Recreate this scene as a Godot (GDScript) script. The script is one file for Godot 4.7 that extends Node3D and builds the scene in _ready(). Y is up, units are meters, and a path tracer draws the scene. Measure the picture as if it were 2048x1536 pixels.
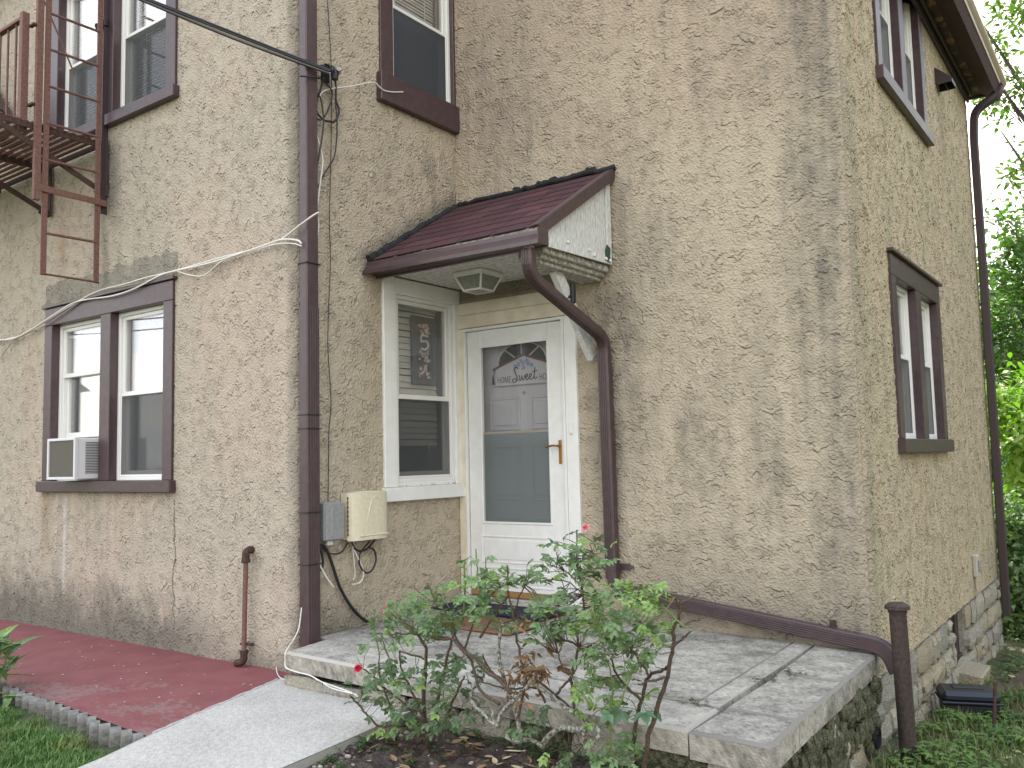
extends Node3D
# A stucco house corner with a side door under a small shingled canopy. y up, metres.

var rng := RandomNumberGenerator.new()
var M := {}
var taken := {}
var texs := {}

class Geo:
	var v := PackedVector3Array()
	var n := PackedVector3Array()
	var c := PackedColorArray()
	var uv := PackedVector2Array()
	var i := PackedInt32Array()
	var col := Color.WHITE
	func vert(p: Vector3, nn: Vector3, t := Vector2.ZERO) -> int:
		v.push_back(p); n.push_back(nn); c.push_back(col); uv.push_back(t)
		return v.size() - 1
	func tri(a: Vector3, b: Vector3, d: Vector3, nn: Vector3) -> void:
		var k := v.size()
		vert(a, nn); vert(b, nn); vert(d, nn)
		if (d - a).cross(b - a).dot(nn) >= 0.0:
			i.push_back(k); i.push_back(k + 1); i.push_back(k + 2)
		else:
			i.push_back(k); i.push_back(k + 2); i.push_back(k + 1)
	func ftri(a: Vector3, b: Vector3, d: Vector3, away: Vector3) -> void:
		var nn := (d - a).cross(b - a).normalized()
		if nn.dot(away) < 0.0:
			nn = -nn
		tri(a, b, d, nn)
	func quad(a: Vector3, b: Vector3, d: Vector3, e: Vector3, nn: Vector3) -> void:
		var k := v.size()
		vert(a, nn, Vector2(0, 1)); vert(b, nn, Vector2(1, 1)); vert(d, nn, Vector2(1, 0)); vert(e, nn, Vector2(0, 0))
		if (d - a).cross(b - a).dot(nn) >= 0.0:
			for q in [0, 1, 2, 0, 2, 3]: i.push_back(k + q)
		else:
			for q in [0, 2, 1, 0, 3, 2]: i.push_back(k + q)
	func fquad(a: Vector3, b: Vector3, d: Vector3, e: Vector3, away: Vector3) -> void:
		var nn := (d - a).cross(e - b).normalized()
		if nn.dot(away) < 0.0:
			nn = -nn
		quad(a, b, d, e, nn)
	func box(ce: Vector3, sz: Vector3, bv := 0.004, B := Basis.IDENTITY) -> Geo:
		var h := sz * 0.5
		bv = minf(bv, minf(h.x, minf(h.y, h.z)) * 0.7)
		for a in 3:
			var b := (a + 1) % 3
			var d := (a + 2) % 3
			for s in [-1.0, 1.0]:
				var ps: Array[Vector3] = []
				for q in [Vector2(-1, -1), Vector2(1, -1), Vector2(1, 1), Vector2(-1, 1)]:
					var p := Vector3.ZERO
					p[a] = s * h[a]; p[b] = q.x * (h[b] - bv); p[d] = q.y * (h[d] - bv)
					ps.append(ce + B * p)
				var nn := Vector3.ZERO
				nn[a] = s
				quad(ps[0], ps[1], ps[2], ps[3], B * nn)
			if bv > 0.0:
				for sb in [-1.0, 1.0]:
					for sd in [-1.0, 1.0]:
						var ps: Array[Vector3] = []
						for q in [Vector2(-1, 0), Vector2(1, 0), Vector2(1, 1), Vector2(-1, 1)]:
							var p := Vector3.ZERO
							p[a] = q.x * (h[a] - bv)
							p[b] = sb * (h[b] - bv * q.y); p[d] = sd * (h[d] - bv * (1.0 - q.y))
							ps.append(ce + B * p)
						var nn := Vector3.ZERO
						nn[b] = sb; nn[d] = sd
						quad(ps[0], ps[1], ps[2], ps[3], (B * nn).normalized())
		if bv > 0.0:
			for sx in [-1.0, 1.0]:
				for sy in [-1.0, 1.0]:
					for sz2 in [-1.0, 1.0]:
						var e := Vector3(sx, sy, sz2)
						var p := e * (h - Vector3.ONE * bv)
						tri(ce + B * (p + Vector3(sx * bv, 0, 0)), ce + B * (p + Vector3(0, sy * bv, 0)), ce + B * (p + Vector3(0, 0, sz2 * bv)), (B * e).normalized())
		return self
	func span(lo: Vector3, hi: Vector3, bv := 0.004) -> Geo:
		return box((lo + hi) * 0.5, (hi - lo).abs(), bv)
	func bar(a: Vector3, b: Vector3, w: float, h: float, up := Vector3.UP, bv := 0.002) -> Geo:
		var t := (b - a).normalized()
		var s := t.cross(up).normalized()
		var u := s.cross(t)
		return box((a + b) * 0.5, Vector3(a.distance_to(b), h, w), bv, Basis(t, u, s))
	func tube(pts: Array, r0: float, r1 := -1.0, sides := 7, caps := true) -> Geo:
		if r1 < 0.0: r1 = r0
		var m := pts.size()
		var ref := Vector3(0.31, 0.27, 0.91)
		var t0: Vector3 = (pts[m - 1] - pts[0]).normalized()
		if absf(t0.dot(ref)) > 0.9: ref = Vector3(0.9, -0.3, 0.1)
		var first := v.size()
		var side := Vector3.ZERO
		for k in m:
			var t: Vector3 = (pts[mini(k + 1, m - 1)] - pts[maxi(k - 1, 0)]).normalized()
			if side == Vector3.ZERO: side = t.cross(ref).normalized()
			side = (side - t * side.dot(t)).normalized()
			var u := t.cross(side)
			var r := lerpf(r0, r1, float(k) / (m - 1))
			for q in sides:
				var d := side * cos(TAU * q / sides) + u * sin(TAU * q / sides)
				vert(pts[k] + d * r, d, Vector2(float(q) / sides, k))
		for k in m - 1:
			for q in sides:
				var a := first + k * sides + q
				var b := first + k * sides + (q + 1) % sides
				i.append_array(PackedInt32Array([a, b, a + sides, b, b + sides, a + sides]) if _cw(a, b, a + sides) else PackedInt32Array([a, a + sides, b, b, a + sides, b + sides]))
		if caps:
			for k in [0, m - 1]:
				var t: Vector3 = (pts[1] - pts[0]).normalized() * -1.0 if k == 0 else (pts[m - 1] - pts[m - 2]).normalized()
				for q in sides:
					tri(pts[k], v[first + k * sides + q], v[first + k * sides + (q + 1) % sides], t)
		return self
	func _cw(a: int, b: int, d: int) -> bool:
		return (v[d] - v[a]).cross(v[b] - v[a]).dot(n[a]) >= 0.0
	func lathe(at: Vector3, prof: Array, sides := 16, axis := Vector3.UP) -> Geo:
		var s := axis.cross(Vector3(0.3, 0.1, 0.9)).normalized()
		var u := axis.cross(s)
		for k in prof.size() - 1:
			var a: Vector2 = prof[k]
			var b: Vector2 = prof[k + 1]
			for q in sides:
				var d0 := s * cos(TAU * q / sides) + u * sin(TAU * q / sides)
				var d1 := s * cos(TAU * (q + 1) / sides) + u * sin(TAU * (q + 1) / sides)
				var e := b - a
				var nn := ((d0 + d1).normalized() * e.y - axis * e.x).normalized()
				if a.x < 0.0001: tri(at + axis * a.y, at + axis * b.y + d0 * b.x, at + axis * b.y + d1 * b.x, nn)
				elif b.x < 0.0001: tri(at + axis * b.y, at + axis * a.y + d0 * a.x, at + axis * a.y + d1 * a.x, nn)
				else: quad(at + axis * a.y + d0 * a.x, at + axis * a.y + d1 * a.x, at + axis * b.y + d1 * b.x, at + axis * b.y + d0 * b.x, nn)
		return self
	func sweep(prof: PackedVector2Array, pts: Array, side: Vector3, caps := true) -> Geo:
		var m := pts.size()
		var rings := []
		for k in m:
			var ta: Vector3 = (pts[mini(k + 1, m - 1)] - pts[mini(k, m - 2)]).normalized()
			var tb: Vector3 = (pts[maxi(k, 1)] - pts[maxi(k - 1, 0)]).normalized()
			var t := (ta + tb).normalized()
			var s := (side - t * side.dot(t)).normalized()
			var u := s.cross(t).normalized()
			var f := 1.0 / maxf(0.5, t.dot(ta))
			var ring := []
			for p in prof: ring.append(pts[k] + s * p.x + u * p.y * f)
			rings.append(ring)
		for k in m - 1:
			for q in prof.size():
				var q2 := (q + 1) % prof.size()
				var ce: Vector3 = (pts[k] + pts[k + 1]) * 0.5
				var mid: Vector3 = (rings[k][q] + rings[k][q2] + rings[k + 1][q] + rings[k + 1][q2]) * 0.25
				fquad(rings[k][q], rings[k][q2], rings[k + 1][q2], rings[k + 1][q], mid - ce)
		if caps:
			var idx := Geometry2D.triangulate_polygon(prof)
			for k in [0, m - 1]:
				var t: Vector3 = pts[0] - pts[1] if k == 0 else pts[m - 1] - pts[m - 2]
				for q in range(0, idx.size(), 3):
					tri(rings[k][idx[q]], rings[k][idx[q + 1]], rings[k][idx[q + 2]], t.normalized())
		return self
	func plate(poly: PackedVector2Array, o: Vector3, ax: Vector3, ay: Vector3, th: float) -> Geo:   # a flat polygon with thickness th along ax x ay
		var nn := ax.cross(ay).normalized()
		var idx := Geometry2D.triangulate_polygon(poly)
		for q in range(0, idx.size(), 3):
			var a := o + ax * poly[idx[q]].x + ay * poly[idx[q]].y
			var b := o + ax * poly[idx[q + 1]].x + ay * poly[idx[q + 1]].y
			var d := o + ax * poly[idx[q + 2]].x + ay * poly[idx[q + 2]].y
			tri(a + nn * th, b + nn * th, d + nn * th, nn)
			tri(a, b, d, -nn)
		var ce := Vector2.ZERO
		for p in poly: ce += p / poly.size()
		for q in poly.size():
			var p := poly[q]
			var r := poly[(q + 1) % poly.size()]
			var a := o + ax * p.x + ay * p.y
			var b := o + ax * r.x + ay * r.y
			var e := (p + r) * 0.5 - ce
			fquad(a, b, b + nn * th, a + nn * th, ax * e.x + ay * e.y)
		return self
	func rock(ce: Vector3, r: Vector3, u: Vector3, nn: Vector3, w: float, h: float, d: float, g: RandomNumberGenerator, rough := 0.35) -> Geo:
		# a rough-faced stone: its face is a 3 x 3 grid that bulges along nn, its sides run back by d
		var P := []
		for b in 4:
			var row := []
			for a in 4:
				var x := (a / 3.0 - 0.5) * w
				var y := (b / 3.0 - 0.5) * h
				var edge := a == 0 or a == 3 or b == 0 or b == 3
				var cnr := (a == 0 or a == 3) and (b == 0 or b == 3)
				if edge:
					x += g.randf_range(-0.06, 0.06) * w; y += g.randf_range(-0.07, 0.07) * h
				if cnr:
					x *= 0.9; y *= 0.88
				var z := d * (0.55 if cnr else 0.72 if edge else 1.0) + g.randf_range(-rough, rough) * d * 0.5
				row.append(ce + r * x + u * y + nn * z)
			P.append(row)
		for b in 3:
			for a in 3:
				if g.randf() < 0.5:
					ftri(P[b][a], P[b][a + 1], P[b + 1][a + 1], nn); ftri(P[b][a], P[b + 1][a + 1], P[b + 1][a], nn)
				else:
					ftri(P[b][a], P[b][a + 1], P[b + 1][a], nn); ftri(P[b][a + 1], P[b + 1][a + 1], P[b + 1][a], nn)
		for a in 3:
			for e in [[P[0][a], P[0][a + 1]], [P[3][a], P[3][a + 1]], [P[a][0], P[a + 1][0]], [P[a][3], P[a + 1][3]]]:
				var p: Vector3 = e[0]
				var q: Vector3 = e[1]
				var pb := p - nn * (p - ce).dot(nn)
				var qb := q - nn * (q - ce).dot(nn)
				fquad(p, q, qb, pb, (p + q) * 0.5 - ce)
		return self
	func mesh() -> ArrayMesh:
		var a := []
		a.resize(Mesh.ARRAY_MAX)
		a[Mesh.ARRAY_VERTEX] = v; a[Mesh.ARRAY_NORMAL] = n; a[Mesh.ARRAY_COLOR] = c; a[Mesh.ARRAY_TEX_UV] = uv; a[Mesh.ARRAY_INDEX] = i
		var m := ArrayMesh.new()
		m.add_surface_from_arrays(Mesh.PRIMITIVE_TRIANGLES, a)
		return m

func numbered(called: String, parent: Node) -> String:
	var key := str(parent.get_instance_id()) + called
	taken[key] = taken.get(key, -1) + 1
	return called if taken[key] == 0 else "%s_%03d" % [called, taken[key]]

func put(called: String, mesh: Mesh, m: Material, parent: Node = self) -> MeshInstance3D:
	var o := MeshInstance3D.new()
	o.name = numbered(called, parent)
	o.mesh = mesh
	o.material_override = m
	parent.add_child(o, true)
	return o

func obj(called: String, g: Geo, m: Material, parent: Node = self) -> MeshInstance3D:
	return put(called, g.mesh(), m, parent)

func node(called: String, parent: Node, at := Vector3.ZERO, B := Basis.IDENTITY) -> Node3D:
	var o := Node3D.new()
	o.name = numbered(called, parent)
	o.transform = Transform3D(B, at)
	parent.add_child(o, true)
	return o

func tag(o: Node3D, label: String, category: String, group := "", kind := "") -> Node3D:
	if label: o.set_meta("label", label)
	if category: o.set_meta("category", category)
	if group: o.set_meta("group", group)
	if kind: o.set_meta("kind", kind)
	return o

func thing(called: String, label: String, category: String, at := Vector3.ZERO, B := Basis.IDENTITY, group := "") -> Node3D:
	return tag(node(called, self, at, B), label, category, group)

# ---------------------------------------------------------------- materials
func noise_tex(freq: float, oct: int, lo: Color, hi: Color, sd: int, type := FastNoiseLite.TYPE_SIMPLEX, a := 0.0, b := 1.0) -> NoiseTexture2D:
	var key := "%s %s %s %s %s %s %s %s" % [freq, oct, lo, hi, sd, type, a, b]
	if not texs.has(key):
		var f := FastNoiseLite.new()
		f.noise_type = type
		f.frequency = freq
		f.seed = sd
		f.fractal_octaves = oct
		f.fractal_gain = 0.5 if oct < 6 else 0.72
		f.fractal_type = FastNoiseLite.FRACTAL_FBM if oct > 1 else FastNoiseLite.FRACTAL_NONE
		var t := NoiseTexture2D.new()
		t.width = 512; t.height = 512
		t.seamless = true
		t.noise = f
		var gr := Gradient.new()
		gr.offsets = PackedFloat32Array([a, b])
		gr.colors = PackedColorArray([lo, hi])
		t.color_ramp = gr
		texs[key] = t
	return texs[key]

func lin(r: float, g: float, b: float) -> Color:
	return Color(r, g, b).linear_to_srgb()

func mk(c: Color, rough: float, o := {}) -> StandardMaterial3D:     # c is sRGB; o: c2 second colour of the mottling, s texture repeats per metre, f its frequency, bump in cm
	var m := StandardMaterial3D.new()
	m.albedo_color = c
	m.roughness = rough
	m.metallic = o.get("metal", 0.0)
	m.metallic_specular = o.get("spec", 0.5)
	if o.has("vcol"): m.vertex_color_use_as_albedo = true
	if o.has("c2"):
		m.albedo_color = Color.WHITE
		m.albedo_texture = noise_tex(o.get("f", 0.02), o.get("oct", 4), c, o.c2, o.get("seed", 1), FastNoiseLite.TYPE_SIMPLEX, o.get("a", 0.2), o.get("b", 0.8))
	if o.has("c2") or o.has("bump"):
		m.uv1_triplanar = true
		m.uv1_world_triplanar = o.get("world", true)
		var s: float = o.get("s", 1.0)
		m.uv1_scale = o.get("sv", Vector3(s, s, s))
	if o.has("bump"):
		m.heightmap_enabled = true
		m.heightmap_texture = noise_tex(o.get("bf", 0.05), 4, Color.BLACK, Color.WHITE, 7 + int(o.get("seed", 1)))
		m.heightmap_scale = o.bump
	if o.has("alpha"):
		m.transparency = BaseMaterial3D.TRANSPARENCY_ALPHA
		m.albedo_color.a = o.alpha
	if o.has("back"):
		m.backlight_enabled = true
		m.backlight = o.back
	return m

func make_materials() -> void:
	M.brown = mk(lin(0.056, 0.035, 0.038), 0.38, {"c2": lin(0.072, 0.046, 0.048), "s": 1.3, "f": 0.015, "seed": 3})
	M.brown_dark = mk(lin(0.042, 0.028, 0.03), 0.45)
	M.white = mk(lin(0.70, 0.71, 0.68), 0.4, {"c2": lin(0.75, 0.755, 0.73), "s": 1.1, "f": 0.012, "seed": 4})
	M.vinyl = mk(lin(0.72, 0.72, 0.69), 0.35)
	M.cream = mk(lin(0.62, 0.57, 0.43), 0.45, {"c2": lin(0.72, 0.68, 0.55), "s": 0.9, "f": 0.01, "seed": 5, "bump": 0.05, "bf": 0.02})
	M.old_white = mk(lin(0.40, 0.40, 0.37), 0.6, {"c2": lin(0.68, 0.70, 0.68), "s": 1.2, "sv": Vector3(5, 0.8, 5), "f": 0.03, "seed": 6, "a": 0.05, "b": 0.75, "bump": 0.15})
	M.soffit_white = mk(lin(0.42, 0.41, 0.38), 0.6, {"c2": lin(0.66, 0.66, 0.62), "s": 1.5, "f": 0.02, "seed": 7})
	M.grey_wood = mk(lin(0.22, 0.21, 0.18), 0.7, {"c2": lin(0.55, 0.54, 0.49), "s": 1.2, "f": 0.03, "seed": 8, "bump": 0.2})
	M.rust = mk(lin(0.115, 0.055, 0.043), 0.75, {"c2": lin(0.195, 0.102, 0.078), "s": 2.0, "f": 0.03, "oct": 6, "seed": 9, "bump": 0.12, "bf": 0.08})
	M.rust_dark = mk(lin(0.03, 0.017, 0.014), 0.8, {"c2": lin(0.085, 0.04, 0.028), "s": 3.0, "f": 0.02, "seed": 10, "bump": 0.1})
	M.iron = mk(lin(0.022, 0.017, 0.015), 0.7, {"c2": lin(0.06, 0.036, 0.026), "s": 3.0, "f": 0.02, "seed": 11, "bump": 0.1})
	M.black = mk(lin(0.012, 0.013, 0.017), 0.45)
	M.tar = mk(lin(0.008, 0.009, 0.011), 0.8, {"c2": lin(0.05, 0.05, 0.048), "s": 5.0, "f": 0.03, "seed": 12, "a": 0.4, "b": 0.9, "bump": 0.5})
	M.cable_white = mk(lin(0.62, 0.60, 0.55), 0.5)
	M.cable_grey = mk(lin(0.30, 0.27, 0.23), 0.6)
	M.pane = mk(Color(0.93, 0.96, 0.97), 0.0, {"alpha": 0.02, "spec": 0.7})
	M.pane_soft = mk(Color(0.93, 0.96, 0.97), 0.0, {"alpha": 0.02, "spec": 0.38})
	M.screen = mk(lin(0.055, 0.06, 0.062), 0.9, {"alpha": 0.62})
	M.screen_dark = mk(lin(0.045, 0.052, 0.06), 0.9, {"alpha": 0.86})
	M.screen_pale = mk(lin(0.15, 0.185, 0.18), 0.9, {"alpha": 0.6})
	M.blind = mk(lin(0.50, 0.49, 0.42), 0.5)
	M.curtain = mk(lin(0.45, 0.45, 0.43), 0.9)
	M.drape = mk(lin(0.32, 0.29, 0.22), 0.9)
	M.inner_door = mk(lin(0.37, 0.37, 0.385), 0.4)
	M.inside = mk(lin(0.34, 0.32, 0.28), 0.9)
	M.brass = mk(lin(0.33, 0.18, 0.05), 0.35, {"metal": 0.8})
	M.sweep = mk(lin(0.30, 0.17, 0.055), 0.5)
	M.steel = mk(lin(0.5, 0.5, 0.5), 0.35, {"metal": 0.9})
	M.frosted = mk(lin(0.17, 0.19, 0.17), 0.3, {"c2": lin(0.25, 0.265, 0.23), "s": 2.0})
	M.box_grey = mk(lin(0.22, 0.225, 0.22), 0.5, {"c2": lin(0.27, 0.275, 0.27), "s": 2.0})
	M.box_yellow = mk(lin(0.58, 0.535, 0.385), 0.45, {"c2": lin(0.64, 0.595, 0.44), "s": 2.0})
	M.concrete = mk(lin(0.30, 0.295, 0.275), 0.9, {"c2": lin(0.53, 0.525, 0.50), "s": 0.9, "f": 0.035, "oct": 5, "seed": 13, "a": 0.25, "b": 0.7, "bump": 0.35, "bf": 0.12})
	M.walk = mk(lin(0.34, 0.33, 0.30), 0.9, {"c2": lin(0.52, 0.505, 0.465), "s": 0.9, "f": 0.05, "oct": 7, "seed": 14, "bump": 0.25, "bf": 0.15})
	M.edging = mk(lin(0.10, 0.096, 0.086), 0.95, {"c2": lin(0.27, 0.26, 0.235), "s": 1.3, "f": 0.02, "oct": 6, "seed": 16, "bump": 0.25, "bf": 0.1})
	M.slab_pale = mk(lin(0.27, 0.255, 0.215), 0.9, {"c2": lin(0.50, 0.475, 0.415), "s": 0.9, "f": 0.02, "oct": 7, "seed": 17, "bump": 0.3, "bf": 0.1})
	M.slab_grimy = mk(lin(0.095, 0.09, 0.075), 0.92, {"c2": lin(0.46, 0.44, 0.385), "s": 0.9, "f": 0.03, "oct": 6, "seed": 18, "a": 0.1, "b": 0.9, "bump": 0.4, "bf": 0.1})
	M.mortar = mk(lin(0.23, 0.215, 0.175), 0.95, {"c2": lin(0.34, 0.32, 0.27), "s": 1.5, "f": 0.03, "seed": 19, "bump": 0.6, "bf": 0.1})
	M.moss = mk(lin(0.03, 0.036, 0.016), 1.0, {"c2": lin(0.15, 0.145, 0.085), "s": 1.6, "f": 0.03, "oct": 5, "seed": 20, "bump": 1.2, "bf": 0.1})
	for k in 4:
		M["stone%d" % k] = mk([lin(0.25, 0.235, 0.19), lin(0.29, 0.27, 0.21), lin(0.20, 0.195, 0.165), lin(0.27, 0.235, 0.16)][k], 0.9, {"c2": [lin(0.35, 0.325, 0.265), lin(0.38, 0.345, 0.27), lin(0.31, 0.295, 0.25), lin(0.35, 0.305, 0.22)][k], "s": 1.7, "f": 0.03, "oct": 5, "seed": 21 + k, "bump": 1.0, "bf": 0.06})
	for k in 3:
		M["shingle%d" % k] = mk([lin(0.048, 0.018, 0.021), lin(0.062, 0.025, 0.027), lin(0.036, 0.015, 0.019)][k], 0.95, {"c2": [lin(0.095, 0.036, 0.041), lin(0.122, 0.050, 0.054), lin(0.075, 0.031, 0.037)][k], "s": 2.5, "f": 0.12, "oct": 3, "seed": 26 + k, "bump": 0.3, "bf": 0.25})
	M.soffit_brown = mk(lin(0.035, 0.026, 0.027), 0.7, {"c2": lin(0.22, 0.12, 0.065), "s": 0.31, "f": 0.02, "oct": 6, "seed": 30, "a": 0.60, "b": 0.66})
	M.roof = mk(lin(0.04, 0.025, 0.025), 0.95, {"c2": lin(0.09, 0.06, 0.055), "s": 1.0, "f": 0.05})
	M.plain_stucco = mk(lin(0.32, 0.275, 0.205), 0.95, {"bump": 1.5, "bf": 0.04, "s": 1.0})
	M.mat_blue = mk(lin(0.010, 0.013, 0.035), 1.0, {"c2": lin(0.025, 0.03, 0.06), "s": 3.0, "f": 0.1, "bump": 0.5, "bf": 0.2})
	M.mat_brown = mk(lin(0.17, 0.085, 0.045), 1.0, {"c2": lin(0.29, 0.15, 0.085), "s": 3.0, "f": 0.03, "bump": 0.5, "bf": 0.2})
	M.terracotta = mk(lin(0.20, 0.075, 0.05), 0.9, {"c2": lin(0.28, 0.12, 0.085), "s": 3.0, "f": 0.03, "bump": 0.3})
	M.coil = mk(lin(0.10, 0.095, 0.075), 0.6, {"c2": lin(0.16, 0.15, 0.12), "s": 4.0, "f": 0.05})
	M.plastic_white = mk(lin(0.62, 0.62, 0.63), 0.45)
	M.outlet = mk(lin(0.42, 0.40, 0.33), 0.5)
	M.plastic_black = mk(lin(0.012, 0.014, 0.019), 0.4)
	M.bark = mk(lin(0.05, 0.035, 0.024), 0.95, {"c2": lin(0.14, 0.10, 0.07), "s": 5.0, "f": 0.03, "seed": 33, "bump": 0.3})
	M.lichen = mk(lin(0.10, 0.085, 0.065), 0.95, {"c2": lin(0.42, 0.44, 0.38), "s": 4.0, "f": 0.02, "seed": 34, "a": 0.35, "b": 0.62, "bump": 0.4})
	M.green_cane = mk(lin(0.12, 0.16, 0.05), 0.7)
	M.tree_bark = mk(lin(0.05, 0.042, 0.035), 0.95, {"c2": lin(0.13, 0.115, 0.095), "s": 1.5, "f": 0.03, "bump": 1.0})
	var lf := {"g": [lin(0.088, 0.155, 0.05), lin(0.175, 0.262, 0.11)], "B": [lin(0.055, 0.125, 0.06), lin(0.09, 0.18, 0.09)], "d": [lin(0.062, 0.112, 0.042), lin(0.12, 0.185, 0.085)], "y": [lin(0.13, 0.23, 0.05), lin(0.24, 0.35, 0.09)], "x": [lin(0.12, 0.065, 0.028), lin(0.30, 0.18, 0.085)]}
	for k in lf:
		M["leaf_" + k] = mk(lf[k][0], 0.5, {"c2": lf[k][1], "s": 4.0, "f": 0.012, "oct": 2, "seed": 40, "back": Color(0.35, 0.5, 0.15) if k != "x" else Color(0.3, 0.2, 0.1)})
	M.foliage = mk(Color.WHITE, 0.6, {"vcol": 1, "back": Color(0.7, 0.9, 0.4)})
	M.blade = mk(Color.WHITE, 0.6, {"vcol": 1, "back": Color(0.4, 0.5, 0.2)})
	M.litter = mk(Color.WHITE, 0.9, {"vcol": 1})
	M.petal = mk(lin(0.55, 0.03, 0.07), 0.6, {"back": Color(0.6, 0.1, 0.15)})
	M.petal_pink = mk(lin(0.70, 0.30, 0.28), 0.6, {"back": Color(0.6, 0.3, 0.3)})
	M.sign_board = mk(lin(0.36, 0.35, 0.37), 0.8, {"c2": lin(0.42, 0.41, 0.43), "s": 3.0, "f": 0.03})
	M.sign_roof = mk(lin(0.10, 0.05, 0.035), 0.8)
	M.ink = mk(lin(0.03, 0.028, 0.035), 0.8)
	M.ink_pale = mk(lin(0.05, 0.05, 0.06), 0.8)
	M.ink_blue = mk(lin(0.18, 0.22, 0.34), 0.8)
	M.picture_frame = mk(lin(0.02, 0.02, 0.024), 0.5)
	M.picture_pink = mk(lin(0.42, 0.24, 0.20), 0.8, {"c2": lin(0.55, 0.42, 0.38), "s": 6.0, "f": 0.05})
	M.picture_pale = mk(lin(0.55, 0.52, 0.50), 0.8)
	M.peeled_green = mk(lin(0.03, 0.075, 0.045), 0.8)
	M.grain = mk(Color.WHITE, 0.92, {"vcol": 1, "bump": 0.3, "bf": 0.15, "s": 1.0})
	M.ground = mk(Color.WHITE, 1.0, {"vcol": 1, "bump": 1.5, "bf": 0.08, "s": 1.0})

# ---------------------------------------------------------------- stucco
const TW := 1600
var tile := PackedByteArray()
var stucco_mat: StandardMaterial3D
var nz := FastNoiseLite.new()

func make_tile() -> void:
	nz.noise_type = FastNoiseLite.TYPE_SIMPLEX_SMOOTH
	nz.frequency = 1.0
	nz.fractal_octaves = 3
	nz.seed = 5
	var f := FastNoiseLite.new()
	f.noise_type = FastNoiseLite.TYPE_SIMPLEX_SMOOTH
	f.frequency = 0.0205
	f.seed = 11
	f.fractal_octaves = 2
	f.domain_warp_enabled = true
	f.domain_warp_amplitude = 16.0
	f.domain_warp_frequency = 0.045
	f.domain_warp_fractal_octaves = 2
	var a := f.get_image(TW, TW).get_data()
	var g := FastNoiseLite.new()
	g.noise_type = FastNoiseLite.TYPE_SIMPLEX_SMOOTH
	g.frequency = 0.036
	g.fractal_octaves = 3
	g.seed = 12
	var b := g.get_image(TW, TW).get_data()
	g.frequency = 0.20
	g.fractal_octaves = 2
	g.seed = 13
	var d := g.get_image(TW, TW).get_data()
	g.frequency = 0.02
	g.seed = 14
	var e := g.get_image(TW, TW).get_data()
	f.frequency = 0.034
	f.seed = 71
	f.domain_warp_amplitude = 11.0
	f.domain_warp_frequency = 0.07
	var a2 := f.get_image(TW, TW).get_data()
	g.frequency = 0.03
	g.fractal_octaves = 3
	g.seed = 72
	var b2 := g.get_image(TW, TW).get_data()
	var saw := PackedInt32Array()
	var amt := PackedInt32Array()
	for k in 256:
		var x := k / 255.0 * 4.6
		var fr := x - floorf(x)
		var hh := 0.50
		if fr > 0.62: hh = lerpf(0.50, 1.0, (fr - 0.62) / 0.26)
		if fr > 0.88: hh = lerpf(1.0, 0.0, (fr - 0.88) / 0.06)
		if fr > 0.94: hh = 0.0
		if fr < 0.16: hh = lerpf(0.0, 0.50, fr / 0.16)
		saw.push_back(int((hh - 0.5) * 255.0))
		amt.push_back(int(clampf((k / 255.0 - 0.33) / 0.19, 0.08, 1.0) * 255.0))
	tile.resize(TW * TW)
	for k in TW * TW:
		tile[k] = clampi(112 + (saw[a[k]] * amt[b[k]] / 270 + saw[a2[k]] * amt[b2[k]] / 560) * (150 + (e[k] - 128) * 3 / 2) / 150 + ((d[k] - 128) >> 1) + ((e[k] - 128) * 3 >> 3), 0, 255)
	stucco_mat = StandardMaterial3D.new()
	stucco_mat.roughness = 0.97
	stucco_mat.metallic_specular = 0.25
	stucco_mat.vertex_color_use_as_albedo = true
	stucco_mat.heightmap_enabled = true
	stucco_mat.heightmap_texture = ImageTexture.create_from_image(Image.create_from_data(TW, TW, false, Image.FORMAT_L8, tile))
	stucco_mat.heightmap_scale = 1.3

func ss(a: float, b: float, x: float) -> float:
	return smoothstep(a, b, x)

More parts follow.
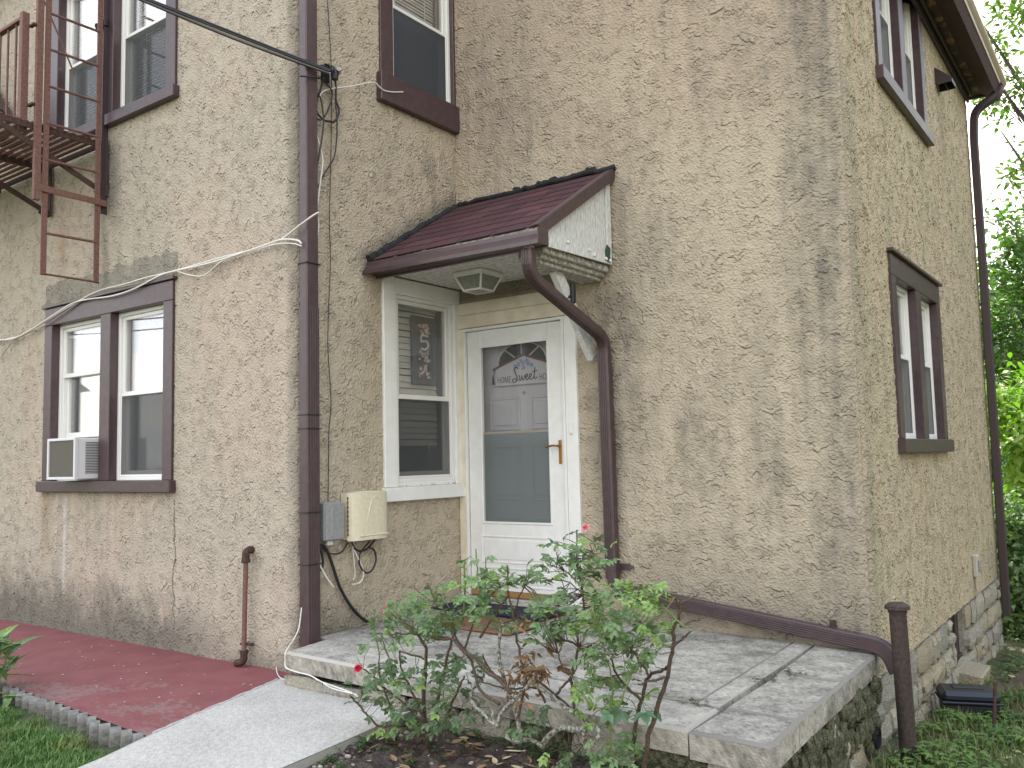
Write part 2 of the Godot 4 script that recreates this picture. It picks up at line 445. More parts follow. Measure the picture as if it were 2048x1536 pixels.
func stain(wall: int, a: float, y: float) -> Color:
	var big := nz.get_noise_3d(a * 0.8, y * 0.6, wall * 7.0)
	var mid := nz.get_noise_3d(a * 3.1, y * 2.2, wall * 7.0 + 30.0)
	var run := nz.get_noise_3d(a * 5.0, y * 0.7, wall * 7.0 + 60.0)      # streaks that ran down the wall
	var c := Color(0.41, 0.362, 0.292)
	var grime := Color(0.125, 0.12, 0.10)
	var t := 0.0
	match wall:
		0:
			c = c.lerp(Color(0.425, 0.355, 0.288), ss(0.0, 0.5, big))
			t = maxf(0.0, 0.03 + mid * 0.22 + run * 0.15 + 0.15 * nz.get_noise_2d(a * 10.0, y * 8.0))
			t = maxf(t, ss(0.99, 0.95, y) * ss(0.1, 0.9, y) * ss(-3.4, -3.3, a) * ss(-1.3, -1.4, a) * (0.08 + 0.3 * nz.get_noise_2d(a * 9.0, y * 0.5)))
			var rag := 0.55 * nz.get_noise_1d(a * 1.1 + 3.0) + 0.3 * nz.get_noise_2d(a * 4.0, y * 3.0) + 0.2 * nz.get_noise_2d(a * 14.0, y * 8.0)
			t = maxf(t, ss(0.62 + rag * 0.7, 0.02, y + 0.15) * (0.9 + 0.5 * rag) * ss(-0.3, -1.5, a + rag * 0.8))
			t = maxf(t, ss(0.24 + mid * 0.2, -0.1, y + 0.15) * 0.75)
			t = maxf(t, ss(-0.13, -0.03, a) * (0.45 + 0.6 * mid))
			t = maxf(t, ss(0.2, 0.0, absf(a + 2.29 + mid * 0.06)) * ss(4.0, 3.75, y) * ss(2.9, 3.5, y) * 0.7)
			t = maxf(t, ss(0.10, 0.0, absf(a + 2.37 + mid * 0.05)) * ss(2.5, 3.0, y) * ss(3.5, 3.2, y) * 0.5)
			t = maxf(t, ss(0.09, 0.02, absf(a + 2.35)) * ss(3.6, 3.0, y) * ss(2.3, 2.6, y) * 0.35)
			if y > 2.58 and a < -1.33 + run * 0.04 and a > -3.33 and y < 2.80 + 0.04 * run + 0.03 * mid:      # the plain patch over the window
				c = c.lerp(Color(0.25, 0.235, 0.195).lerp(grime, 0.2 + 0.3 * run), 0.8)
			var rust := ss(0.16, 0.03, absf(a + 3.24 + run * 0.03)) * ss(0.15, 0.95, y) * ss(1.0, 0.96, y)
			rust = maxf(rust, ss(0.14, 0.02, absf(a + 3.08 + mid * 0.06)) * ss(2.7, 3.1, y) * ss(3.5, 3.2, y) * 0.9)
			c = c.lerp(Color(0.27, 0.165, 0.085), clampf(rust * (0.45 + mid * 0.6), 0.0, 0.75))
			c = c.lerp(Color(0.52, 0.50, 0.46), 0.75 * ss(0.035, 0.01, absf(a + 2.93 + nz.get_noise_1d(y * 2.0) * 0.02)) * ss(0.05, 0.2, y) * ss(0.98, 0.9, y))
			if absf(a + 1.345 + nz.get_noise_2d(y * 3.0, 9.0) * 0.04) < 0.007 and y < 0.93:
				t = 0.85
		1:
			c = Color(0.44, 0.38, 0.29)
			t = maxf(0.0, mid * 0.35 + 0.03)
			t = maxf(t, ss(1.50, 1.66, a) * (0.5 + 0.5 * mid))
			t = maxf(t, ss(0.45, 0.0, y) * ss(0.6, 1.5, a) * (0.6 + 0.6 * mid))
			t = maxf(t, ss(0.0, 0.6, mid + 0.1) * ss(3.9, 3.6, y) * ss(2.9, 3.3, y) * 0.45 * ss(1.0, 0.5, a))
			var roofy := 3.25 - a * 0.62
			t = maxf(t, ss(0.16, 0.0, absf(y - roofy - 0.05 - mid * 0.05)) * ss(1.25, 1.0, a) * 0.75)
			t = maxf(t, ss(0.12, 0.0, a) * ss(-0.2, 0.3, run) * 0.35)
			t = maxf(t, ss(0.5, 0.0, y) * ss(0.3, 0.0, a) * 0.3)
		2:
			c = Color(0.425, 0.367, 0.275)
			c = c.lerp(Color(0.40, 0.33, 0.25), ss(2.8, 4.2, y + big))
			var fine := nz.get_noise_2d(a * 9.0, y * 6.0)
			var drip := nz.get_noise_2d(a * 11.0, y * 0.9)
			t = maxf(0.0, 0.06 + mid * 0.20 + big * 0.3 + fine * 0.18 + run * 0.22 + drip * 0.14)
			t = maxf(t, ss(2.45, 3.0, a + run * 0.25 + mid * 0.1) * (0.48 + 0.3 * mid + 0.25 * fine + 0.25 * drip))
			t = maxf(t, ss(0.36, 0.05, absf(a - 1.42 + mid * 0.2)) * ss(0.5, 1.3, y) * ss(2.75, 2.2, y) * (0.55 + 0.35 * mid + 0.3 * run + 0.25 * fine))
			t = maxf(t, ss(0.95, 0.0, y + mid * 0.4 + fine * 0.15) * ss(1.2, 1.8, a) * (0.62 + 0.5 * mid))
			t = maxf(t, ss(0.3, 0.0, y) * 0.3)
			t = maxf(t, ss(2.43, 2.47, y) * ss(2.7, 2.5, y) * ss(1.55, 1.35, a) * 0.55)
			t = maxf(t, ss(0.22, 0.05, absf(a - 2.05 + run * 0.1)) * ss(0.7, 1.0, y) * ss(1.75, 1.3, y) * (0.34 + 0.4 * mid + 0.3 * run + 0.3 * fine))
			t = maxf(t, ss(0.30, 0.05, absf(a - 2.55 + run * 0.15)) * ss(0.5, 0.8, y) * ss(2.6, 1.6, y) * (0.24 + 0.4 * mid + 0.4 * run + 0.3 * fine))
		3:
			c = Color(0.45, 0.38, 0.27)
			t = maxf(0.0, 0.04 + mid * 0.35 + 0.3 * nz.get_noise_2d(a * 7.0, y * 4.0))
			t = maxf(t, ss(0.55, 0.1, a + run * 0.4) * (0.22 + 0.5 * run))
			t = maxf(t, ss(0.5, 0.0, y) * ss(3.6, 5.0, a) * 0.45)
			t = maxf(t, ss(0.3, 0.0, absf(a - 3.4)) * ss(4.5, 4.2, y) * ss(3.6, 4.2, y) * 0.35)
			c = c.lerp(Color(0.33, 0.33, 0.22), ss(0.0, 0.5, run) * 0.5)
	return c.lerp(grime, clampf(t, 0.0, 0.88)) * (1.0 + 0.10 * mid + 0.05 * big)

func seg(st: Array, x0: float, z0: float, x1: float, z1: float, nx: float, nzz: float, du: float, wall: int, ku: float, amp: float, a0: float, a1: float) -> void:
	var le := Vector2(x0, z0).distance_to(Vector2(x1, z1))
	var m := maxi(1, int(ceil(le / du)))
	var u0: float = st[-1][4] if st.size() else 0.0
	for k in range(0 if st.is_empty() else 1, m + 1):
		var t := float(k) / m
		st.append([lerpf(x0, x1, t), lerpf(z0, z1, t), nx, nzz, u0 + le * t * ku, wall, amp, lerpf(a0, a1, t), le / m])

func arc(st: Array, cx: float, cz: float, r: float, wall: int, ku: float, amp: float, a: float, next: int) -> void:
	var u0: float = st[-1][4]
	for k in range(1, 12):
		var t := k / 12.0 * PI / 2
		st.append([cx + r * sin(t), cz + r * cos(t), sin(t), cos(t), u0 + r * t * ku, wall, amp, a + r * t, r * PI / 24, next, (1.68 - r * (1.0 - k / 12.0)) if next == 1 else r * k / 12.0, k / 12.0])

func stucco(called: String, parent: Node, st: Array, y0: float, y1: float, dv: float, holes: Dictionary) -> void:
	var cols := st.size()
	var rows := int((y1 - y0) / dv) + 1
	var hs := PackedFloat32Array()
	hs.resize(cols * rows)
	var k := 0
	var kv := 286.0
	for q in cols:
		var s = st[q]
		var iu := int(s[4]) % TW
		var am: float = s[6] / 255.0
		for r in rows:
			hs[k] = (tile[(TW - 1 - int((y0 + r * dv) * kv + 200.0) % TW) * TW + iu] - 112) * am + 0.003
			k += 1
	var P := PackedVector3Array()
	var N := PackedVector3Array()
	var C := PackedColorArray()
	var U := PackedVector2Array()
	P.resize(cols * rows); N.resize(cols * rows); C.resize(cols * rows); U.resize(cols * rows)
	k = 0
	for q in cols:
		var s = st[q]
		var nn := Vector3(s[2], 0, s[3])
		var tt := Vector3(s[3], 0, -s[2])
		var p0 := Vector3(s[0], 0, s[1])
		var ds2: float = s[8] * 2.0
		var ql := rows * (1 if q > 0 else 0)
		var qr := rows * (1 if q < cols - 1 else 0)
		var wall: int = s[5]
		var a: float = s[7]
		var tu: float = s[4] / TW
		var cc := Color.WHITE
		for r in rows:
			var y := y0 + r * dv
			P[k] = p0 + nn * hs[k] + Vector3(0, y, 0)
			var du := (hs[k + qr] - hs[k - ql]) / ds2
			var dr := (hs[k + (1 if r < rows - 1 else 0)] - hs[k - (1 if r > 0 else 0)]) / (2.0 * dv)
			N[k] = (nn - tt * du - Vector3(0, dr, 0)).normalized()
			C[k] = stain(wall, a, y) if s.size() < 10 else stain(wall, a, y).lerp(stain(s[9], s[10], y), s[11])
			U[k] = Vector2(tu, 1.0 - (y * kv + 200.0) / TW)
			k += 1
	var I := PackedInt32Array()
	for q in cols - 1:
		var s = st[q]
		var s2 = st[q + 1]
		var list: Array = holes.get(s[5], []) if s[5] == s2[5] else []
		var am: float = (s[7] + s2[7]) * 0.5
		var near := []
		for h in list:
			if am > h[0] and am < h[1]: near.append(h)
		var ycut := 5.07 + clampf(0.55 * (3.1075 - float(s[0])), 0.0, 2.0)
		for r in rows - 1:
			var y := y0 + (r + 0.5) * dv
			if y > ycut: continue
			var skip := false
			for h in near:
				if y > h[2] and y < h[3]: skip = true
			if skip: continue
			var a := q * rows + r
			var b := a + rows
			I.append_array(PackedInt32Array([a, a + 1, b, b, a + 1, b + 1]))
	var ar := []
	ar.resize(Mesh.ARRAY_MAX)
	ar[Mesh.ARRAY_VERTEX] = P; ar[Mesh.ARRAY_NORMAL] = N; ar[Mesh.ARRAY_COLOR] = C; ar[Mesh.ARRAY_TEX_UV] = U; ar[Mesh.ARRAY_INDEX] = I
	var m := ArrayMesh.new()
	m.add_surface_from_arrays(Mesh.PRIMITIVE_TRIANGLES, ar)
	put(called, m, stucco_mat, parent)

func lining(g: Geo, B: Basis, o: Vector3, x0: float, x1: float, y0: float, y1: float, hx0: float, hx1: float, gaps: Array) -> void:
	# the wall's body behind the stucco: boxes round the openings of one column
	var d0 := -0.17
	var d1 := -0.012
	var add := func(a0: float, a1: float, b0: float, b1: float) -> void:
		if a1 - a0 > 0.01 and b1 - b0 > 0.01:
			g.box(o + B * Vector3((a0 + a1) / 2, (b0 + b1) / 2, (d0 + d1) / 2), Vector3(a1 - a0, b1 - b0, d1 - d0), 0.0, B)
	add.call(x0, hx0, y0, y1)
	add.call(hx1, x1, y0, y1)
	var y := y0
	for h in gaps:
		add.call(hx0, hx1, y, h[0])
		y = h[1]
	add.call(hx0, hx1, y, y1)

# ---------------------------------------------------------------- windows and doors
func frame4(g: Geo, x0: float, x1: float, y0: float, y1: float, w: float, z0: float, z1: float, wb := -1.0, wt := -1.0) -> void:
	if wb < 0.0: wb = w
	if wt < 0.0: wt = w
	g.span(Vector3(x0, y0, z0), Vector3(x0 + w, y1, z1), 0.003)
	g.span(Vector3(x1 - w, y0, z0), Vector3(x1, y1, z1), 0.003)
	g.span(Vector3(x0 + w, y0, z0 + 0.001), Vector3(x1 - w, y0 + wb, z1 - 0.001), 0.003)
	g.span(Vector3(x0 + w, y1 - wt, z0 + 0.001), Vector3(x1 - w, y1, z1 - 0.001), 0.003)

func double_hung(win: Node3D, x0: float, x1: float, y0: float, y1: float, zf: float, o := {}) -> void:
	var g := Geo.new()
	frame4(g, x0, x1, y0, y1, 0.032, zf - 0.09, zf, 0.03, 0.03)
	g.span(Vector3(x0 + 0.032, y0 + 0.03, zf - 0.05), Vector3(x0 + 0.044, y1 - 0.03, zf - 0.02), 0.002)
	g.span(Vector3(x1 - 0.044, y0 + 0.03, zf - 0.05), Vector3(x1 - 0.032, y1 - 0.03, zf - 0.02), 0.002)
	obj("frame", g, M.vinyl, win)
	var ym: float = o.get("rail", (y0 + y1) / 2)
	var a := x0 + 0.034
	var b := x1 - 0.034
	g = Geo.new()
	frame4(g, a, b, ym - 0.018, y1 - 0.031, 0.032, zf - 0.045, zf - 0.018, 0.036, 0.03)
	obj("sash", g, M.vinyl, win)
	var lift: float = o.get("lift", 0.0)
	g = Geo.new()
	frame4(g, a, b, y0 + 0.031 + lift, ym + 0.022 + lift, 0.036, zf - 0.078, zf - 0.05, 0.045, 0.032)
	obj("sash", g, M.vinyl, win)
	for k in int(o.get("sheets", 2)):
		g = Geo.new()
		g.span(Vector3(a + 0.03, ym + 0.012, zf - 0.030 - k * 0.008), Vector3(b - 0.03, y1 - 0.058, zf - 0.026 - k * 0.008), 0.0)
		obj("pane", g, M[o.get("glass", "pane")], win)
		if k == 2: continue
		g = Geo.new()
		g.span(Vector3(a + 0.033, y0 + 0.07 + lift, zf - 0.064 - k * 0.008), Vector3(b - 0.033, ym - 0.006 + lift, zf - 0.060 - k * 0.008), 0.0)
		obj("pane", g, M[o.get("glass", "pane")], win)
	if o.get("screen", true):
		g = Geo.new()
		frame4(g, x0 + 0.033, x1 - 0.033, y0 + 0.031 + lift * 1.0, ym - 0.005, 0.014, zf - 0.016, zf - 0.008)
		obj("screen_frame", g, M[o.get("sf", "vinyl")], win)
		g = Geo.new()
		g.quad(Vector3(x0 + 0.045, y0 + 0.043 + lift, zf - 0.012), Vector3(x1 - 0.045, y0 + 0.043 + lift, zf - 0.012), Vector3(x1 - 0.045, ym - 0.017, zf - 0.012), Vector3(x0 + 0.045, ym - 0.017, zf - 0.012), Vector3(0, 0, 1))
		obj("insect_screen", g, M[o.get("mesh", "screen")], win)
	if o.has("blind"):
		g = Geo.new()
		var y := y1 - 0.06
		var pitch: float = o.get("pitch", 0.028)
		while y > y0 + o.get("blind_to", 0.05):
			var sag := rng.randf_range(-0.004, 0.004)
			g.box(Vector3((a + b) / 2, y + sag, zf - 0.135), Vector3(b - a - 0.05, 0.0022, pitch * 0.95), 0.0, Basis(Vector3(0, 0, 1), rng.randf_range(-0.004, 0.004)) * Basis(Vector3(1, 0, 0), o.blind + rng.randf_range(-0.06, 0.06)))
			y -= pitch
		for x in [lerpf(a, b, 0.22), lerpf(a, b, 0.78)]:
			g.span(Vector3(x - 0.006, y, zf - 0.119), Vector3(x + 0.006, y1 - 0.05, zf - 0.118), 0.0)
		g.span(Vector3(a + 0.02, y1 - 0.055, zf - 0.155), Vector3(b - 0.02, y1 - 0.02, zf - 0.115), 0.002)
		tag(obj("blind_slats", g, M.blind, win), "", "", "", "stuff")
	if o.has("curtain"):
		g = Geo.new()
		var xs := []
		var n := 60
		for k in n + 1:
			var t := float(k) / n
			xs.append(Vector2(lerpf(a, b, t), zf - 0.17 + 0.018 * sin(t * 31.0) + 0.01 * sin(t * 77.0 + 1.0)))
		for k in n:
			var p: Vector2 = xs[k]
			var q: Vector2 = xs[k + 1]
			g.fquad(Vector3(p.x, y0, p.y), Vector3(q.x, y0, q.y), Vector3(q.x, y1, q.y), Vector3(p.x, y1, p.y), Vector3(0, 0, 1))
		obj("curtain", g, M[o.curtain], win)

func build_house() -> void:
	var H := thing("stucco_house", "two storey tan rough stucco house with brown window trim, entry in its inner corner", "house")
	var holes := {0: [[-3.19, -1.48, 1.07, 2.46], [-3.19, -1.48, 4.07, 5.46]], 1: [[0.03, 0.76, 1.0, 2.44], [0.03, 0.76, 4.08, 5.46]], 2: [[0.07, 1.06, 0.0, 2.3]], 3: [[1.02, 2.5, 1.25, 2.47], [1.02, 2.5, 3.85, 5.0]]}
	var R := 0.0078
	var st := []
	seg(st, -6.2, 1.68, -4.45, 1.68, 0, 1, 0.05, 0, 286, 0.0075, -6.2, -4.45)
	seg(st, -4.45, 1.68, -0.06, 1.68, 0, 1, R, 0, 286, 0.0075, -4.45, -0.06)
	arc(st, -0.06, 1.62, 0.06, 0, 286, 0.006, -0.06, 1)
	st.append([0.0, 1.62, 1.0, 0.0, st[-1][4] + 2.0, 1, 0.007, 1.62, 0.008])
	seg(st, 0, 1.62, 0, 0.0, 1, 0, R, 1, 286, 0.0085, 1.62, 0.0)
	stucco("stucco_wall", H, st, -0.21, 5.75, R, holes)
	st = []
	seg(st, 0, 0, 3.03, 0, 0, 1, R, 2, 205, 0.0065, 0, 3.03)
	arc(st, 3.03, -0.0775, 0.0775, 2, 205, 0.006, 3.03, 3)
	st.append([3.1075, -0.0775, 1.0, 0.0, st[-1][4] + 2.0, 3, 0.009, 0.0775, 0.01])
	seg(st, 3.1075, -0.0775, 3.1075, -5.0, 1, 0, 0.011, 3, 260, 0.012, 0.0775, 5.0)
	stucco("stucco_wall", H, st, -0.165, 5.75, R, holes)
	# the walls' body, floor, ceiling and the far walls
	var E := Basis(Vector3(0, 0, -1), Vector3.UP, Vector3(1, 0, 0))
	var g := Geo.new()
	lining(g, Basis.IDENTITY, Vector3(0, 0, 1.68), -6.2, -0.17, -0.9, 5.6, -3.19, -1.48, [[1.07, 2.46], [4.07, 5.46]])
	lining(g, E, Vector3(0, 0, 0), -1.66, 0.17, -0.9, 5.6, -0.76, -0.03, [[1.0, 2.44], [4.08, 5.46]])
	lining(g, Basis.IDENTITY, Vector3(0, 0, 0), 0.0, 3.09, -0.9, 5.06, 0.07, 1.06, [[0.02, 2.3]])
	lining(g, E, Vector3(3.1075, 0, 0), 0.17, 5.0, -0.1, 5.06, 1.02, 2.5, [[1.25, 2.47], [3.85, 5.0]])
	g.span(Vector3(-6.2, -0.9, -5.0), Vector3(2.93, 5.06, -4.85), 0.0)
	g.span(Vector3(-6.35, -0.9, -5.0), Vector3(-6.2, 5.06, 1.67), 0.0)
	for e in [[-0.17, -0.0125, 0.0, 3.09], [1.51, 1.6675, -6.2, -0.02], [-5.0, -4.85, -6.2, 3.09]]:
		var yb: float = 5.6 if e[0] > 0.0 else 5.06
		var pl := PackedVector2Array([Vector2(e[2], yb), Vector2(e[3], yb), Vector2(e[3], 5.12 + 0.55 * (3.09 - e[3]))])
		if e[2] < -2.0: pl.append(Vector2(-1.55, 7.65))
		pl.append(Vector2(e[2], 5.12 + 0.55 * (3.09 - e[2]) if e[2] > -2.0 else maxf(5.1, yb)))
		g.plate(pl, Vector3(0, 0, e[0]), Vector3.RIGHT, Vector3.UP, e[1] - e[0])
	g.span(Vector3(-0.17, 5.6, -0.17), Vector3(-0.013, 6.7, 1.6), 0.0)
	obj("wall_body", g, M.plain_stucco, H)
	g = Geo.new()
	g.span(Vector3(-6.19, -0.12, -4.84), Vector3(2.9, 0.02, -0.18), 0.0)
	g.span(Vector3(-6.19, -0.12, -0.18), Vector3(-0.18, 0.02, 1.5), 0.0)
	g.span(Vector3(-6.19, 2.66, -4.84), Vector3(2.9, 2.9, -0.18), 0.0)
	g.span(Vector3(-6.19, 2.66, -0.18), Vector3(-0.18, 2.9, 1.5), 0.0)
	g.span(Vector3(-6.1, 0.02, -2.7), Vector3(2.9, 2.66, -2.6), 0.0)
	g.span(Vector3(-6.1, 2.9, -2.7), Vector3(2.9, 5.05, -2.6), 0.0)
	obj("inner_floors", g, M.inside, H)
	# roof, soffit, frieze, fascia and the gutter over the side wall
	g = Geo.new()
	var rx := -1.55
	var ry := 5.10 + 0.55 * 4.66
	var up := Vector3(0.55, 1, 0).normalized()
	var dn := Vector3(1, -0.55, 0).normalized()
	for pr in [[0.0, 3.42, -5.3, 0.36], [rx, 0.0, -5.3, 0.36], [rx, 0.38, 0.36, 2.04]]:
		var A := Vector3(pr[0], 5.19 + 0.55 * (3.1075 - pr[0]), 0)
		var C := Vector3(pr[1], 5.19 + 0.55 * (3.1075 - pr[1]), 0)
		g.box((A + C) * 0.5 + Vector3(0, 0, (pr[2] + pr[3]) / 2), Vector3(A.distance_to(C), 0.1, pr[3] - pr[2]), 0.0, Basis(dn, up, dn.cross(up)))
	var dn2 := Vector3(-1, -0.55, 0).normalized()
	var up2 := Vector3(-0.55, 1, 0).normalized()
	var A2 := Vector3(rx, 5.19 + 0.55 * (3.1075 - rx), 0)
	var C2 := A2 + dn2 * 5.8
	g.box((A2 + C2) * 0.5 + Vector3(0, 0, -1.63), Vector3(5.8, 0.1, 7.34), 0.0, Basis(dn2, up2, dn2.cross(up2)))
	obj("roof", g, M.roof, H)
	g = Geo.new()
	g.span(Vector3(3.10, 5.062, -5.20), Vector3(3.345, 5.10, 0.34), 0.0)
	var sof := obj("soffit", g, M.soffit_brown, H)
	g = Geo.new()
	g.span(Vector3(3.118, 4.93, -5.02), Vector3(3.142, 5.06, 0.0), 0.004)
	g.span(Vector3(3.142, 5.0, -5.02), Vector3(3.175, 5.06, 0.0), 0.012)
	obj("frieze_board", g, M.brown_dark, H)
	g = Geo.new()
	g.span(Vector3(3.345, 5.03, -5.23), Vector3(3.37, 5.21, 0.36), 0.003)
	g.span(Vector3(3.1, 5.03, -5.23), Vector3(3.345, 5.15, -5.205), 0.003)
	obj("fascia", g, M.brown, H)
	g = Geo.new()
	g.sweep(gutter_profile(), [Vector3(3.371, 5.10, 0.40), Vector3(3.371, 5.10, -5.25)], Vector3(1, 0, 0))
	obj("gutter", g, mk(lin(0.34, 0.27, 0.17), 0.4), H)
	windows(H, E)
	entry(H)
	foundation(H)

func gutter_profile() -> PackedVector2Array:      # a K-style gutter: x outwards from the fascia, y up
	return PackedVector2Array([Vector2(0, -0.045), Vector2(0.075, -0.045), Vector2(0.082, -0.02), Vector2(0.098, 0.0), Vector2(0.115, 0.025), Vector2(0.117, 0.05), Vector2(0.108, 0.053), Vector2(0.104, 0.04), Vector2(0.012, 0.04), Vector2(0.0, 0.05)])

func casing(g: Geo, x0: float, x1: float, xs: Array, yb: float, yt: float, ys: float, yh: float, zp: float, zd: float) -> void:
	# outer casing x0..x1, openings in xs, sill ys..yb, head yt..yh, zp proud of the wall and zd deep into it
	g.span(Vector3(x0 - 0.03, ys, zd), Vector3(x1 + 0.03, yb, zp + 0.035), 0.005)
	g.span(Vector3(x0, yt, zd), Vector3(x1, yh, zp), 0.004)
	var a := x0
	for o in xs:
		g.span(Vector3(a, yb + 0.001, zd), Vector3(o[0], yt - 0.001, zp), 0.004)
		a = o[1]
	g.span(Vector3(a, yb + 0.001, zd), Vector3(x1, yt - 0.001, zp), 0.004)

func windows(H: Node3D, E: Basis) -> void:
	var g := Geo.new()
	# lower pair in the projecting wall
	var w := node("window", H, Vector3(0, 0, 1.68))
	casing(g, -3.29, -1.365, [[-3.165, -2.375], [-2.225, -1.485]], 1.075, 2.425, 0.985, 2.575, 0.026, -0.15)
	g.span(Vector3(-3.32, 2.578, -0.02), Vector3(-1.335, 2.602, 0.045), 0.004)
	obj("casing", g, M.brown, w)
	double_hung(w, -3.165, -2.375, 1.075, 2.425, -0.045, {"rail": 1.98, "lift": 0.335, "sheets": 3, "screen": false, "curtain": "curtain"})
	double_hung(w, -2.225, -1.485, 1.075, 2.425, -0.045, {"rail": 1.765, "sheets": 3, "curtain": "curtain"})
	# upper pair
	w = node("window", H, Vector3(0, 0, 1.68))
	g = Geo.new()
	casing(g, -3.29, -1.365, [[-3.165, -2.42], [-2.25, -1.495]], 4.085, 5.44, 3.99, 5.58, 0.026, -0.15)
	obj("casing", g, M.brown, w)
	double_hung(w, -3.165, -2.42, 4.085, 5.44, -0.045, {"rail": 4.76, "sheets": 3, "blind": 0.9, "sf": "vinyl"})
	double_hung(w, -2.25, -1.495, 4.085, 5.44, -0.045, {"rail": 4.76, "sheets": 3, "blind": 0.9})
	# the return wall: upper window
	w = node("window", H, Vector3.ZERO, E)
	g = Geo.new()
	casing(g, -0.885, 0.0, [[-0.745, -0.03]], 4.085, 5.44, 3.86, 5.58, 0.022, -0.15)
	obj("casing", g, M.brown, w)
	double_hung(w, -0.745, -0.03, 4.085, 5.44, -0.012, {"rail": 4.70, "blind": 1.1, "mesh": "screen_dark"})
	# the white window beside the door
	w = node("window", H, Vector3.ZERO, E)
	g = Geo.new()
	g.span(Vector3(-0.905, 0.885, -0.1), Vector3(0.0, 0.985, 0.055), 0.005)
	g.span(Vector3(-0.885, 0.987, -0.1), Vector3(-0.752, 2.545, 0.024), 0.004)
	g.span(Vector3(-0.751, 2.425, -0.1), Vector3(-0.002, 2.545, 0.023), 0.004)
	g.span(Vector3(-0.075, 0.987, -0.1), Vector3(-0.002, 2.424, 0.022), 0.004)
	g.span(Vector3(-0.752, 0.987, -0.1), Vector3(-0.075, 1.02, 0.004), 0.003)
	obj("casing", g, M.white, w)
	double_hung(w, -0.752, -0.075, 1.02, 2.424, 0.0, {"rail": 1.66, "glass": "pane_soft", "blind": 1.25, "pitch": 0.05, "blind_to": 0.28})
	# side wall pairs
	for k in 2:
		w = node("window", H, Vector3(3.1075, 0, 0), E)
		g = Geo.new()
		var y0: float = [1.25, 3.87][k]
		var y1: float = [2.385, 5.0][k]
		casing(g, 0.90, 2.60, [[1.03, 1.67], [1.83, 2.47]], y0, y1, y0 - 0.10, [2.54, 5.055][k], 0.024, -0.15)
		if k == 0: g.span(Vector3(0.87, 2.543, -0.02), Vector3(2.63, 2.568, 0.05), 0.004)
		obj("casing", g, M.brown, w)
		double_hung(w, 1.03, 1.67, y0, y1 + 0.45 * k, -0.038, {"rail": [1.86, 4.50][k], "curtain": "drape"})
		double_hung(w, 1.83, 2.47, y0, y1 + 0.45 * k, -0.038, {"rail": [1.86, 4.50][k], "curtain": "drape"})

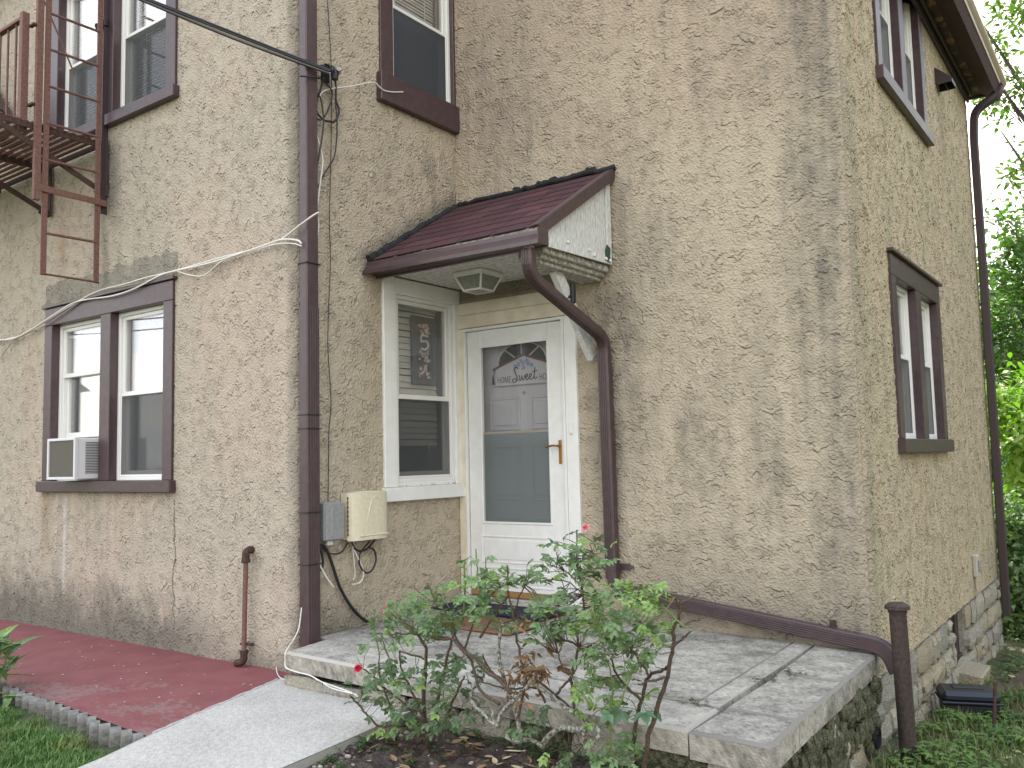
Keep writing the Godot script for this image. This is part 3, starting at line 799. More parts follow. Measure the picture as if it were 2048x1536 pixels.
func entry(H: Node3D) -> void:
	var d := node("front_door", H)
	var g := Geo.new()
	obj("casing_board", Geo.new().span(Vector3(0.004, 0.0, -0.14), Vector3(0.075, 2.225, 0.03), 0.004), M.cream, d)
	obj("casing_board", Geo.new().span(Vector3(1.03, 0.0, -0.14), Vector3(1.13, 2.225, 0.03), 0.004), M.white, d)
	obj("casing_board", Geo.new().span(Vector3(0.005, 2.228, -0.14), Vector3(1.13, 2.335, 0.03), 0.003), M.cream, d)
	obj("casing_board", Geo.new().span(Vector3(0.003, 2.337, -0.14), Vector3(1.128, 2.432, 0.026), 0.003), M.cream, d)
	g.span(Vector3(0.076, 2.2, 0.0), Vector3(1.03, 2.222, 0.036), 0.002)
	g.span(Vector3(0.076, 0.12, 0.0), Vector3(0.088, 2.2, 0.033), 0.002)
	g.span(Vector3(1.008, 0.12, 0.0), Vector3(1.029, 2.2, 0.036), 0.002)
	obj("door_stop", g, M.white, d)
	obj("threshold", Geo.new().span(Vector3(0.0, -0.03, -0.17), Vector3(1.13, 0.115, 0.05), 0.006), M.slab_pale, d)
	# inner door: raised panels, a fan light, a viewer
	g = Geo.new()
	var zi := -0.145
	g.span(Vector3(0.08, 0.13, zi - 0.04), Vector3(1.02, 2.2, zi), 0.0)
	var leaf := obj("inner_door", g, M.inner_door, d)
	for p in [[0.20, 0.50, 1.40, 1.66], [0.60, 0.90, 1.40, 1.66], [0.20, 0.50, 0.85, 1.28], [0.60, 0.90, 0.85, 1.28], [0.20, 0.50, 0.3, 0.72], [0.60, 0.90, 0.3, 0.72]]:
		g = Geo.new()
		frame4(g, p[0], p[1], p[2], p[3], 0.016, zi + 0.001, zi + 0.011)
		g.span(Vector3(p[0] + 0.04, p[2] + 0.04, zi), Vector3(p[1] - 0.04, p[3] - 0.04, zi + 0.009), 0.008)
		obj("door_panel", g, M.inner_door, d)
	g = Geo.new()
	var fan := PackedVector2Array()
	for k in 17: fan.append(Vector2(0.53 + 0.235 * cos(PI * k / 16.0), 1.925 + 0.17 * sin(PI * k / 16.0)))
	g.plate(fan, Vector3(0, 0, zi + 0.001), Vector3.RIGHT, Vector3.UP, 0.006)
	obj("fan_light", g, M.black, d)
	g = Geo.new()
	for k in [4, 8, 12]: g.bar(Vector3(0.53, 1.925, zi + 0.012), Vector3(0.53 + 0.235 * cos(PI * k / 16.0), 1.925 + 0.17 * sin(PI * k / 16.0), zi + 0.012), 0.012, 0.01, Vector3(0, 0, 1))
	var rim := []
	for k in 17: rim.append(Vector3(0.53 + 0.24 * cos(PI * k / 16.0), 1.925 + 0.175 * sin(PI * k / 16.0), zi + 0.008))
	g.tube(rim, 0.011)
	obj("fan_light_bars", g, M.inner_door, d)
	obj("door_viewer", Geo.new().lathe(Vector3(0.54, 1.69, zi), [Vector2(0.012, 0.0), Vector2(0.014, 0.006), Vector2(0.006, 0.008), Vector2(0, 0.004)], 12, Vector3(0, 0, 1)), M.brass, d)
	# storm door
	var s := node("storm_door", H)
	g = Geo.new()
	var z0 := -0.035
	var z1 := 0.006
	g.span(Vector3(0.09, 0.165, z0), Vector3(0.225, 2.198, z1), 0.006)
	g.span(Vector3(0.868, 0.165, z0), Vector3(1.006, 2.198, z1), 0.006)
	g.span(Vector3(0.225, 2.065, z0 + 0.001), Vector3(0.868, 2.198, z1 - 0.001), 0.004)
	g.span(Vector3(0.225, 0.165, z0 + 0.001), Vector3(0.868, 0.685, z1 - 0.001), 0.004)
	frame4(g, 0.215, 0.878, 0.675, 2.075, 0.018, z1 - 0.004, z1 + 0.007)
	obj("door_frame", g, M.white, s)
	for p in [[0.20, 0.875, 0.375, 0.585], [0.20, 0.875, 0.2, 0.345]]:
		g = Geo.new()
		frame4(g, p[0], p[1], p[2], p[3], 0.013, z1 - 0.003, z1 + 0.006)
		g.span(Vector3(p[0] + 0.03, p[2] + 0.03, z1 - 0.003), Vector3(p[1] - 0.03, p[3] - 0.03, z1 + 0.004), 0.006)
		obj("kick_panel", g, M.white, s)
	obj("pane", Geo.new().span(Vector3(0.23, 1.38, -0.016), Vector3(0.862, 2.06, -0.012), 0.0), M.pane_soft, s)
	obj("pane", Geo.new().span(Vector3(0.23, 0.69, -0.022), Vector3(0.862, 1.385, -0.018), 0.0), M.pane_soft, s)
	obj("glass_rail", Geo.new().span(Vector3(0.232, 1.368, -0.024), Vector3(0.86, 1.388, -0.006), 0.003), M.cable_grey, s)
	g = Geo.new()
	g.quad(Vector3(0.232, 0.69, -0.010), Vector3(0.861, 0.69, -0.010), Vector3(0.861, 1.37, -0.010), Vector3(0.232, 1.37, -0.010), Vector3(0, 0, 1))
	obj("insect_screen", g, M.screen_pale, s)
	g = Geo.new()
	g.span(Vector3(0.95, 1.13, z1), Vector3(0.974, 1.305, z1 + 0.012), 0.003)
	g.tube([Vector3(0.962, 1.262, z1 + 0.01), Vector3(0.962, 1.262, z1 + 0.05)], 0.008)
	g.tube([Vector3(0.966, 1.262, z1 + 0.05), Vector3(0.93, 1.266, z1 + 0.054), Vector3(0.90, 1.262, z1 + 0.052), Vector3(0.862, 1.254, z1 + 0.05)], 0.007, 0.009)
	obj("door_handle", g, M.brass, s)
	for y in [0.3, 0.72, 1.25, 1.78, 2.05]:
		g = Geo.new()
		g.span(Vector3(0.078, y - 0.05, 0.03), Vector3(0.094, y + 0.05, 0.038), 0.002)
		g.tube([Vector3(0.09, y - 0.05, 0.034), Vector3(0.09, y + 0.05, 0.034)], 0.006)
		obj("hinge", g, M.vinyl, s)
	obj("door_sweep", Geo.new().span(Vector3(0.095, 0.122, -0.03), Vector3(1.0, 0.163, 0.012), 0.003), M.sweep, s)
	g = Geo.new()
	g.span(Vector3(1.062, 1.34, 0.03), Vector3(1.092, 1.43, 0.042), 0.004)
	g.lathe(Vector3(1.077, 1.36, 0.042), [Vector2(0.009, 0), Vector2(0.007, 0.006), Vector2(0, 0.007)], 10, Vector3(0, 0, 1))
	tag(obj("doorbell", g, M.vinyl, self), "small white doorbell button on the casing right of the white door", "doorbell")

func foundation(H: Node3D) -> void:
	var F := node("foundation_wall", H)
	var g := Geo.new()
	g.span(Vector3(2.7, -1.3, -2.33), Vector3(3.085, -0.15, 0.0), 0.0)
	g.span(Vector3(2.7, -1.3, -5.0), Vector3(3.085, -0.15, -2.98), 0.0)
	g.span(Vector3(2.7, -1.3, -2.98), Vector3(3.085, -0.60, -2.33), 0.0)
	g.span(Vector3(-6.2, -1.3, 1.4), Vector3(-0.03, -0.2, 1.655), 0.0)
	obj("mortar", g, M.mortar, F)
	obj("basement_window", Geo.new().span(Vector3(2.8, -0.6, -2.98), Vector3(3.045, -0.15, -2.33), 0.0), M.black, F)
	g = Geo.new()
	for z in [-2.36, -2.575, -2.79]: g.span(Vector3(3.046, -0.6, z - 0.02), Vector3(3.06, -0.16, z + 0.02), 0.002)
	g.span(Vector3(3.046, -0.6, -2.98), Vector3(3.064, -0.565, -2.33), 0.002)
	obj("basement_window_frame", g, M.rust_dark, F)
	var y := -0.17
	var row := 0
	while y > -1.2:
		var h := rng.randf_range(0.17, 0.22)
		var z := -0.0 + rng.randf_range(0.0, 0.02)
		while z > -4.98:
			var w := rng.randf_range(0.2, 0.46)
			if rng.randf() < 0.2: w = rng.randf_range(0.10, 0.16)
			w = minf(w, z + 5.02)
			var c := z - w / 2
			var opening := c - w / 2 < -2.33 and c + w / 2 > -2.98 and y - h / 2 > -0.60
			if opening and c > -2.6:
				w = maxf(0.06, z + 2.33); c = z - w / 2
			elif opening:
				w = maxf(0.1, w * 0.8); z = minf(z, -2.98); c = z - w / 2
			var parts := 1 if w > 0.17 or h < 0.16 else 1 + rng.randi() % 2
			for q in parts:
				g = Geo.new()
				var hh := h / parts
				g.rock(Vector3(3.085, y - hh * (q + 0.5), c), Vector3(0, 0, -1), Vector3.UP, Vector3(1, 0, 0), w - 0.022, hh - 0.02, rng.randf_range(0.035, 0.06), rng)
				obj("stone", g, M["stone%d" % (rng.randi() % 4)], F)
			z = c - w / 2
			if opening and z > -2.98 and z < -2.30: z = -2.98
		y -= h
		row += 1
	g = Geo.new()
	g.box(Vector3(3.17, -0.77, -2.60), Vector3(0.22, 0.34, 0.44), 0.014, Basis(Vector3(0, 0, 1), -0.14))
	obj("ledge", g, M.stone3, F)

# ---------------------------------------------------------------- the canopy over the door
func build_canopy() -> void:
	var c := thing("door_canopy", "small lean-to canopy with maroon shingles and white board end over the door", "canopy", Vector3.ZERO)
	var top := Vector3(0, 3.235, 0.012)
	var low := Vector3(0, 2.625, 1.0)
	var down := (low - top).normalized()
	var up := Vector3(1, 0, 0).cross(down).normalized()
	if up.y < 0.0: up = -up
	var le := top.distance_to(low)
	var x1 := 1.475
	var g := Geo.new()
	g.bar(Vector3(x1 / 2, 0, 0) + top - up * 0.02, Vector3(x1 / 2, 0, 0) + low - up * 0.02, x1 - 0.01, 0.03, up)
	obj("roof_deck", g, M.grey_wood, c)
	var rows := 8
	var ex := le / rows
	for r in rows:
		var x := 0.005
		var off := rng.randf_range(0.06, 0.3)
		while x < x1 - 0.01:
			var xe := minf(x1, x + (off if x < 0.01 else rng.randf_range(0.27, 0.33)))
			if x1 - xe < 0.06: xe = x1
			var s0 := top + down * (r * ex - 0.02)
			var s1 := top + down * ((r + 1) * ex + 0.006 + rng.randf_range(0.0, 0.006))
			var lift := up * 0.0035
			g = Geo.new()
			g.bar(Vector3((x + xe) / 2, 0, 0) + s0 + lift * 0.6, Vector3((x + xe) / 2, 0, 0) + s1 + lift * 2.6, xe - x - 0.011, 0.008, up, 0.0015)
			obj("shingle", g, M["shingle%d" % (rng.randi() % 3)], c)
			x = xe
	# black tar along both walls
	for e in [[Vector3(0.02, 3.25, 0.02), Vector3(1.5, 3.255, 0.02), 34, 0.02], [Vector3(0.016, 3.25, 0.01), Vector3(0.016, 2.625, 1.03), 30, 0.026]]:
		g = Geo.new()
		var pts := []
		for k in int(e[2]) + 1:
			var t: float = float(k) / float(e[2])
			pts.append(e[0].lerp(e[1], t) + Vector3(0, rng.randf_range(-0.006, 0.012), rng.randf_range(-0.004, 0.004)))
		g.tube(pts, float(e[3]), float(e[3]) * 1.2, 6)
		for k in 9:
			var p: Vector3 = pts[rng.randi() % pts.size()]
			g.rock(p + Vector3(0, 0.006, 0), Vector3(1, 0, 0), Vector3(0, 1, 0), Vector3(0, 0.3, 1).normalized(), rng.randf_range(0.03, 0.08), rng.randf_range(0.025, 0.05), 0.02, rng)
		obj("tar_flashing", g, M.tar, c)
	# brown rake strip and gutter
	g = Geo.new()
	g.bar(Vector3(x1 + 0.008, 0, 0) + top - up * 0.022, Vector3(x1 + 0.008, 0, 0) + low - up * 0.022, 0.018, 0.075, up)
	g.bar(Vector3(x1 - 0.012, 0, 0) + top + up * 0.014, Vector3(x1 - 0.012, 0, 0) + low + up * 0.014, 0.06, 0.008, up)
	obj("rake_trim", g, M.brown, c)
	g = Geo.new()
	g.sweep(gutter_profile(), [Vector3(1.53, 2.545, 0.965), Vector3(0.012, 2.567, 0.965)], Vector3(0, 0, 1))
	g.box(Vector3(1.531, 2.548, 1.022), Vector3(0.006, 0.102, 0.122), 0.002)
	obj("gutter", g, M.brown, c)
	# end: boards under the rake, bottom rail, boxed moulding
	var zb := 0.03
	var zf := 0.88
	var n := 13
	for k in n:
		var a := lerpf(zb, zf, float(k) / n)
		var b := lerpf(zb, zf, float(k + 1) / n) - 0.0035
		var ya := 3.19 - (a - zb) * 0.617
		var yb := 3.19 - (b - zb) * 0.617
		if yb < 2.63: yb = 2.63
		if ya < 2.64: continue
		g = Geo.new()
		g.plate(PackedVector2Array([Vector2(-a, 2.6), Vector2(-b, 2.6), Vector2(-b, yb), Vector2(-a, ya)]), Vector3(1.43 + rng.randf_range(0, 0.002), 0, 0), Vector3(0, 0, -1), Vector3.UP, 0.014)
		obj("end_board", g, M.old_white, c)
	g = Geo.new()
	g.plate(PackedVector2Array([Vector2(-zf - 0.01, 2.525), Vector2(-zb, 2.545), Vector2(-zb, 2.645), Vector2(-zf - 0.01, 2.63)]), Vector3(1.444, 0, 0), Vector3(0, 0, -1), Vector3.UP, 0.016)
	obj("bottom_rail", g, M.old_white, c)
	obj("end_stile", Geo.new().span(Vector3(1.445, 2.646, 0.02), Vector3(1.458, 3.17, 0.085), 0.003), M.old_white, c)
	g = Geo.new()
	for z in [0.62, 0.35, 0.28, 0.12, 0.06]: g.rock(Vector3(1.461, 2.578 + rng.randf_range(-0.02, 0.02), z), Vector3(0, 0, -1), Vector3.UP, Vector3(1, 0, 0), 0.03, 0.02, 0.012, rng)
	obj("peeling_paint", g, M.white, c)
	g = Geo.new()
	g.plate(PackedVector2Array([Vector2(-0.125, 2.56), Vector2(-0.06, 2.55), Vector2(-0.05, 2.66), Vector2(-0.1, 2.68), Vector2(-0.13, 2.63)]), Vector3(1.4605, 0, 0), Vector3(0, 0, -1), Vector3.UP, 0.0015)
	obj("bare_patch", g, M.peeled_green, c)
	for k in 7:
		g = Geo.new()
		var z := 0.02 + k * 0.134
		g.span(Vector3(0.03, 2.552, z), Vector3(1.40, 2.566, z + 0.131), 0.003)
		obj("soffit_board", g, M.soffit_white, c)
	g = Geo.new()
	g.span(Vector3(1.20, 2.44, 0.02), Vector3(1.36, 2.552, 0.80), 0.006)
	g.span(Vector3(1.36, 2.465, 0.02), Vector3(1.39, 2.55, 0.83), 0.008)
	g.span(Vector3(1.39, 2.495, 0.02), Vector3(1.425, 2.545, 0.86), 0.008)
	g.span(Vector3(1.20, 2.47, 0.80), Vector3(1.36, 2.55, 0.83), 0.006)
	obj("moulding", g, M.grey_wood, c)
	obj("front_board", Geo.new().span(Vector3(0.02, 2.50, 0.93), Vector3(1.46, 2.62, 0.962), 0.003), M.brown, c)
	# diagonal brace
	g = Geo.new()
	g.bar(Vector3(1.285, 2.46, 0.52), Vector3(1.285, 1.89, 0.055), 0.045, 0.095, Vector3(0, 1, 0))
	obj("brace", g, M.old_white, c)

	g = Geo.new()
	g.span(Vector3(1.309, 2.24, 0.33), Vector3(1.335, 2.38, 0.372), 0.006)
	g.tube([Vector3(1.32, 2.3, 0.36), Vector3(1.30, 2.27, 0.40), Vector3(1.28, 2.25, 0.40), Vector3(1.275, 2.23, 0.36)], 0.008)
	tag(obj("clip_lamp", g, M.black), "small black clip fixed to the canopy's diagonal white brace", "clip")

	# the lantern under the soffit
	var l := thing("porch_light", "white square lantern with frosted panes under the canopy", "lamp", Vector3(0.56, 2.55, 0.44))
	g = Geo.new()
	g.box(Vector3(0, -0.012, 0), Vector3(0.27, 0.024, 0.27), 0.004)
	obj("base_plate", g, M.white, l)
	g = Geo.new()
	var a := 0.125
	var b := 0.078
	var yt := -0.026
	var yb2 := -0.135
	for s in [[1, 1], [1, -1], [-1, -1], [-1, 1]]:
		g.bar(Vector3(s[0] * a, yt, s[1] * a), Vector3(s[0] * b, yb2, s[1] * b), 0.014, 0.014)
	for q in 4:
		var ss2 := [Vector2(1, 1), Vector2(1, -1), Vector2(-1, -1), Vector2(-1, 1), Vector2(1, 1)]
		for e in [[a, yt - 0.004], [b, yb2]]:
			g.bar(Vector3(ss2[q].x * e[0], e[1], ss2[q].y * e[0]), Vector3(ss2[q + 1].x * e[0], e[1], ss2[q + 1].y * e[0]), 0.012, 0.014)
	obj("frame", g, M.white, l)
	for q in 4:
		var ss2 := [Vector2(1, 1), Vector2(1, -1), Vector2(-1, -1), Vector2(-1, 1), Vector2(1, 1)]
		var p: Vector2 = ss2[q]
		var r: Vector2 = ss2[q + 1]
		g = Geo.new()
		g.fquad(Vector3(p.x * a, yt, p.y * a) * 0.985, Vector3(r.x * a, yt, r.y * a) * 0.985, Vector3(r.x * b, yb2, r.y * b) * 0.985, Vector3(p.x * b, yb2, p.y * b) * 0.985, Vector3(p.x + r.x, 0, p.y + r.y))
		obj("pane", g, M.frosted, l)
	obj("pane", Geo.new().span(Vector3(-b, yb2 - 0.002, -b), Vector3(b, yb2 + 0.002, b), 0.0), M.frosted, l)
	obj("finial", Geo.new().lathe(Vector3(0, yb2, 0), [Vector2(0.012, 0.002), Vector2(0.012, -0.006), Vector2(0, -0.014)], 12), M.steel, l)

func pipe_profile(w: float, h: float, ribs: bool) -> PackedVector2Array:      # a rectangular downspout, ribbed on its two broad faces; x across, y out
	var p := PackedVector2Array()
	var a := w / 2
	var b := h / 2
	for s in [1.0, -1.0]:
		p.append(Vector2(-a * s, -b * s + 0.008 * s)); p.append(Vector2(-a * s + 0.008 * s, -b * s))
		if ribs:
			for k in 4:
				var x := lerpf(-a + 0.014, a - 0.014, (k + 0.5) / 4.0)
				var e := 0.0055
				p.append(Vector2((x - e) * s, -b * s)); p.append(Vector2((x - e * 0.5) * s, (-b + 0.0045) * s)); p.append(Vector2((x + e * 0.5) * s, (-b + 0.0045) * s)); p.append(Vector2((x + e) * s, -b * s))
		p.append(Vector2(a * s - 0.008 * s, -b * s)); p.append(Vector2(a * s, -b * s + 0.008 * s))
	return p

func rounded(pts: Array, r: float, n := 6) -> Array:      # a polyline with its corners rounded
	var o := [pts[0]]
	for k in range(1, pts.size() - 1):
		var p: Vector3 = pts[k]
		var a: Vector3 = p + (pts[k - 1] - p).normalized() * r
		var b: Vector3 = p + (pts[k + 1] - p).normalized() * r
		for q in n + 1:
			var t := float(q) / n
			o.append(a.lerp(p, t).lerp(p.lerp(b, t), t))
	o.append(pts[-1])
	return o

func curve(pts: Array, n := 6) -> Array:
	var o := []
	for k in pts.size() - 1:
		var a: Vector3 = pts[maxi(k - 1, 0)]
		var b: Vector3 = pts[k]
		var c: Vector3 = pts[k + 1]
		var d: Vector3 = pts[mini(k + 2, pts.size() - 1)]
		for q in n: o.append(b.cubic_interpolate(c, a, d, float(q) / n))
	o.append(pts[-1])
	return o

func build_downspouts() -> void:
	var g := Geo.new()
	var d := thing("downspout", "tall straight brown downspout running full height beside the projecting wall's corner", "downspout", Vector3(0.07, 0.0, 1.63))
	g.sweep(pipe_profile(0.105, 0.075, false), [Vector3(0, 5.05, 0), Vector3(0, 2.12, 0)], Vector3(0, 0, 1))
	obj("pipe", g, M.brown, d)
	g = Geo.new()
	g.sweep(pipe_profile(0.112, 0.082, true), [Vector3(0, 2.2, 0), Vector3(0, 0.02, 0)], Vector3(0, 0, 1))
	obj("pipe", g, M.brown, d)
	for y in [3.86, 2.49, 1.49, 1.40, 0.86, 0.53]:
		g = Geo.new()
		frame4(g, -0.046, 0.046, -0.062, 0.062, 0.004, -0.004, 0.004)
		var b := obj("cable_tie", g, M.black, d)
		b.transform = Transform3D(Basis(Vector3(1, 0, 0), Vector3(0, 0, 1), Vector3(0, -1, 0)), Vector3(0, y, 0))
	# from the canopy's gutter
	d = thing("downspout", "brown downspout that slants from the canopy gutter to the wall right of the door", "downspout", Vector3(1.39, 0.3, 0.06))
	var o := Vector3(1.39, 0.3, 0.06)
	g = Geo.new()
	g.sweep(pipe_profile(0.062, 0.05, false), [Vector3(1.415, 2.51, 1.01) - o, Vector3(1.415, 2.47, 1.01) - o], Vector3(1, 0, 0))
	obj("outlet", g, M.cable_white, d)
	g = Geo.new()
	g.sweep(pipe_profile(0.08, 0.066, true), rounded([Vector3(1.412, 2.49, 1.01) - o, Vector3(1.408, 2.325, 1.01) - o, Vector3(1.392, 2.015, 0.062) - o, Vector3(1.392, 1.80, 0.062) - o], 0.10), Vector3(1, 0, 0))
	obj("elbow", g, M.brown, d)
	g = Geo.new()
	g.sweep(pipe_profile(0.086, 0.072, true), [Vector3(1.392, 1.84, 0.062) - o, Vector3(1.40, 0.33, 0.062) - o], Vector3(1, 0, 0))
	obj("pipe", g, M.brown, d)
	g = Geo.new()
	g.span(Vector3(1.29, 0.385, 0.02) - o, Vector3(1.52, 0.43, 0.026) - o, 0.001)
	g.span(Vector3(1.352, 0.386, 0.026) - o, Vector3(1.448, 0.429, 0.103) - o, 0.001)
	g.box(Vector3(1.52, 0.407, 0.023) - o, Vector3(0.03, 0.03, 0.005), 0.001, Basis(Vector3(0, 0, 1), PI / 4))
	obj("strap", g, M.brown, d)
	g = Geo.new()
	g.sweep(pipe_profile(0.08, 0.066, true), rounded([Vector3(1.40, 0.40, 0.062) - o, Vector3(1.40, 0.27, 0.062) - o, Vector3(1.62, 0.235, 0.062) - o], 0.09), Vector3(0, 0, 1))
	obj("elbow", g, M.brown, d)
	g = Geo.new()
	g.sweep(pipe_profile(0.066, 0.084, false), [Vector3(1.55, 0.243, 0.062) - o, Vector3(3.06, 0.062, 0.062) - o], Vector3(0, 0, 1))
	for k in 5:
		var a := Vector3(1.56, 0.262 - k * 0.0135, 0.0965) - o
		g.bar(a, a + Vector3(1.48, -0.1775, 0), 0.005, 0.006)
	obj("pipe", g, M.brown, d)
	g = Geo.new()
	g.sweep(pipe_profile(0.07, 0.088, true), rounded([Vector3(3.04, 0.064, 0.064) - o, Vector3(3.19, 0.045, 0.066) - o, Vector3(3.25, -0.085, 0.075) - o], 0.08, 8), Vector3(0, 0, 1), false)
	obj("elbow", g, M.brown, d)
	g = Geo.new()
	g.span(Vector3(2.86, 0.10, 0.012) - o, Vector3(2.90, 0.165, 0.02) - o, 0.003)
	obj("strap", g, M.rust_dark, d)
	# far corner of the side wall
	d = thing("downspout", "dark downspout with a curved top at the far end of the side wall", "downspout", Vector3(3.16, -0.6, -4.93))
	o = Vector3(3.16, -0.6, -4.93)
	g = Geo.new()
	g.sweep(pipe_profile(0.09, 0.075, true), rounded([Vector3(3.43, 5.06, -5.06) - o, Vector3(3.43, 4.98, -5.06) - o, Vector3(3.19, 4.80, -4.96) - o, Vector3(3.172, 4.5, -4.94) - o, Vector3(3.172, -0.55, -4.94) - o], 0.10), Vector3(0, 0, 1))
	obj("pipe", g, M.brown_dark, d)
	# hood, outlet cover
	d = thing("vent_hood", "small dark vent hood high on the side wall under the eave", "vent", Vector3(3.11, 4.52, -3.3))
	g = Geo.new()
	g.plate(PackedVector2Array([Vector2(0, 0.17), Vector2(0.14, 0.04), Vector2(0.14, 0.0), Vector2(0, 0.0)]), Vector3(0, 0, 0.10), Vector3(1, 0, 0), Vector3(0, 1, 0), -0.006 * 0 + 0.006)
	g.plate(PackedVector2Array([Vector2(0, 0.17), Vector2(0.14, 0.04), Vector2(0.14, 0.0), Vector2(0, 0.0)]), Vector3(0, 0, -0.106), Vector3(1, 0, 0), Vector3(0, 1, 0), 0.006)
	g.fquad(Vector3(0, 0.17, 0.105), Vector3(0.14, 0.04, 0.105), Vector3(0.14, 0.04, -0.105), Vector3(0, 0.17, -0.105), Vector3(1, 1, 0))
	g.fquad(Vector3(0.14, 0.0, 0.105), Vector3(0.14, 0.04, 0.105), Vector3(0.14, 0.04, -0.105), Vector3(0.14, 0.0, -0.105), Vector3(1, 0, 0))
	obj("hood", g, M.brown_dark, d)
	obj("flap", Geo.new().box(Vector3(0.06, 0.03, 0), Vector3(0.006, 0.1, 0.19), 0.001, Basis(Vector3(0, 0, 1), 0.5)), M.black, d)
	d = thing("outlet_cover", "white weatherproof outlet box low on the side wall near the far corner", "outlet", Vector3(3.11, 0.11, -3.52))
	obj("box", Geo.new().span(Vector3(0, -0.10, -0.07), Vector3(0.045, 0.10, 0.065), 0.01), M.outlet, d)
	obj("cover", Geo.new().span(Vector3(0.046, -0.05, -0.045), Vector3(0.056, 0.05, 0.045), 0.006), M.box_grey, d)
	obj("cable", Geo.new().tube(curve([Vector3(0.01, -0.1, 0.02), Vector3(0.015, -0.18, 0.02), Vector3(0.02, -0.28, 0.06), Vector3(0.0, -0.34, 0.1)]), 0.006), M.cable_grey, d)

# ---------------------------------------------------------------- fire escape
func build_fire_escape() -> void:
	var o := Vector3(-2.3, 3.83, 1.72)
	var f := thing("fire_escape", "rusty brown iron fire escape platform and stair under the upper left window", "fire escape", o)
	var g := Geo.new()
	# hanging drop ladder: part of the escape
	var l := node("ladder", f)
	for z in [1.79, 2.21]:
		obj("rail", Geo.new().bar(Vector3(-2.3, 5.6, z) - o, Vector3(-2.3, 2.665, z) - o, 0.012, 0.045, Vector3(0, 0, 1)), M.rust, l)
	for y in [5.36, 5.06, 4.77, 4.475, 4.175, 3.875, 3.58, 3.0]:
		obj("rung", Geo.new().tube([Vector3(-2.3, y, 1.79) - o, Vector3(-2.3, y - 0.005, 2.21) - o], 0.011), M.rust, l)
	obj("rung", Geo.new().bar(Vector3(-2.3, 2.675, 1.775) - o, Vector3(-2.3, 2.675, 2.225) - o, 0.03, 0.012), M.rust, l)
	obj("rung", Geo.new().bar(Vector3(-2.285, 3.33, 1.72) - o, Vector3(-2.285, 3.34, 2.26) - o, 0.012, 0.05), M.rust, l)
	# uprights
	obj("upright", Geo.new().bar(Vector3(-2.3, 5.6, 2.275) - o, Vector3(-2.3, 3.24, 2.275) - o, 0.05, 0.035, Vector3(1, 0, 0)), M.rust, f)
	obj("upright", Geo.new().bar(Vector3(-2.32, 5.4, 1.725) - o, Vector3(-2.32, 3.25, 1.725) - o, 0.012, 0.055, Vector3(0, 0, 1)), M.brown_dark, f)
	# platform: slats along the wall, cross bars, two triangular brackets
	var p := node("platform", f)
	for k in 14:
		var z := 1.79 + k * 0.062
		obj("slat", Geo.new().bar(Vector3(-5.9, 3.86, z) - o, Vector3(-2.33, 3.86, z) - o, 0.038, 0.01), M.rust, p)
	for x in [-2.335, -3.25, -4.2, -5.2]:
		obj("cross_bar", Geo.new().bar(Vector3(x, 3.83, 1.70) - o, Vector3(x, 3.83, 2.68) - o, 0.012, 0.05), M.rust_dark, p)
	obj("edge_bar", Geo.new().bar(Vector3(-5.9, 3.835, 2.665) - o, Vector3(-2.33, 3.835, 2.665) - o, 0.012, 0.06), M.rust, p)
	obj("edge_bar", Geo.new().bar(Vector3(-5.9, 3.835, 1.745) - o, Vector3(-2.33, 3.835, 1.745) - o, 0.012, 0.05), M.rust_dark, p)
	for x in [-2.33, -3.25, -5.2]:
		g = Geo.new()
		g.bar(Vector3(x, 3.9, 1.71) - o, Vector3(x, 3.40, 1.71) - o, 0.055, 0.014, Vector3(0, 0, 1))
		g.bar(Vector3(x, 3.81, 2.60) - o, Vector3(x, 3.43, 1.715) - o, 0.014, 0.045)
		g.tube(rounded([Vector3(x, 3.42, 1.71) - o, Vector3(x, 3.40, 1.74) - o, Vector3(x, 3.43, 1.80) - o], 0.02), 0.012)
		obj("bracket", g, M.rust_dark, f)
	# guard rail on the outer edge
	var r := node("guard_rail", f)
	obj("post", Geo.new().bar(Vector3(-2.40, 4.74, 2.345) - o, Vector3(-2.40, 3.79, 2.345) - o, 0.055, 0.05, Vector3(1, 0, 0)), M.rust, r)
	obj("post", Geo.new().bar(Vector3(-4.40, 4.74, 2.345) - o, Vector3(-4.40, 3.79, 2.345) - o, 0.055, 0.05, Vector3(1, 0, 0)), M.rust, r)
	obj("top_rail", Geo.new().bar(Vector3(-4.4, 4.70, 2.345) - o, Vector3(-2.40, 4.70, 2.345) - o, 0.045, 0.025), M.rust, r)
	obj("bottom_rail", Geo.new().bar(Vector3(-4.4, 3.86, 2.345) - o, Vector3(-2.40, 3.86, 2.345) - o, 0.045, 0.03), M.rust, r)
	for k in 14:
		var x := -2.53 - k * 0.135
		obj("baluster", Geo.new().tube([Vector3(x, 4.69, 2.345) - o, Vector3(x, 3.86, 2.345) - o], 0.009), M.rust, r)
	for y in [4.62, 3.98]: obj("clamp", Geo.new().span(Vector3(-2.37, y, 2.30) - o, Vector3(-2.29, y + 0.02, 2.33) - o, 0.003), M.rust_dark, f)
	obj("tie_rod", Geo.new().tube([Vector3(-2.6, 5.4, 2.3) - o, Vector3(-2.33, 4.35, 1.98) - o], 0.007), M.rust, f)
	# stair flight going up along the wall
	var s := node("stair", f)
	for k in 7:
		obj("tread", Geo.new().box(Vector3(-3.55 - k * 0.2, 3.95 + k * 0.2, 1.98) - o, Vector3(0.22, 0.035, 0.42), 0.004), M.rust_dark, s)
	for z in [1.75, 2.21]:
		obj("stringer", Geo.new().bar(Vector3(-3.35, 3.86, z) - o, Vector3(-4.9, 5.4, z) - o, 0.014, 0.12), M.rust_dark, s)

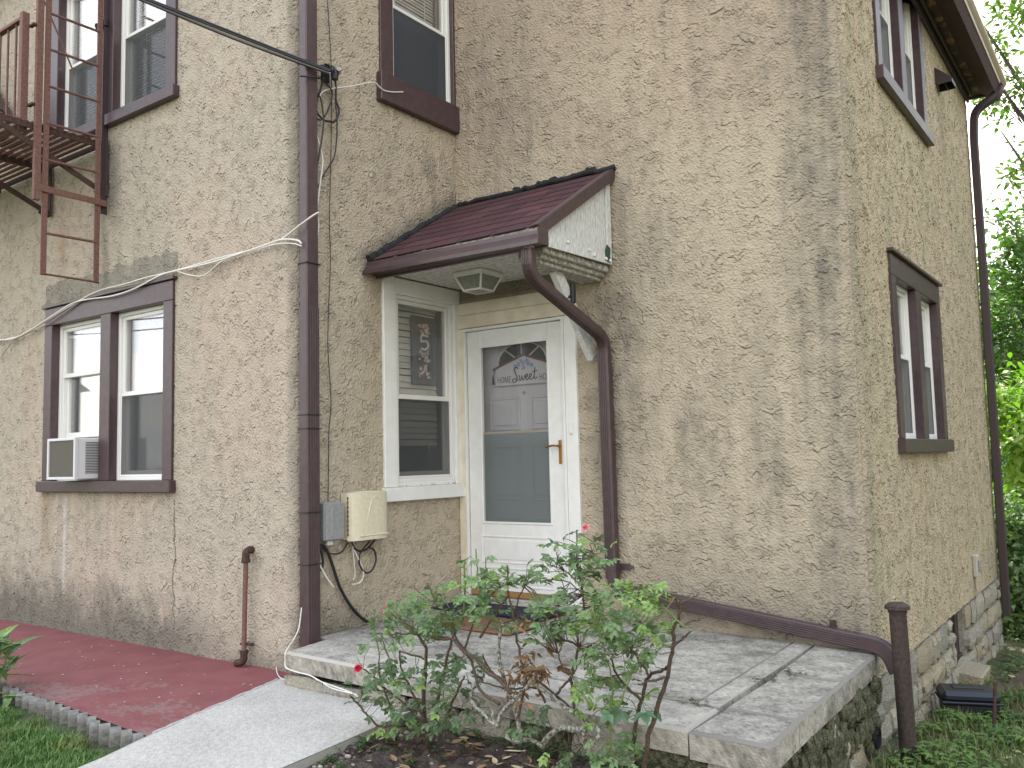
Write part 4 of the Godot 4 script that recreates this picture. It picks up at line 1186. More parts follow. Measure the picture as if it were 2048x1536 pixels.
# ---------------------------------------------------------------- porch, walk, ground
func slab_piece(called: String, parent: Node, m: Material, poly: PackedVector2Array, ytop: Callable, th: float, bv := 0.012, dark := 0.0) -> void:
	# a stone of the porch, with blotches, dirt and grit in its colour: outline in x, z (counter-clockwise seen from above is not needed), rounded top edge, uneven top
	var g := Geo.new()
	var ce := Vector2.ZERO
	for p in poly: ce += p / poly.size()
	var inn := PackedVector2Array()
	for p in poly:
		var e := ce - p
		inn.append(p + Vector2(signf(e.x) * bv, signf(e.y) * bv))
	var at := func(p: Vector2, dy: float) -> Vector3: return Vector3(p.x, ytop.call(p.x, p.y) + dy, p.y)
	for k in poly.size():
		var k2 := (k + 1) % poly.size()
		var mid := (poly[k] + poly[k2]) * 0.5 - ce
		var away := Vector3(mid.x, 0, mid.y)
		var cuts := maxi(2, int(poly[k].distance_to(poly[k2]) / 0.011))
		var k0 := g.v.size()
		var out := Vector3(poly[k2].y - poly[k].y, 0, poly[k].x - poly[k2].x).normalized()
		if out.dot(away) < 0.0: out = -out
		for c in cuts + 1:      # the side face as a fine grid, so that its dirt shows
			var pa: Vector2 = poly[k].lerp(poly[k2], float(c) / cuts)
			for e in 9:
				var ya := lerpf(-bv, -th, e / 8.0)
				g.col = speckle(Vector2(pa.x + pa.y + 7.0, ya * 1.2 + pa.x), dark * 0.8 + 0.25)
				g.vert(at.call(pa, ya), out)
		for c in cuts:
			for e in 8:
				var q := k0 + c * 9 + e
				if (g.v[q + 9] - g.v[q]).cross(g.v[q + 1] - g.v[q]).dot(out) >= 0.0: g.i.append_array(PackedInt32Array([q, q + 1, q + 9, q + 1, q + 10, q + 9]))
				else: g.i.append_array(PackedInt32Array([q, q + 9, q + 1, q + 1, q + 9, q + 10]))
		g.col = Color(0.38, 0.36, 0.32).lerp(Color(0.2, 0.19, 0.165), dark)
		g.fquad(at.call(inn[k], 0.0), at.call(inn[k2], 0.0), at.call(poly[k2], -bv), at.call(poly[k], -bv), away + Vector3(0, 1, 0))
	g.col = Color(0.30, 0.28, 0.24) if dark < 0.5 else Color(0.17, 0.165, 0.14)
	var n := maxi(2, int(inn[0].distance_to(inn[1]) / 0.011))
	var o := maxi(2, int(inn[1].distance_to(inn[2]) / 0.011))
	var first := g.v.size()
	for b in o + 1:
		for c in n + 1:
			var p := inn[0].lerp(inn[1], float(c) / n).lerp(inn[3].lerp(inn[2], float(c) / n), float(b) / o)
			g.col = speckle(p, dark)
			g.vert(at.call(p, 0.0), Vector3.UP)
	for b in o:
		for c in n:
			var k := first + b * (n + 1) + c
			g.i.append_array(PackedInt32Array([k, k + 1, k + n + 2, k, k + n + 2, k + n + 1]))
	obj(called, g, m, parent)

func speckle(p: Vector2, dark: float) -> Color:
	var n := 0.45 * nz.get_noise_2d(p.x * 1.3, p.y * 1.6) + 0.40 * nz.get_noise_2d(p.x * 5.0 + 9.0, p.y * 6.0) + 0.35 * nz.get_noise_2d(p.x * 19.0, p.y * 21.0)
	var t := clampf(0.62 - dark * 0.20 + n * 0.85 + rng.randf_range(-0.16, 0.16), 0.0, 1.0)
	var c := Color(0.13, 0.122, 0.10).lerp(Color(0.49, 0.46, 0.395), t)
	return c * (0.55 if rng.randf() < 0.03 + dark * 0.04 else 1.0)

func build_porch() -> void:
	var p := thing("stone_porch", "low weathered stone porch slab with mossy rubble side below the door", "porch", Vector3.ZERO)
	var yt := func(x: float, z: float) -> float: return 0.056 * (1.0 - clampf(x / 3.1, 0.0, 1.0)) + 0.0 * z
	var Q := func(x0: float, x1: float, z0: float, z1: float) -> PackedVector2Array: return PackedVector2Array([Vector2(x0, z0), Vector2(x1, z0), Vector2(x1, z1), Vector2(x0, z1)])
	slab_piece("border_stone", p, M.grain, PackedVector2Array([Vector2(0.15, 1.57), Vector2(1.455, 1.565), Vector2(1.455, 1.955), Vector2(0.205, 1.945)]), yt, 0.105, 0.015)
	slab_piece("border_stone", p, M.grain, PackedVector2Array([Vector2(1.463, 1.565), Vector2(2.805, 1.575), Vector2(2.82, 1.95), Vector2(1.463, 1.955)]), yt, 0.11, 0.015)
	slab_piece("border_stone", p, M.grain, PackedVector2Array([Vector2(2.829, 1.565), Vector2(3.168, 1.56), Vector2(3.185, 1.955), Vector2(2.829, 1.952)]), yt, 0.12, 0.015, 0.95)
	slab_piece("border_stone", p, M.grain, PackedVector2Array([Vector2(2.812, 0.80), Vector2(3.15, 0.80), Vector2(3.167, 1.55), Vector2(2.822, 1.555)]), yt, 0.12, 0.015, 0.95)
	slab_piece("border_stone", p, M.grain, PackedVector2Array([Vector2(2.76, 0.0), Vector2(3.13, 0.0), Vector2(3.148, 0.79), Vector2(2.80, 0.79)]), yt, 0.12, 0.015, 0.95)
	slab_piece("main_slab", p, M.grain, PackedVector2Array([Vector2(0.0, 0.0), Vector2(2.63, 0.0), Vector2(2.68, 1.55), Vector2(0.06, 1.56)]), yt, 0.1, 0.004, 0.75)
	slab_piece("slab_margin", p, M.grain, PackedVector2Array([Vector2(2.636, 0.0), Vector2(2.752, 0.0), Vector2(2.80, 1.56), Vector2(2.688, 1.55)]), yt, 0.1, 0.004, 0.35)
	# body and the masonry below
	var g := Geo.new()
	g.span(Vector3(0.22, -0.6, 0.03), Vector3(3.105, -0.105, 1.91), 0.0)
	g.span(Vector3(0.05, -0.6, 0.03), Vector3(0.5, -0.06, 1.5), 0.0)
	obj("core", g, M.moss, p)
	var y := -0.12
	for k in 9:
		g = Geo.new()
		g.rock(Vector3(0.34 + k * 0.34, -0.16, 1.905), Vector3(1, 0, 0), Vector3.UP, Vector3(0, 0, 1), 0.33, 0.14, 0.04, rng)
		obj("stone", g, M.moss if k in [5, 7] else M["stone%d" % (2 if k % 2 else 0)], p)
	for row in 3:
		var z := 1.93
		var h: float = [0.15, 0.15, 0.16][row]
		while z > 0.05:
			var w := rng.randf_range(0.1, 0.30)
			g = Geo.new()
			g.rock(Vector3(3.10, y - h / 2, z - w / 2), Vector3(0, 0, -1), Vector3(0, 1, rng.randf_range(-0.12, 0.12)).normalized(), Vector3(1, 0, 0), w - 0.03, h - rng.randf_range(0.01, 0.04), rng.randf_range(0.03, 0.07), rng, 0.3)
			var hole := absf(y - h / 2 + 0.42) < 0.10 and absf(z - w / 2 - 0.24) < 0.16
			if not hole: obj("stone", g, M.moss if rng.randf() < (0.75 if row == 0 else 0.35) else M["stone%d" % (rng.randi() % 4)], p)
			z -= w
		y -= h
	g = Geo.new()
	for k in 90:      # moss cushions hanging from under the slab
		var z := rng.randf_range(0.1, 1.9)
		g.rock(Vector3(3.125 + rng.randf_range(0, 0.02), -0.15 - pow(rng.randf(), 2.0) * 0.3, z), Vector3(0, 0, -1), Vector3.UP, Vector3(1, 0, 0), rng.randf_range(0.04, 0.13), rng.randf_range(0.04, 0.12), 0.03, rng, 0.35)
	tag(obj("moss", g, M.moss, p), "", "", "", "stuff")
	g = Geo.new()
	g.lathe(Vector3(3.08, -0.42, 0.24), [Vector2(0.05, 0.0), Vector2(0.05, 0.085), Vector2(0.062, 0.085), Vector2(0.062, 0.0)], 20, Vector3(1, 0, 0))
	g.lathe(Vector3(3.08, -0.42, 0.24), [Vector2(0.05, 0.012), Vector2(0.0, 0.012)], 20, Vector3(1, 0, 0))
	tag(obj("drain_pipe", g, M.plastic_black), "black round drain pipe end in the porch's mossy rubble side", "pipe")
	tag(obj("door_mat", Geo.new().box(Vector3(0.50, 0.062, 0.21), Vector3(1.0, 0.02, 0.36), 0.006, Basis(Vector3.UP, 0.02)), M.mat_blue), "dark blue door mat right in front of the white door", "mat")
	g = Geo.new()
	g.box(Vector3(0.76, 0.052, 0.66), Vector3(0.66, 0.016, 0.42), 0.005, Basis(Vector3.UP, -0.03))
	tag(obj("door_mat", g, M.mat_brown), "worn brown coir mat on the porch behind the rose bush", "mat")
	# pale cement painted line where walk meets red floor, walk and red floor
	g = Geo.new()
	g.col = Color(0.33, 0.32, 0.29)
	sheet(g, PackedVector2Array([Vector2(0.03, 1.84), Vector2(0.2, 1.84), Vector2(0.21, 1.94), Vector2(1.22, 1.94), Vector2(1.30, 2.6), Vector2(1.36, 3.2), Vector2(1.6, 6.5), Vector2(1.0, 6.5), Vector2(0.54, 3.36), Vector2(0.36, 2.92)]), -0.155, 0.14)
	var L := [[1.84, 0.03, 0.2], [1.94, 0.07, 1.22], [2.6, 0.27, 1.30], [3.2, 0.49, 1.36], [3.9, 0.69, 1.41]]
	for q in L.size() - 1:
		var nr := int((L[q + 1][0] - L[q][0]) / 0.012)
		var nc := 95
		var first := g.v.size()
		for b in nr + 1:
			var t := float(b) / nr
			for c in nc + 1:
				var v2 := Vector2(lerpf(lerpf(L[q][1], L[q + 1][1], t), lerpf(L[q][2], L[q + 1][2], t), float(c) / nc), lerpf(L[q][0], L[q + 1][0], t))
				var w := 0.25 * nz.get_noise_2d(v2.x * 1.5, v2.y * 1.5) + 0.3 * nz.get_noise_2d(v2.x * 24.0, v2.y * 24.0) + rng.randf_range(-0.22, 0.22)
				g.col = Color(0.28, 0.265, 0.235).lerp(Color(0.55, 0.525, 0.475), clampf(0.6 + w, 0, 1))
				g.vert(Vector3(v2.x, -0.151, v2.y), Vector3.UP)
		for b in nr:
			for c in nc:
				var k := first + b * (nc + 1) + c
				g.i.append_array(PackedInt32Array([k, k + 1, k + nc + 2, k, k + nc + 2, k + nc + 1]))
	tag(obj("walkway", g, M.grain), "", "", "", "structure")
	var m := StandardMaterial3D.new()
	m.roughness = 0.75
	m.vertex_color_use_as_albedo = true
	m.uv1_triplanar = true; m.uv1_world_triplanar = true
	m.heightmap_enabled = true
	m.heightmap_texture = noise_tex(0.1, 4, Color.BLACK, Color.WHITE, 61)
	m.heightmap_scale = 0.12
	g = Geo.new()
	var nx := 420
	var nzz := 110
	for b in nzz:
		for a in nx:
			var x0 := lerpf(-5.5, 0.5, float(a) / nx)
			var x1 := lerpf(-5.5, 0.5, float(a + 1) / nx)
			var q := [[x0, float(b) / nzz], [x1, float(b) / nzz], [x1, float(b + 1) / nzz], [x0, float(b + 1) / nzz]]
			var ps: Array[Vector3] = []
			for e in q:
				var zf: float = 2.93 + 0.07 * (e[0] - 0.4)
				var xr: float = e[0]
				var z: float = lerpf(1.64, zf, e[1])
				xr = minf(xr, 0.02 + (z - 1.86) * 0.31)
				ps.append(Vector3(xr, -0.160 + 0.004 * nz.get_noise_2d(xr * 2.0, z * 2.0) - 0.006 * e[1], z))
			if ps[0].distance_to(ps[1]) < 0.0001 and ps[2].distance_to(ps[3]) < 0.0001: continue
			var k := g.v.size()
			for e in ps:
				var w := nz.get_noise_2d(e.x * 1.2 + 40.0, e.z * 2.5) + 0.5 * nz.get_noise_2d(e.x * 9.0, e.z * 9.0)
				var front: float = (e.z - 1.68) / 1.25
				var worn := ss(0.58, 0.86, w * 0.55 + front * 0.70 + 0.45 * nz.get_noise_2d(e.x * 16.0, e.z * 34.0))
				g.col = Color(0.185, 0.053, 0.055).lerp(Color(0.215, 0.070, 0.070), clampf(0.5 + nz.get_noise_2d(e.x * 3.0, e.z * 3.0), 0, 1)).lerp(Color(0.235, 0.20, 0.18), worn * 0.45)
				g.vert(e, Vector3.UP)
			g.i.append_array(PackedInt32Array([k, k + 1, k + 2, k, k + 2, k + 3]))
	tag(obj("red_pavement", g, m), "", "", "", "structure")
	g = Geo.new()
	sheet(g, PackedVector2Array([Vector2(-5.5, 1.66), Vector2(0.02, 1.66), Vector2(0.02, 1.84), Vector2(0.35, 2.9), Vector2(-5.5, 2.50)]), -0.172, 0.15)
	tag(obj("pavement_base", g, M.edging), "", "", "", "structure")
	g = Geo.new()
	var pts := []
	for k in 24:
		var t := k / 23.0
		pts.append(Vector3(lerpf(0.035, 0.355, t) + rng.randf_range(-0.008, 0.008), -0.157, lerpf(1.86, 2.9, t)))
	g.tube(pts, 0.013, 0.011, 6)
	tag(obj("cement_joint", g, M.walk), "", "", "", "structure")

func sheet(g: Geo, poly: PackedVector2Array, y: float, th: float) -> void:
	g.plate(poly, Vector3(0, y - th, 0), Vector3(1, 0, 0), Vector3(0, 0, 1), 0.0)
	g.v.clear(); g.n.clear(); g.c.clear(); g.uv.clear(); g.i.clear()
	var idx := Geometry2D.triangulate_polygon(poly)
	var ce := Vector2.ZERO
	for p in poly: ce += p / poly.size()
	for q in range(0, idx.size(), 3):
		g.tri(Vector3(poly[idx[q]].x, y, poly[idx[q]].y), Vector3(poly[idx[q + 1]].x, y, poly[idx[q + 1]].y), Vector3(poly[idx[q + 2]].x, y, poly[idx[q + 2]].y), Vector3.UP)
	for k in poly.size():
		var a := poly[k]
		var b := poly[(k + 1) % poly.size()]
		var away := (a + b) * 0.5 - ce
		g.fquad(Vector3(a.x, y, a.y), Vector3(b.x, y, b.y), Vector3(b.x, y - th, b.y), Vector3(a.x, y - th, a.y), Vector3(away.x, 0, away.y))

func ground_y(x: float, z: float) -> float:
	var r := -0.52
	if z < 0.0: r = lerpf(-0.52, -0.70, clampf(-z / 1.5, 0, 1))
	if z < -1.5: r = lerpf(-0.70, -0.80, clampf((-z - 1.5) / 2.2, 0, 1))
	if z < -3.7: r = lerpf(-0.80, -1.3, clampf((-z - 3.7) / 9.0, 0, 1))
	if z > 2.0: r = lerpf(-0.52, -0.36, clampf((z - 2.0) / 2.5, 0, 1))
	var t := ss(2.75, 3.25, x) if z > 1.0 else 1.0
	var y := lerpf(-0.225, r, t)
	return y + 0.02 * nz.get_noise_2d(x * 1.3, z * 1.3) + 0.012 * nz.get_noise_2d(x * 6.0, z * 6.0)

func build_ground() -> void:
	var g := Geo.new()
	var xs := []
	var zs := []
	for k in 25: xs.append(-160.0 + k * 6.4)
	xs = xs.filter(func(q): return q < -7.0)
	for k in 110: xs.append(-6.5 + k * 0.12)
	for k in 24: xs.append(7.0 + k * k * 0.28)
	for k in 25: zs.append(-160.0 + k * 6.4)
	zs = zs.filter(func(q): return q < -13.0)
	for k in 160: zs.append(-12.5 + k * 0.12)
	for k in 24: zs.append(7.0 + k * k * 0.28)
	for a in xs:
		for b in zs:
			var w := nz.get_noise_2d(a * 0.9, b * 0.9)
			var w2 := nz.get_noise_2d(a * 5.0 + 9.0, b * 5.0)
			var dirt := Color(0.075, 0.052, 0.036).lerp(Color(0.15, 0.115, 0.08), clampf(0.5 + w2, 0, 1))
			var green := Color(0.045, 0.075, 0.022)
			g.col = dirt.lerp(green, clampf(0.4 + w * 1.2, 0.0, 0.8))
			if a < 0.6 and b > 2.8: g.col = dirt.lerp(Color(0.045, 0.085, 0.02), 0.75)
			if a > 0.9 and a < 3.4 and b > 1.8: g.col = dirt.lerp(Color(0.05, 0.034, 0.026), 0.6)
			g.vert(Vector3(a, ground_y(a, b), b), Vector3(0, 1, 0))
	var nb := zs.size()
	for a in xs.size() - 1:
		for b in nb - 1:
			var k := a * nb + b
			g.i.append_array(PackedInt32Array([k, k + nb, k + nb + 1, k, k + nb + 1, k + 1]))
	tag(obj("ground", g, M.ground), "", "", "", "structure")
	# planting bed: clumpy dark soil
	g = Geo.new()
	var n := 130
	for a in n:
		for b in n:
			var x := lerpf(1.18, 3.5, a / (n - 1.0))
			var z := lerpf(1.90, 4.4, b / (n - 1.0))
			x = maxf(x, 1.24 + (z - 1.95) * 0.09)
			var c := nz.get_noise_2d(x * 14.0, z * 14.0)
			var e := nz.get_noise_2d(x * 5.0 + 3.0, z * 5.0)
			g.col = Color(0.036, 0.026, 0.021).lerp(Color(0.115, 0.085, 0.064), clampf(0.35 + c * 0.8 + e * 0.4, 0, 1))
			var edge := ss(0.0, 0.1, minf(x - 1.18, 3.5 - x))
			g.vert(Vector3(x, ground_y(x, z) + (0.022 + 0.02 * c + 0.018 * e) * edge - 0.01 * (1.0 - edge), z), Vector3(-c * 0.35, 1, -e * 0.35).normalized())
	for a in n - 1:
		for b in n - 1:
			var k := a * n + b
			g.i.append_array(PackedInt32Array([k, k + n, k + n + 1, k, k + n + 1, k + 1]))
	tag(obj("soil", g, M.ground), "", "", "", "structure")
	# scalloped concrete edging: five log-roll blocks end to end
	for k in 30:
		pass
	var e := thing("edging_block", "rightmost scalloped concrete edging block, its end against the concrete walk", "edging", Vector3(0.40, -0.245, 2.975))
	for q in 5:
		g = Geo.new()
		var half := PackedVector2Array([Vector2(0.049, -0.06)])
		for k in 11: half.append(Vector2(0.049 * cos(PI * k / 10.0), 0.06 + 0.046 * sin(PI * k / 10.0) + rng.randf_range(-0.0015, 0.0015)))
		half.append(Vector2(-0.049, -0.06))
		g.plate(half, Vector3(-0.05 - q * 0.1, 0, -0.022), Vector3(0.90, 0, 0.435), Vector3.UP, 0.05 + rng.randf_range(-0.004, 0.004))
		obj("scallop", g, M.edging, e)
	obj("back", Geo.new().span(Vector3(-0.5, -0.06, -0.06), Vector3(0, 0.04, -0.031), 0.006), M.edging, e)
	var lab := ["second scalloped concrete edging block from the walk, beside the red pavement", "third scalloped edging block from the walk, below the worn paint", "fourth scalloped edging block from the walk, near the leafy plant", "fifth scalloped edging block, half behind the leafy plant at the left"]
	for k in 4:
		var d: Node3D = e.duplicate()
		d.name = "edging_block_%03d" % (k + 1)
		add_child(d, true)
		d.position = Vector3(0.40 - (k + 1) * 0.505, -0.247, 2.975 - (k + 1) * 0.035)
		d.rotation.y = rng.randf_range(-0.02, 0.02) - 0.07
		tag(d, lab[k], "edging", "scalloped edging blocks along the lawn")
	tag(e, "", "", "scalloped edging blocks along the lawn")
	g = Geo.new()
	for q in 3: g.lathe(Vector3(q * 0.075, -0.1, 0), [Vector2(0.045, 0), Vector2(0.045, 0.115 + 0.02 * (q % 2)), Vector2(0.03, 0.14 + 0.02 * (q % 2)), Vector2(0, 0.15 + 0.02 * (q % 2))], 12)
	var tc := obj("terracotta_edging", g, M.terracotta)
	tc.position = Vector3(2.70, -0.175, 2.14)
	tag(tc, "scalloped terracotta edging piece standing in the soil at the porch front", "edging")
	scatter_ground()

func blade_mesh(n: int, h: float, w: float, spread: float, sd: int) -> ArrayMesh:
	var r := RandomNumberGenerator.new()
	r.seed = sd
	var g := Geo.new()
	for k in n:
		var a := r.randf() * TAU
		var o := Vector3(cos(a), 0, sin(a)) * r.randf() * spread
		var b := r.randf() * TAU
		var lean := Vector3(cos(b), 0, sin(b))
		var s := lean.cross(Vector3.UP) * w
		var hh := h * r.randf_range(0.6, 1.1)
		var p1 := o + Vector3(0, hh * 0.55, 0) + lean * hh * 0.15
		var p2 := o + Vector3(0, hh * 0.92, 0) + lean * hh * r.randf_range(0.3, 0.7)
		g.fquad(o - s, o + s, p1 + s * 0.8, p1 - s * 0.8, lean + Vector3(0, 0.4, 0))
		g.ftri(p1 - s * 0.8, p1 + s * 0.8, p2, lean + Vector3(0, 0.6, 0))
	return g.mesh()

func leaflet(g: Geo, base: Vector3, dir: Vector3, up: Vector3, le: float, w: float, fold: float, droop: float) -> void:
	var s := dir.cross(up).normalized()
	var prev := [base, base, base]
	var N := 4
	for k in range(1, N + 1):
		var t := float(k) / N
		var ww := w * sin(PI * pow(t, 0.8)) * 0.5 if k < N else 0.0
		var c := base + dir * le * t - up * droop * le * t * t
		var l := c - s * ww + up * fold * ww
		var r := c + s * ww + up * fold * ww
		if k == 1:
			g.ftri(prev[0], l, c, up); g.ftri(prev[0], c, r, up)
		elif k == N:
			g.ftri(prev[1], c, prev[0], up); g.ftri(prev[0], c, prev[2], up)
		else:
			g.fquad(prev[1], l, c, prev[0], up); g.fquad(prev[0], c, r, prev[2], up)
		prev = [c, l, r]

func multi(called: String, mesh: Mesh, m: Material, xf: Array, cols: Array, parent: Node = self) -> MultiMeshInstance3D:
	var mm := MultiMesh.new()
	mm.transform_format = MultiMesh.TRANSFORM_3D
	mm.use_colors = true
	mm.mesh = mesh
	mm.instance_count = xf.size()
	for k in xf.size():
		mm.set_instance_transform(k, xf[k])
		mm.set_instance_color(k, cols[k])
	var o := MultiMeshInstance3D.new()
	o.name = numbered(called, parent)
	o.multimesh = mm
	o.material_override = m
	parent.add_child(o, true)
	return o

func scatter_ground() -> void:
	var xf := []
	var cs := []
	# lawn
	for k in 15000:
		var x := lerpf(-3.2, 0.52, pow(rng.randf(), 0.7))
		var z := 2.96 + pow(rng.randf(), 1.6) * 2.2
		if x > 0.34 + (z - 2.9) * 0.42 or z < 3.06 + (x - 0.4) * 0.07 + (0.5 + nz.get_noise_2d(x * 3.0, 4.0)) * 0.10 + rng.randf() * 0.05: continue
		xf.append(Transform3D(Basis(Vector3.UP, rng.randf() * TAU).scaled(Vector3.ONE * rng.randf_range(0.5, 1.0) * (1.0 + 0.7 * maxf(0.0, nz.get_noise_2d(x * 6.0, z * 6.0)) + (0.8 if rng.randf() < 0.03 else 0.0))), Vector3(x, ground_y(x, z) - 0.005, z)))
		var w := nz.get_noise_2d(x * 2.5, z * 2.5)
		cs.append(Color(0.11, 0.21, 0.04).lerp(Color(0.065, 0.14, 0.03), rng.randf()).lerp(Color(0.2, 0.2, 0.06), clampf(w * 1.1 + 0.1, 0, 0.6)))
	tag(multi("grass", blade_mesh(7, 0.055, 0.0025, 0.03, 4), M.blade, xf, cs), "", "", "", "stuff")
	# weeds and low growth on the right, some in the bed
	var g := Geo.new()
	var r := RandomNumberGenerator.new()
	r.seed = 9
	for k in 9:
		var a := r.randf() * TAU
		var d := Vector3(cos(a), r.randf_range(0.2, 0.9), sin(a)).normalized()
		var b := Vector3(cos(a), 0, sin(a)) * 0.015 + Vector3(0, r.randf_range(0.0, 0.07), 0)
		leaflet(g, b, d, Vector3(-cos(a) * 0.4, 1, -sin(a) * 0.4).normalized(), r.randf_range(0.035, 0.065), r.randf_range(0.022, 0.036), 0.25, 0.5)
	xf = []; cs = []
	for k in 2600:
		var x := rng.randf_range(3.15, 6.5)
		var z := rng.randf_range(-9.0, 3.0)
		if rng.randf() < 0.35:
			x = rng.randf_range(3.15, 4.2); z = rng.randf_range(-3.0, 1.6)
		if nz.get_noise_2d(x * 1.4, z * 1.4) < 0.08 + rng.randf_range(-0.15, 0.15): continue
		if x < 3.25 and z > 0: continue
		xf.append(Transform3D(Basis(Vector3.UP, rng.randf() * TAU).scaled(Vector3.ONE * rng.randf_range(0.5, 1.25)), Vector3(x, ground_y(x, z), z)))
		cs.append(Color(0.17, 0.28, 0.06).lerp(Color(0.07, 0.15, 0.04), rng.randf()))
	for k in 150:
		var x := rng.randf_range(1.3, 3.2)
		var z := rng.randf_range(1.97, 2.8)
		if rng.randf() < 0.55: z = 1.97 + rng.randf() * 0.08
		if rng.randf() < 0.25: x = 1.26 + rng.randf() * 0.1
		xf.append(Transform3D(Basis(Vector3.UP, rng.randf() * TAU).scaled(Vector3.ONE * rng.randf_range(0.25, 0.6)), Vector3(x, ground_y(x, z) + 0.02, z)))
		cs.append(Color(0.08, 0.16, 0.04).lerp(Color(0.06, 0.11, 0.04), rng.randf()))
	for k in 60:      # moss and weeds at the foot of the downspout, in the slab's joints
		var p: Vector3 = [Vector3(0.08, 0.0, 1.45), Vector3(2.80, 0.005, 1.0), Vector3(2.9, 0.005, 0.79), Vector3(2.7, 0.0, 1.57)][rng.randi() % 4]
		var sc := rng.randf_range(0.12, 0.3)
		xf.append(Transform3D(Basis(Vector3.UP, rng.randf() * TAU).scaled(Vector3.ONE * sc), p + Vector3(rng.randf_range(-0.06, 0.06), 0, rng.randf_range(-0.06, 0.06))))
		cs.append(Color(0.05, 0.09, 0.025))
	tag(multi("ground_cover", g.mesh(), M.foliage, xf, cs), "", "", "", "stuff")
	xf = []; cs = []
	for k in 1500:
		var x := rng.randf_range(3.2, 6.0)
		var z := rng.randf_range(-6.0, 3.0)
		if rng.randf() < 0.6:
			x = rng.randf_range(3.2, 4.2); z = rng.randf_range(-2.5, 1.5)
		xf.append(Transform3D(Basis(Vector3.UP, rng.randf() * TAU).scaled(Vector3.ONE * rng.randf_range(0.6, 1.1)), Vector3(x, ground_y(x, z) - 0.01, z)))
		cs.append(Color(0.10, 0.17, 0.04).lerp(Color(0.16, 0.17, 0.06), rng.randf()))
	tag(multi("wild_grass", blade_mesh(6, 0.11, 0.003, 0.04, 8), M.blade, xf, cs), "", "", "", "stuff")
	# fallen leaves, chips and straw
	g = Geo.new()
	leaflet(g, Vector3.ZERO, Vector3(1, 0, 0), Vector3.UP, 0.06, 0.026, 0.35, -0.25)
	xf = []; cs = []
	for k in 1500:
		var x := rng.randf_range(3.2, 4.6)
		var z := rng.randf_range(-4.0, 2.0)
		if k < 420:
			x = rng.randf_range(1.3, 3.2); z = 1.97 + rng.randf() * 1.0
		if x < 1.3 + (z - 1.95) * 0.09: continue
		var b := Basis(Vector3.UP, rng.randf() * TAU) * Basis(Vector3(1, 0, 0), rng.randf_range(-0.4, 0.4))
		var sc := rng.randf_range(0.3, 1.1)
		xf.append(Transform3D(b.scaled(Vector3(sc, sc, sc)), Vector3(x, ground_y(x, z) + (0.03 if k < 420 else 0.012), z)))
		cs.append([Color(0.22, 0.14, 0.07), Color(0.13, 0.075, 0.04), Color(0.40, 0.32, 0.21), Color(0.09, 0.055, 0.035)][rng.randi() % 4])
	for k in 9:
		var x := rng.randf_range(1.5, 3.0)
		var z := rng.randf_range(2.1, 2.6)
		xf.append(Transform3D(Basis(Vector3.UP, rng.randf() * TAU).scaled(Vector3(2.0, 1.0, 0.7)), Vector3(x, ground_y(x, z) + 0.045, z)))
		cs.append(Color(0.50, 0.42, 0.29))
	tag(multi("leaf_litter", g.mesh(), M.litter, xf, cs), "", "", "", "stuff")
	g = Geo.new()
	g.rock(Vector3.ZERO, Vector3(1, 0, 0), Vector3(0, 0, -1), Vector3(0, 1, 0), 0.03, 0.025, 0.016, rng, 0.5)
	xf = []; cs = []
	for k in 380:
		var x := rng.randf_range(1.28, 3.2)
		var z := 1.97 + rng.randf() * 1.0
		if k < 60: x = 1.28 + (z - 1.95) * 0.09 + rng.randf() * 0.12
		xf.append(Transform3D(Basis(Vector3.UP, rng.randf() * TAU).scaled(Vector3.ONE * rng.randf_range(0.2, 0.9)), Vector3(x, ground_y(x, z) + 0.022, z)))
		cs.append(Color(0.06, 0.045, 0.035).lerp(Color(0.4, 0.36, 0.3), pow(rng.randf(), 2.0)))
	for k in 60:      # flecks on the red pavement
		var x := rng.randf_range(-3.0, 0.0)
		var z := rng.randf_range(1.75, 2.7)
		xf.append(Transform3D(Basis(Vector3.UP, rng.randf() * TAU).scaled(Vector3(1, 0.15, 1) * rng.randf_range(0.2, 0.5)), Vector3(x, -0.158, z)))
		cs.append(Color(0.5, 0.45, 0.4))
	tag(multi("pebbles", g.mesh(), M.litter, xf, cs), "", "", "", "stuff")

# ---------------------------------------------------------------- cables and boxes
func cable(called: String, label: String, pts: Array, r: float, m: Material, group := "") -> void:
	tag(obj(called, Geo.new().tube(curve(pts, 5), r, r, 6), m), label, "cable", group)

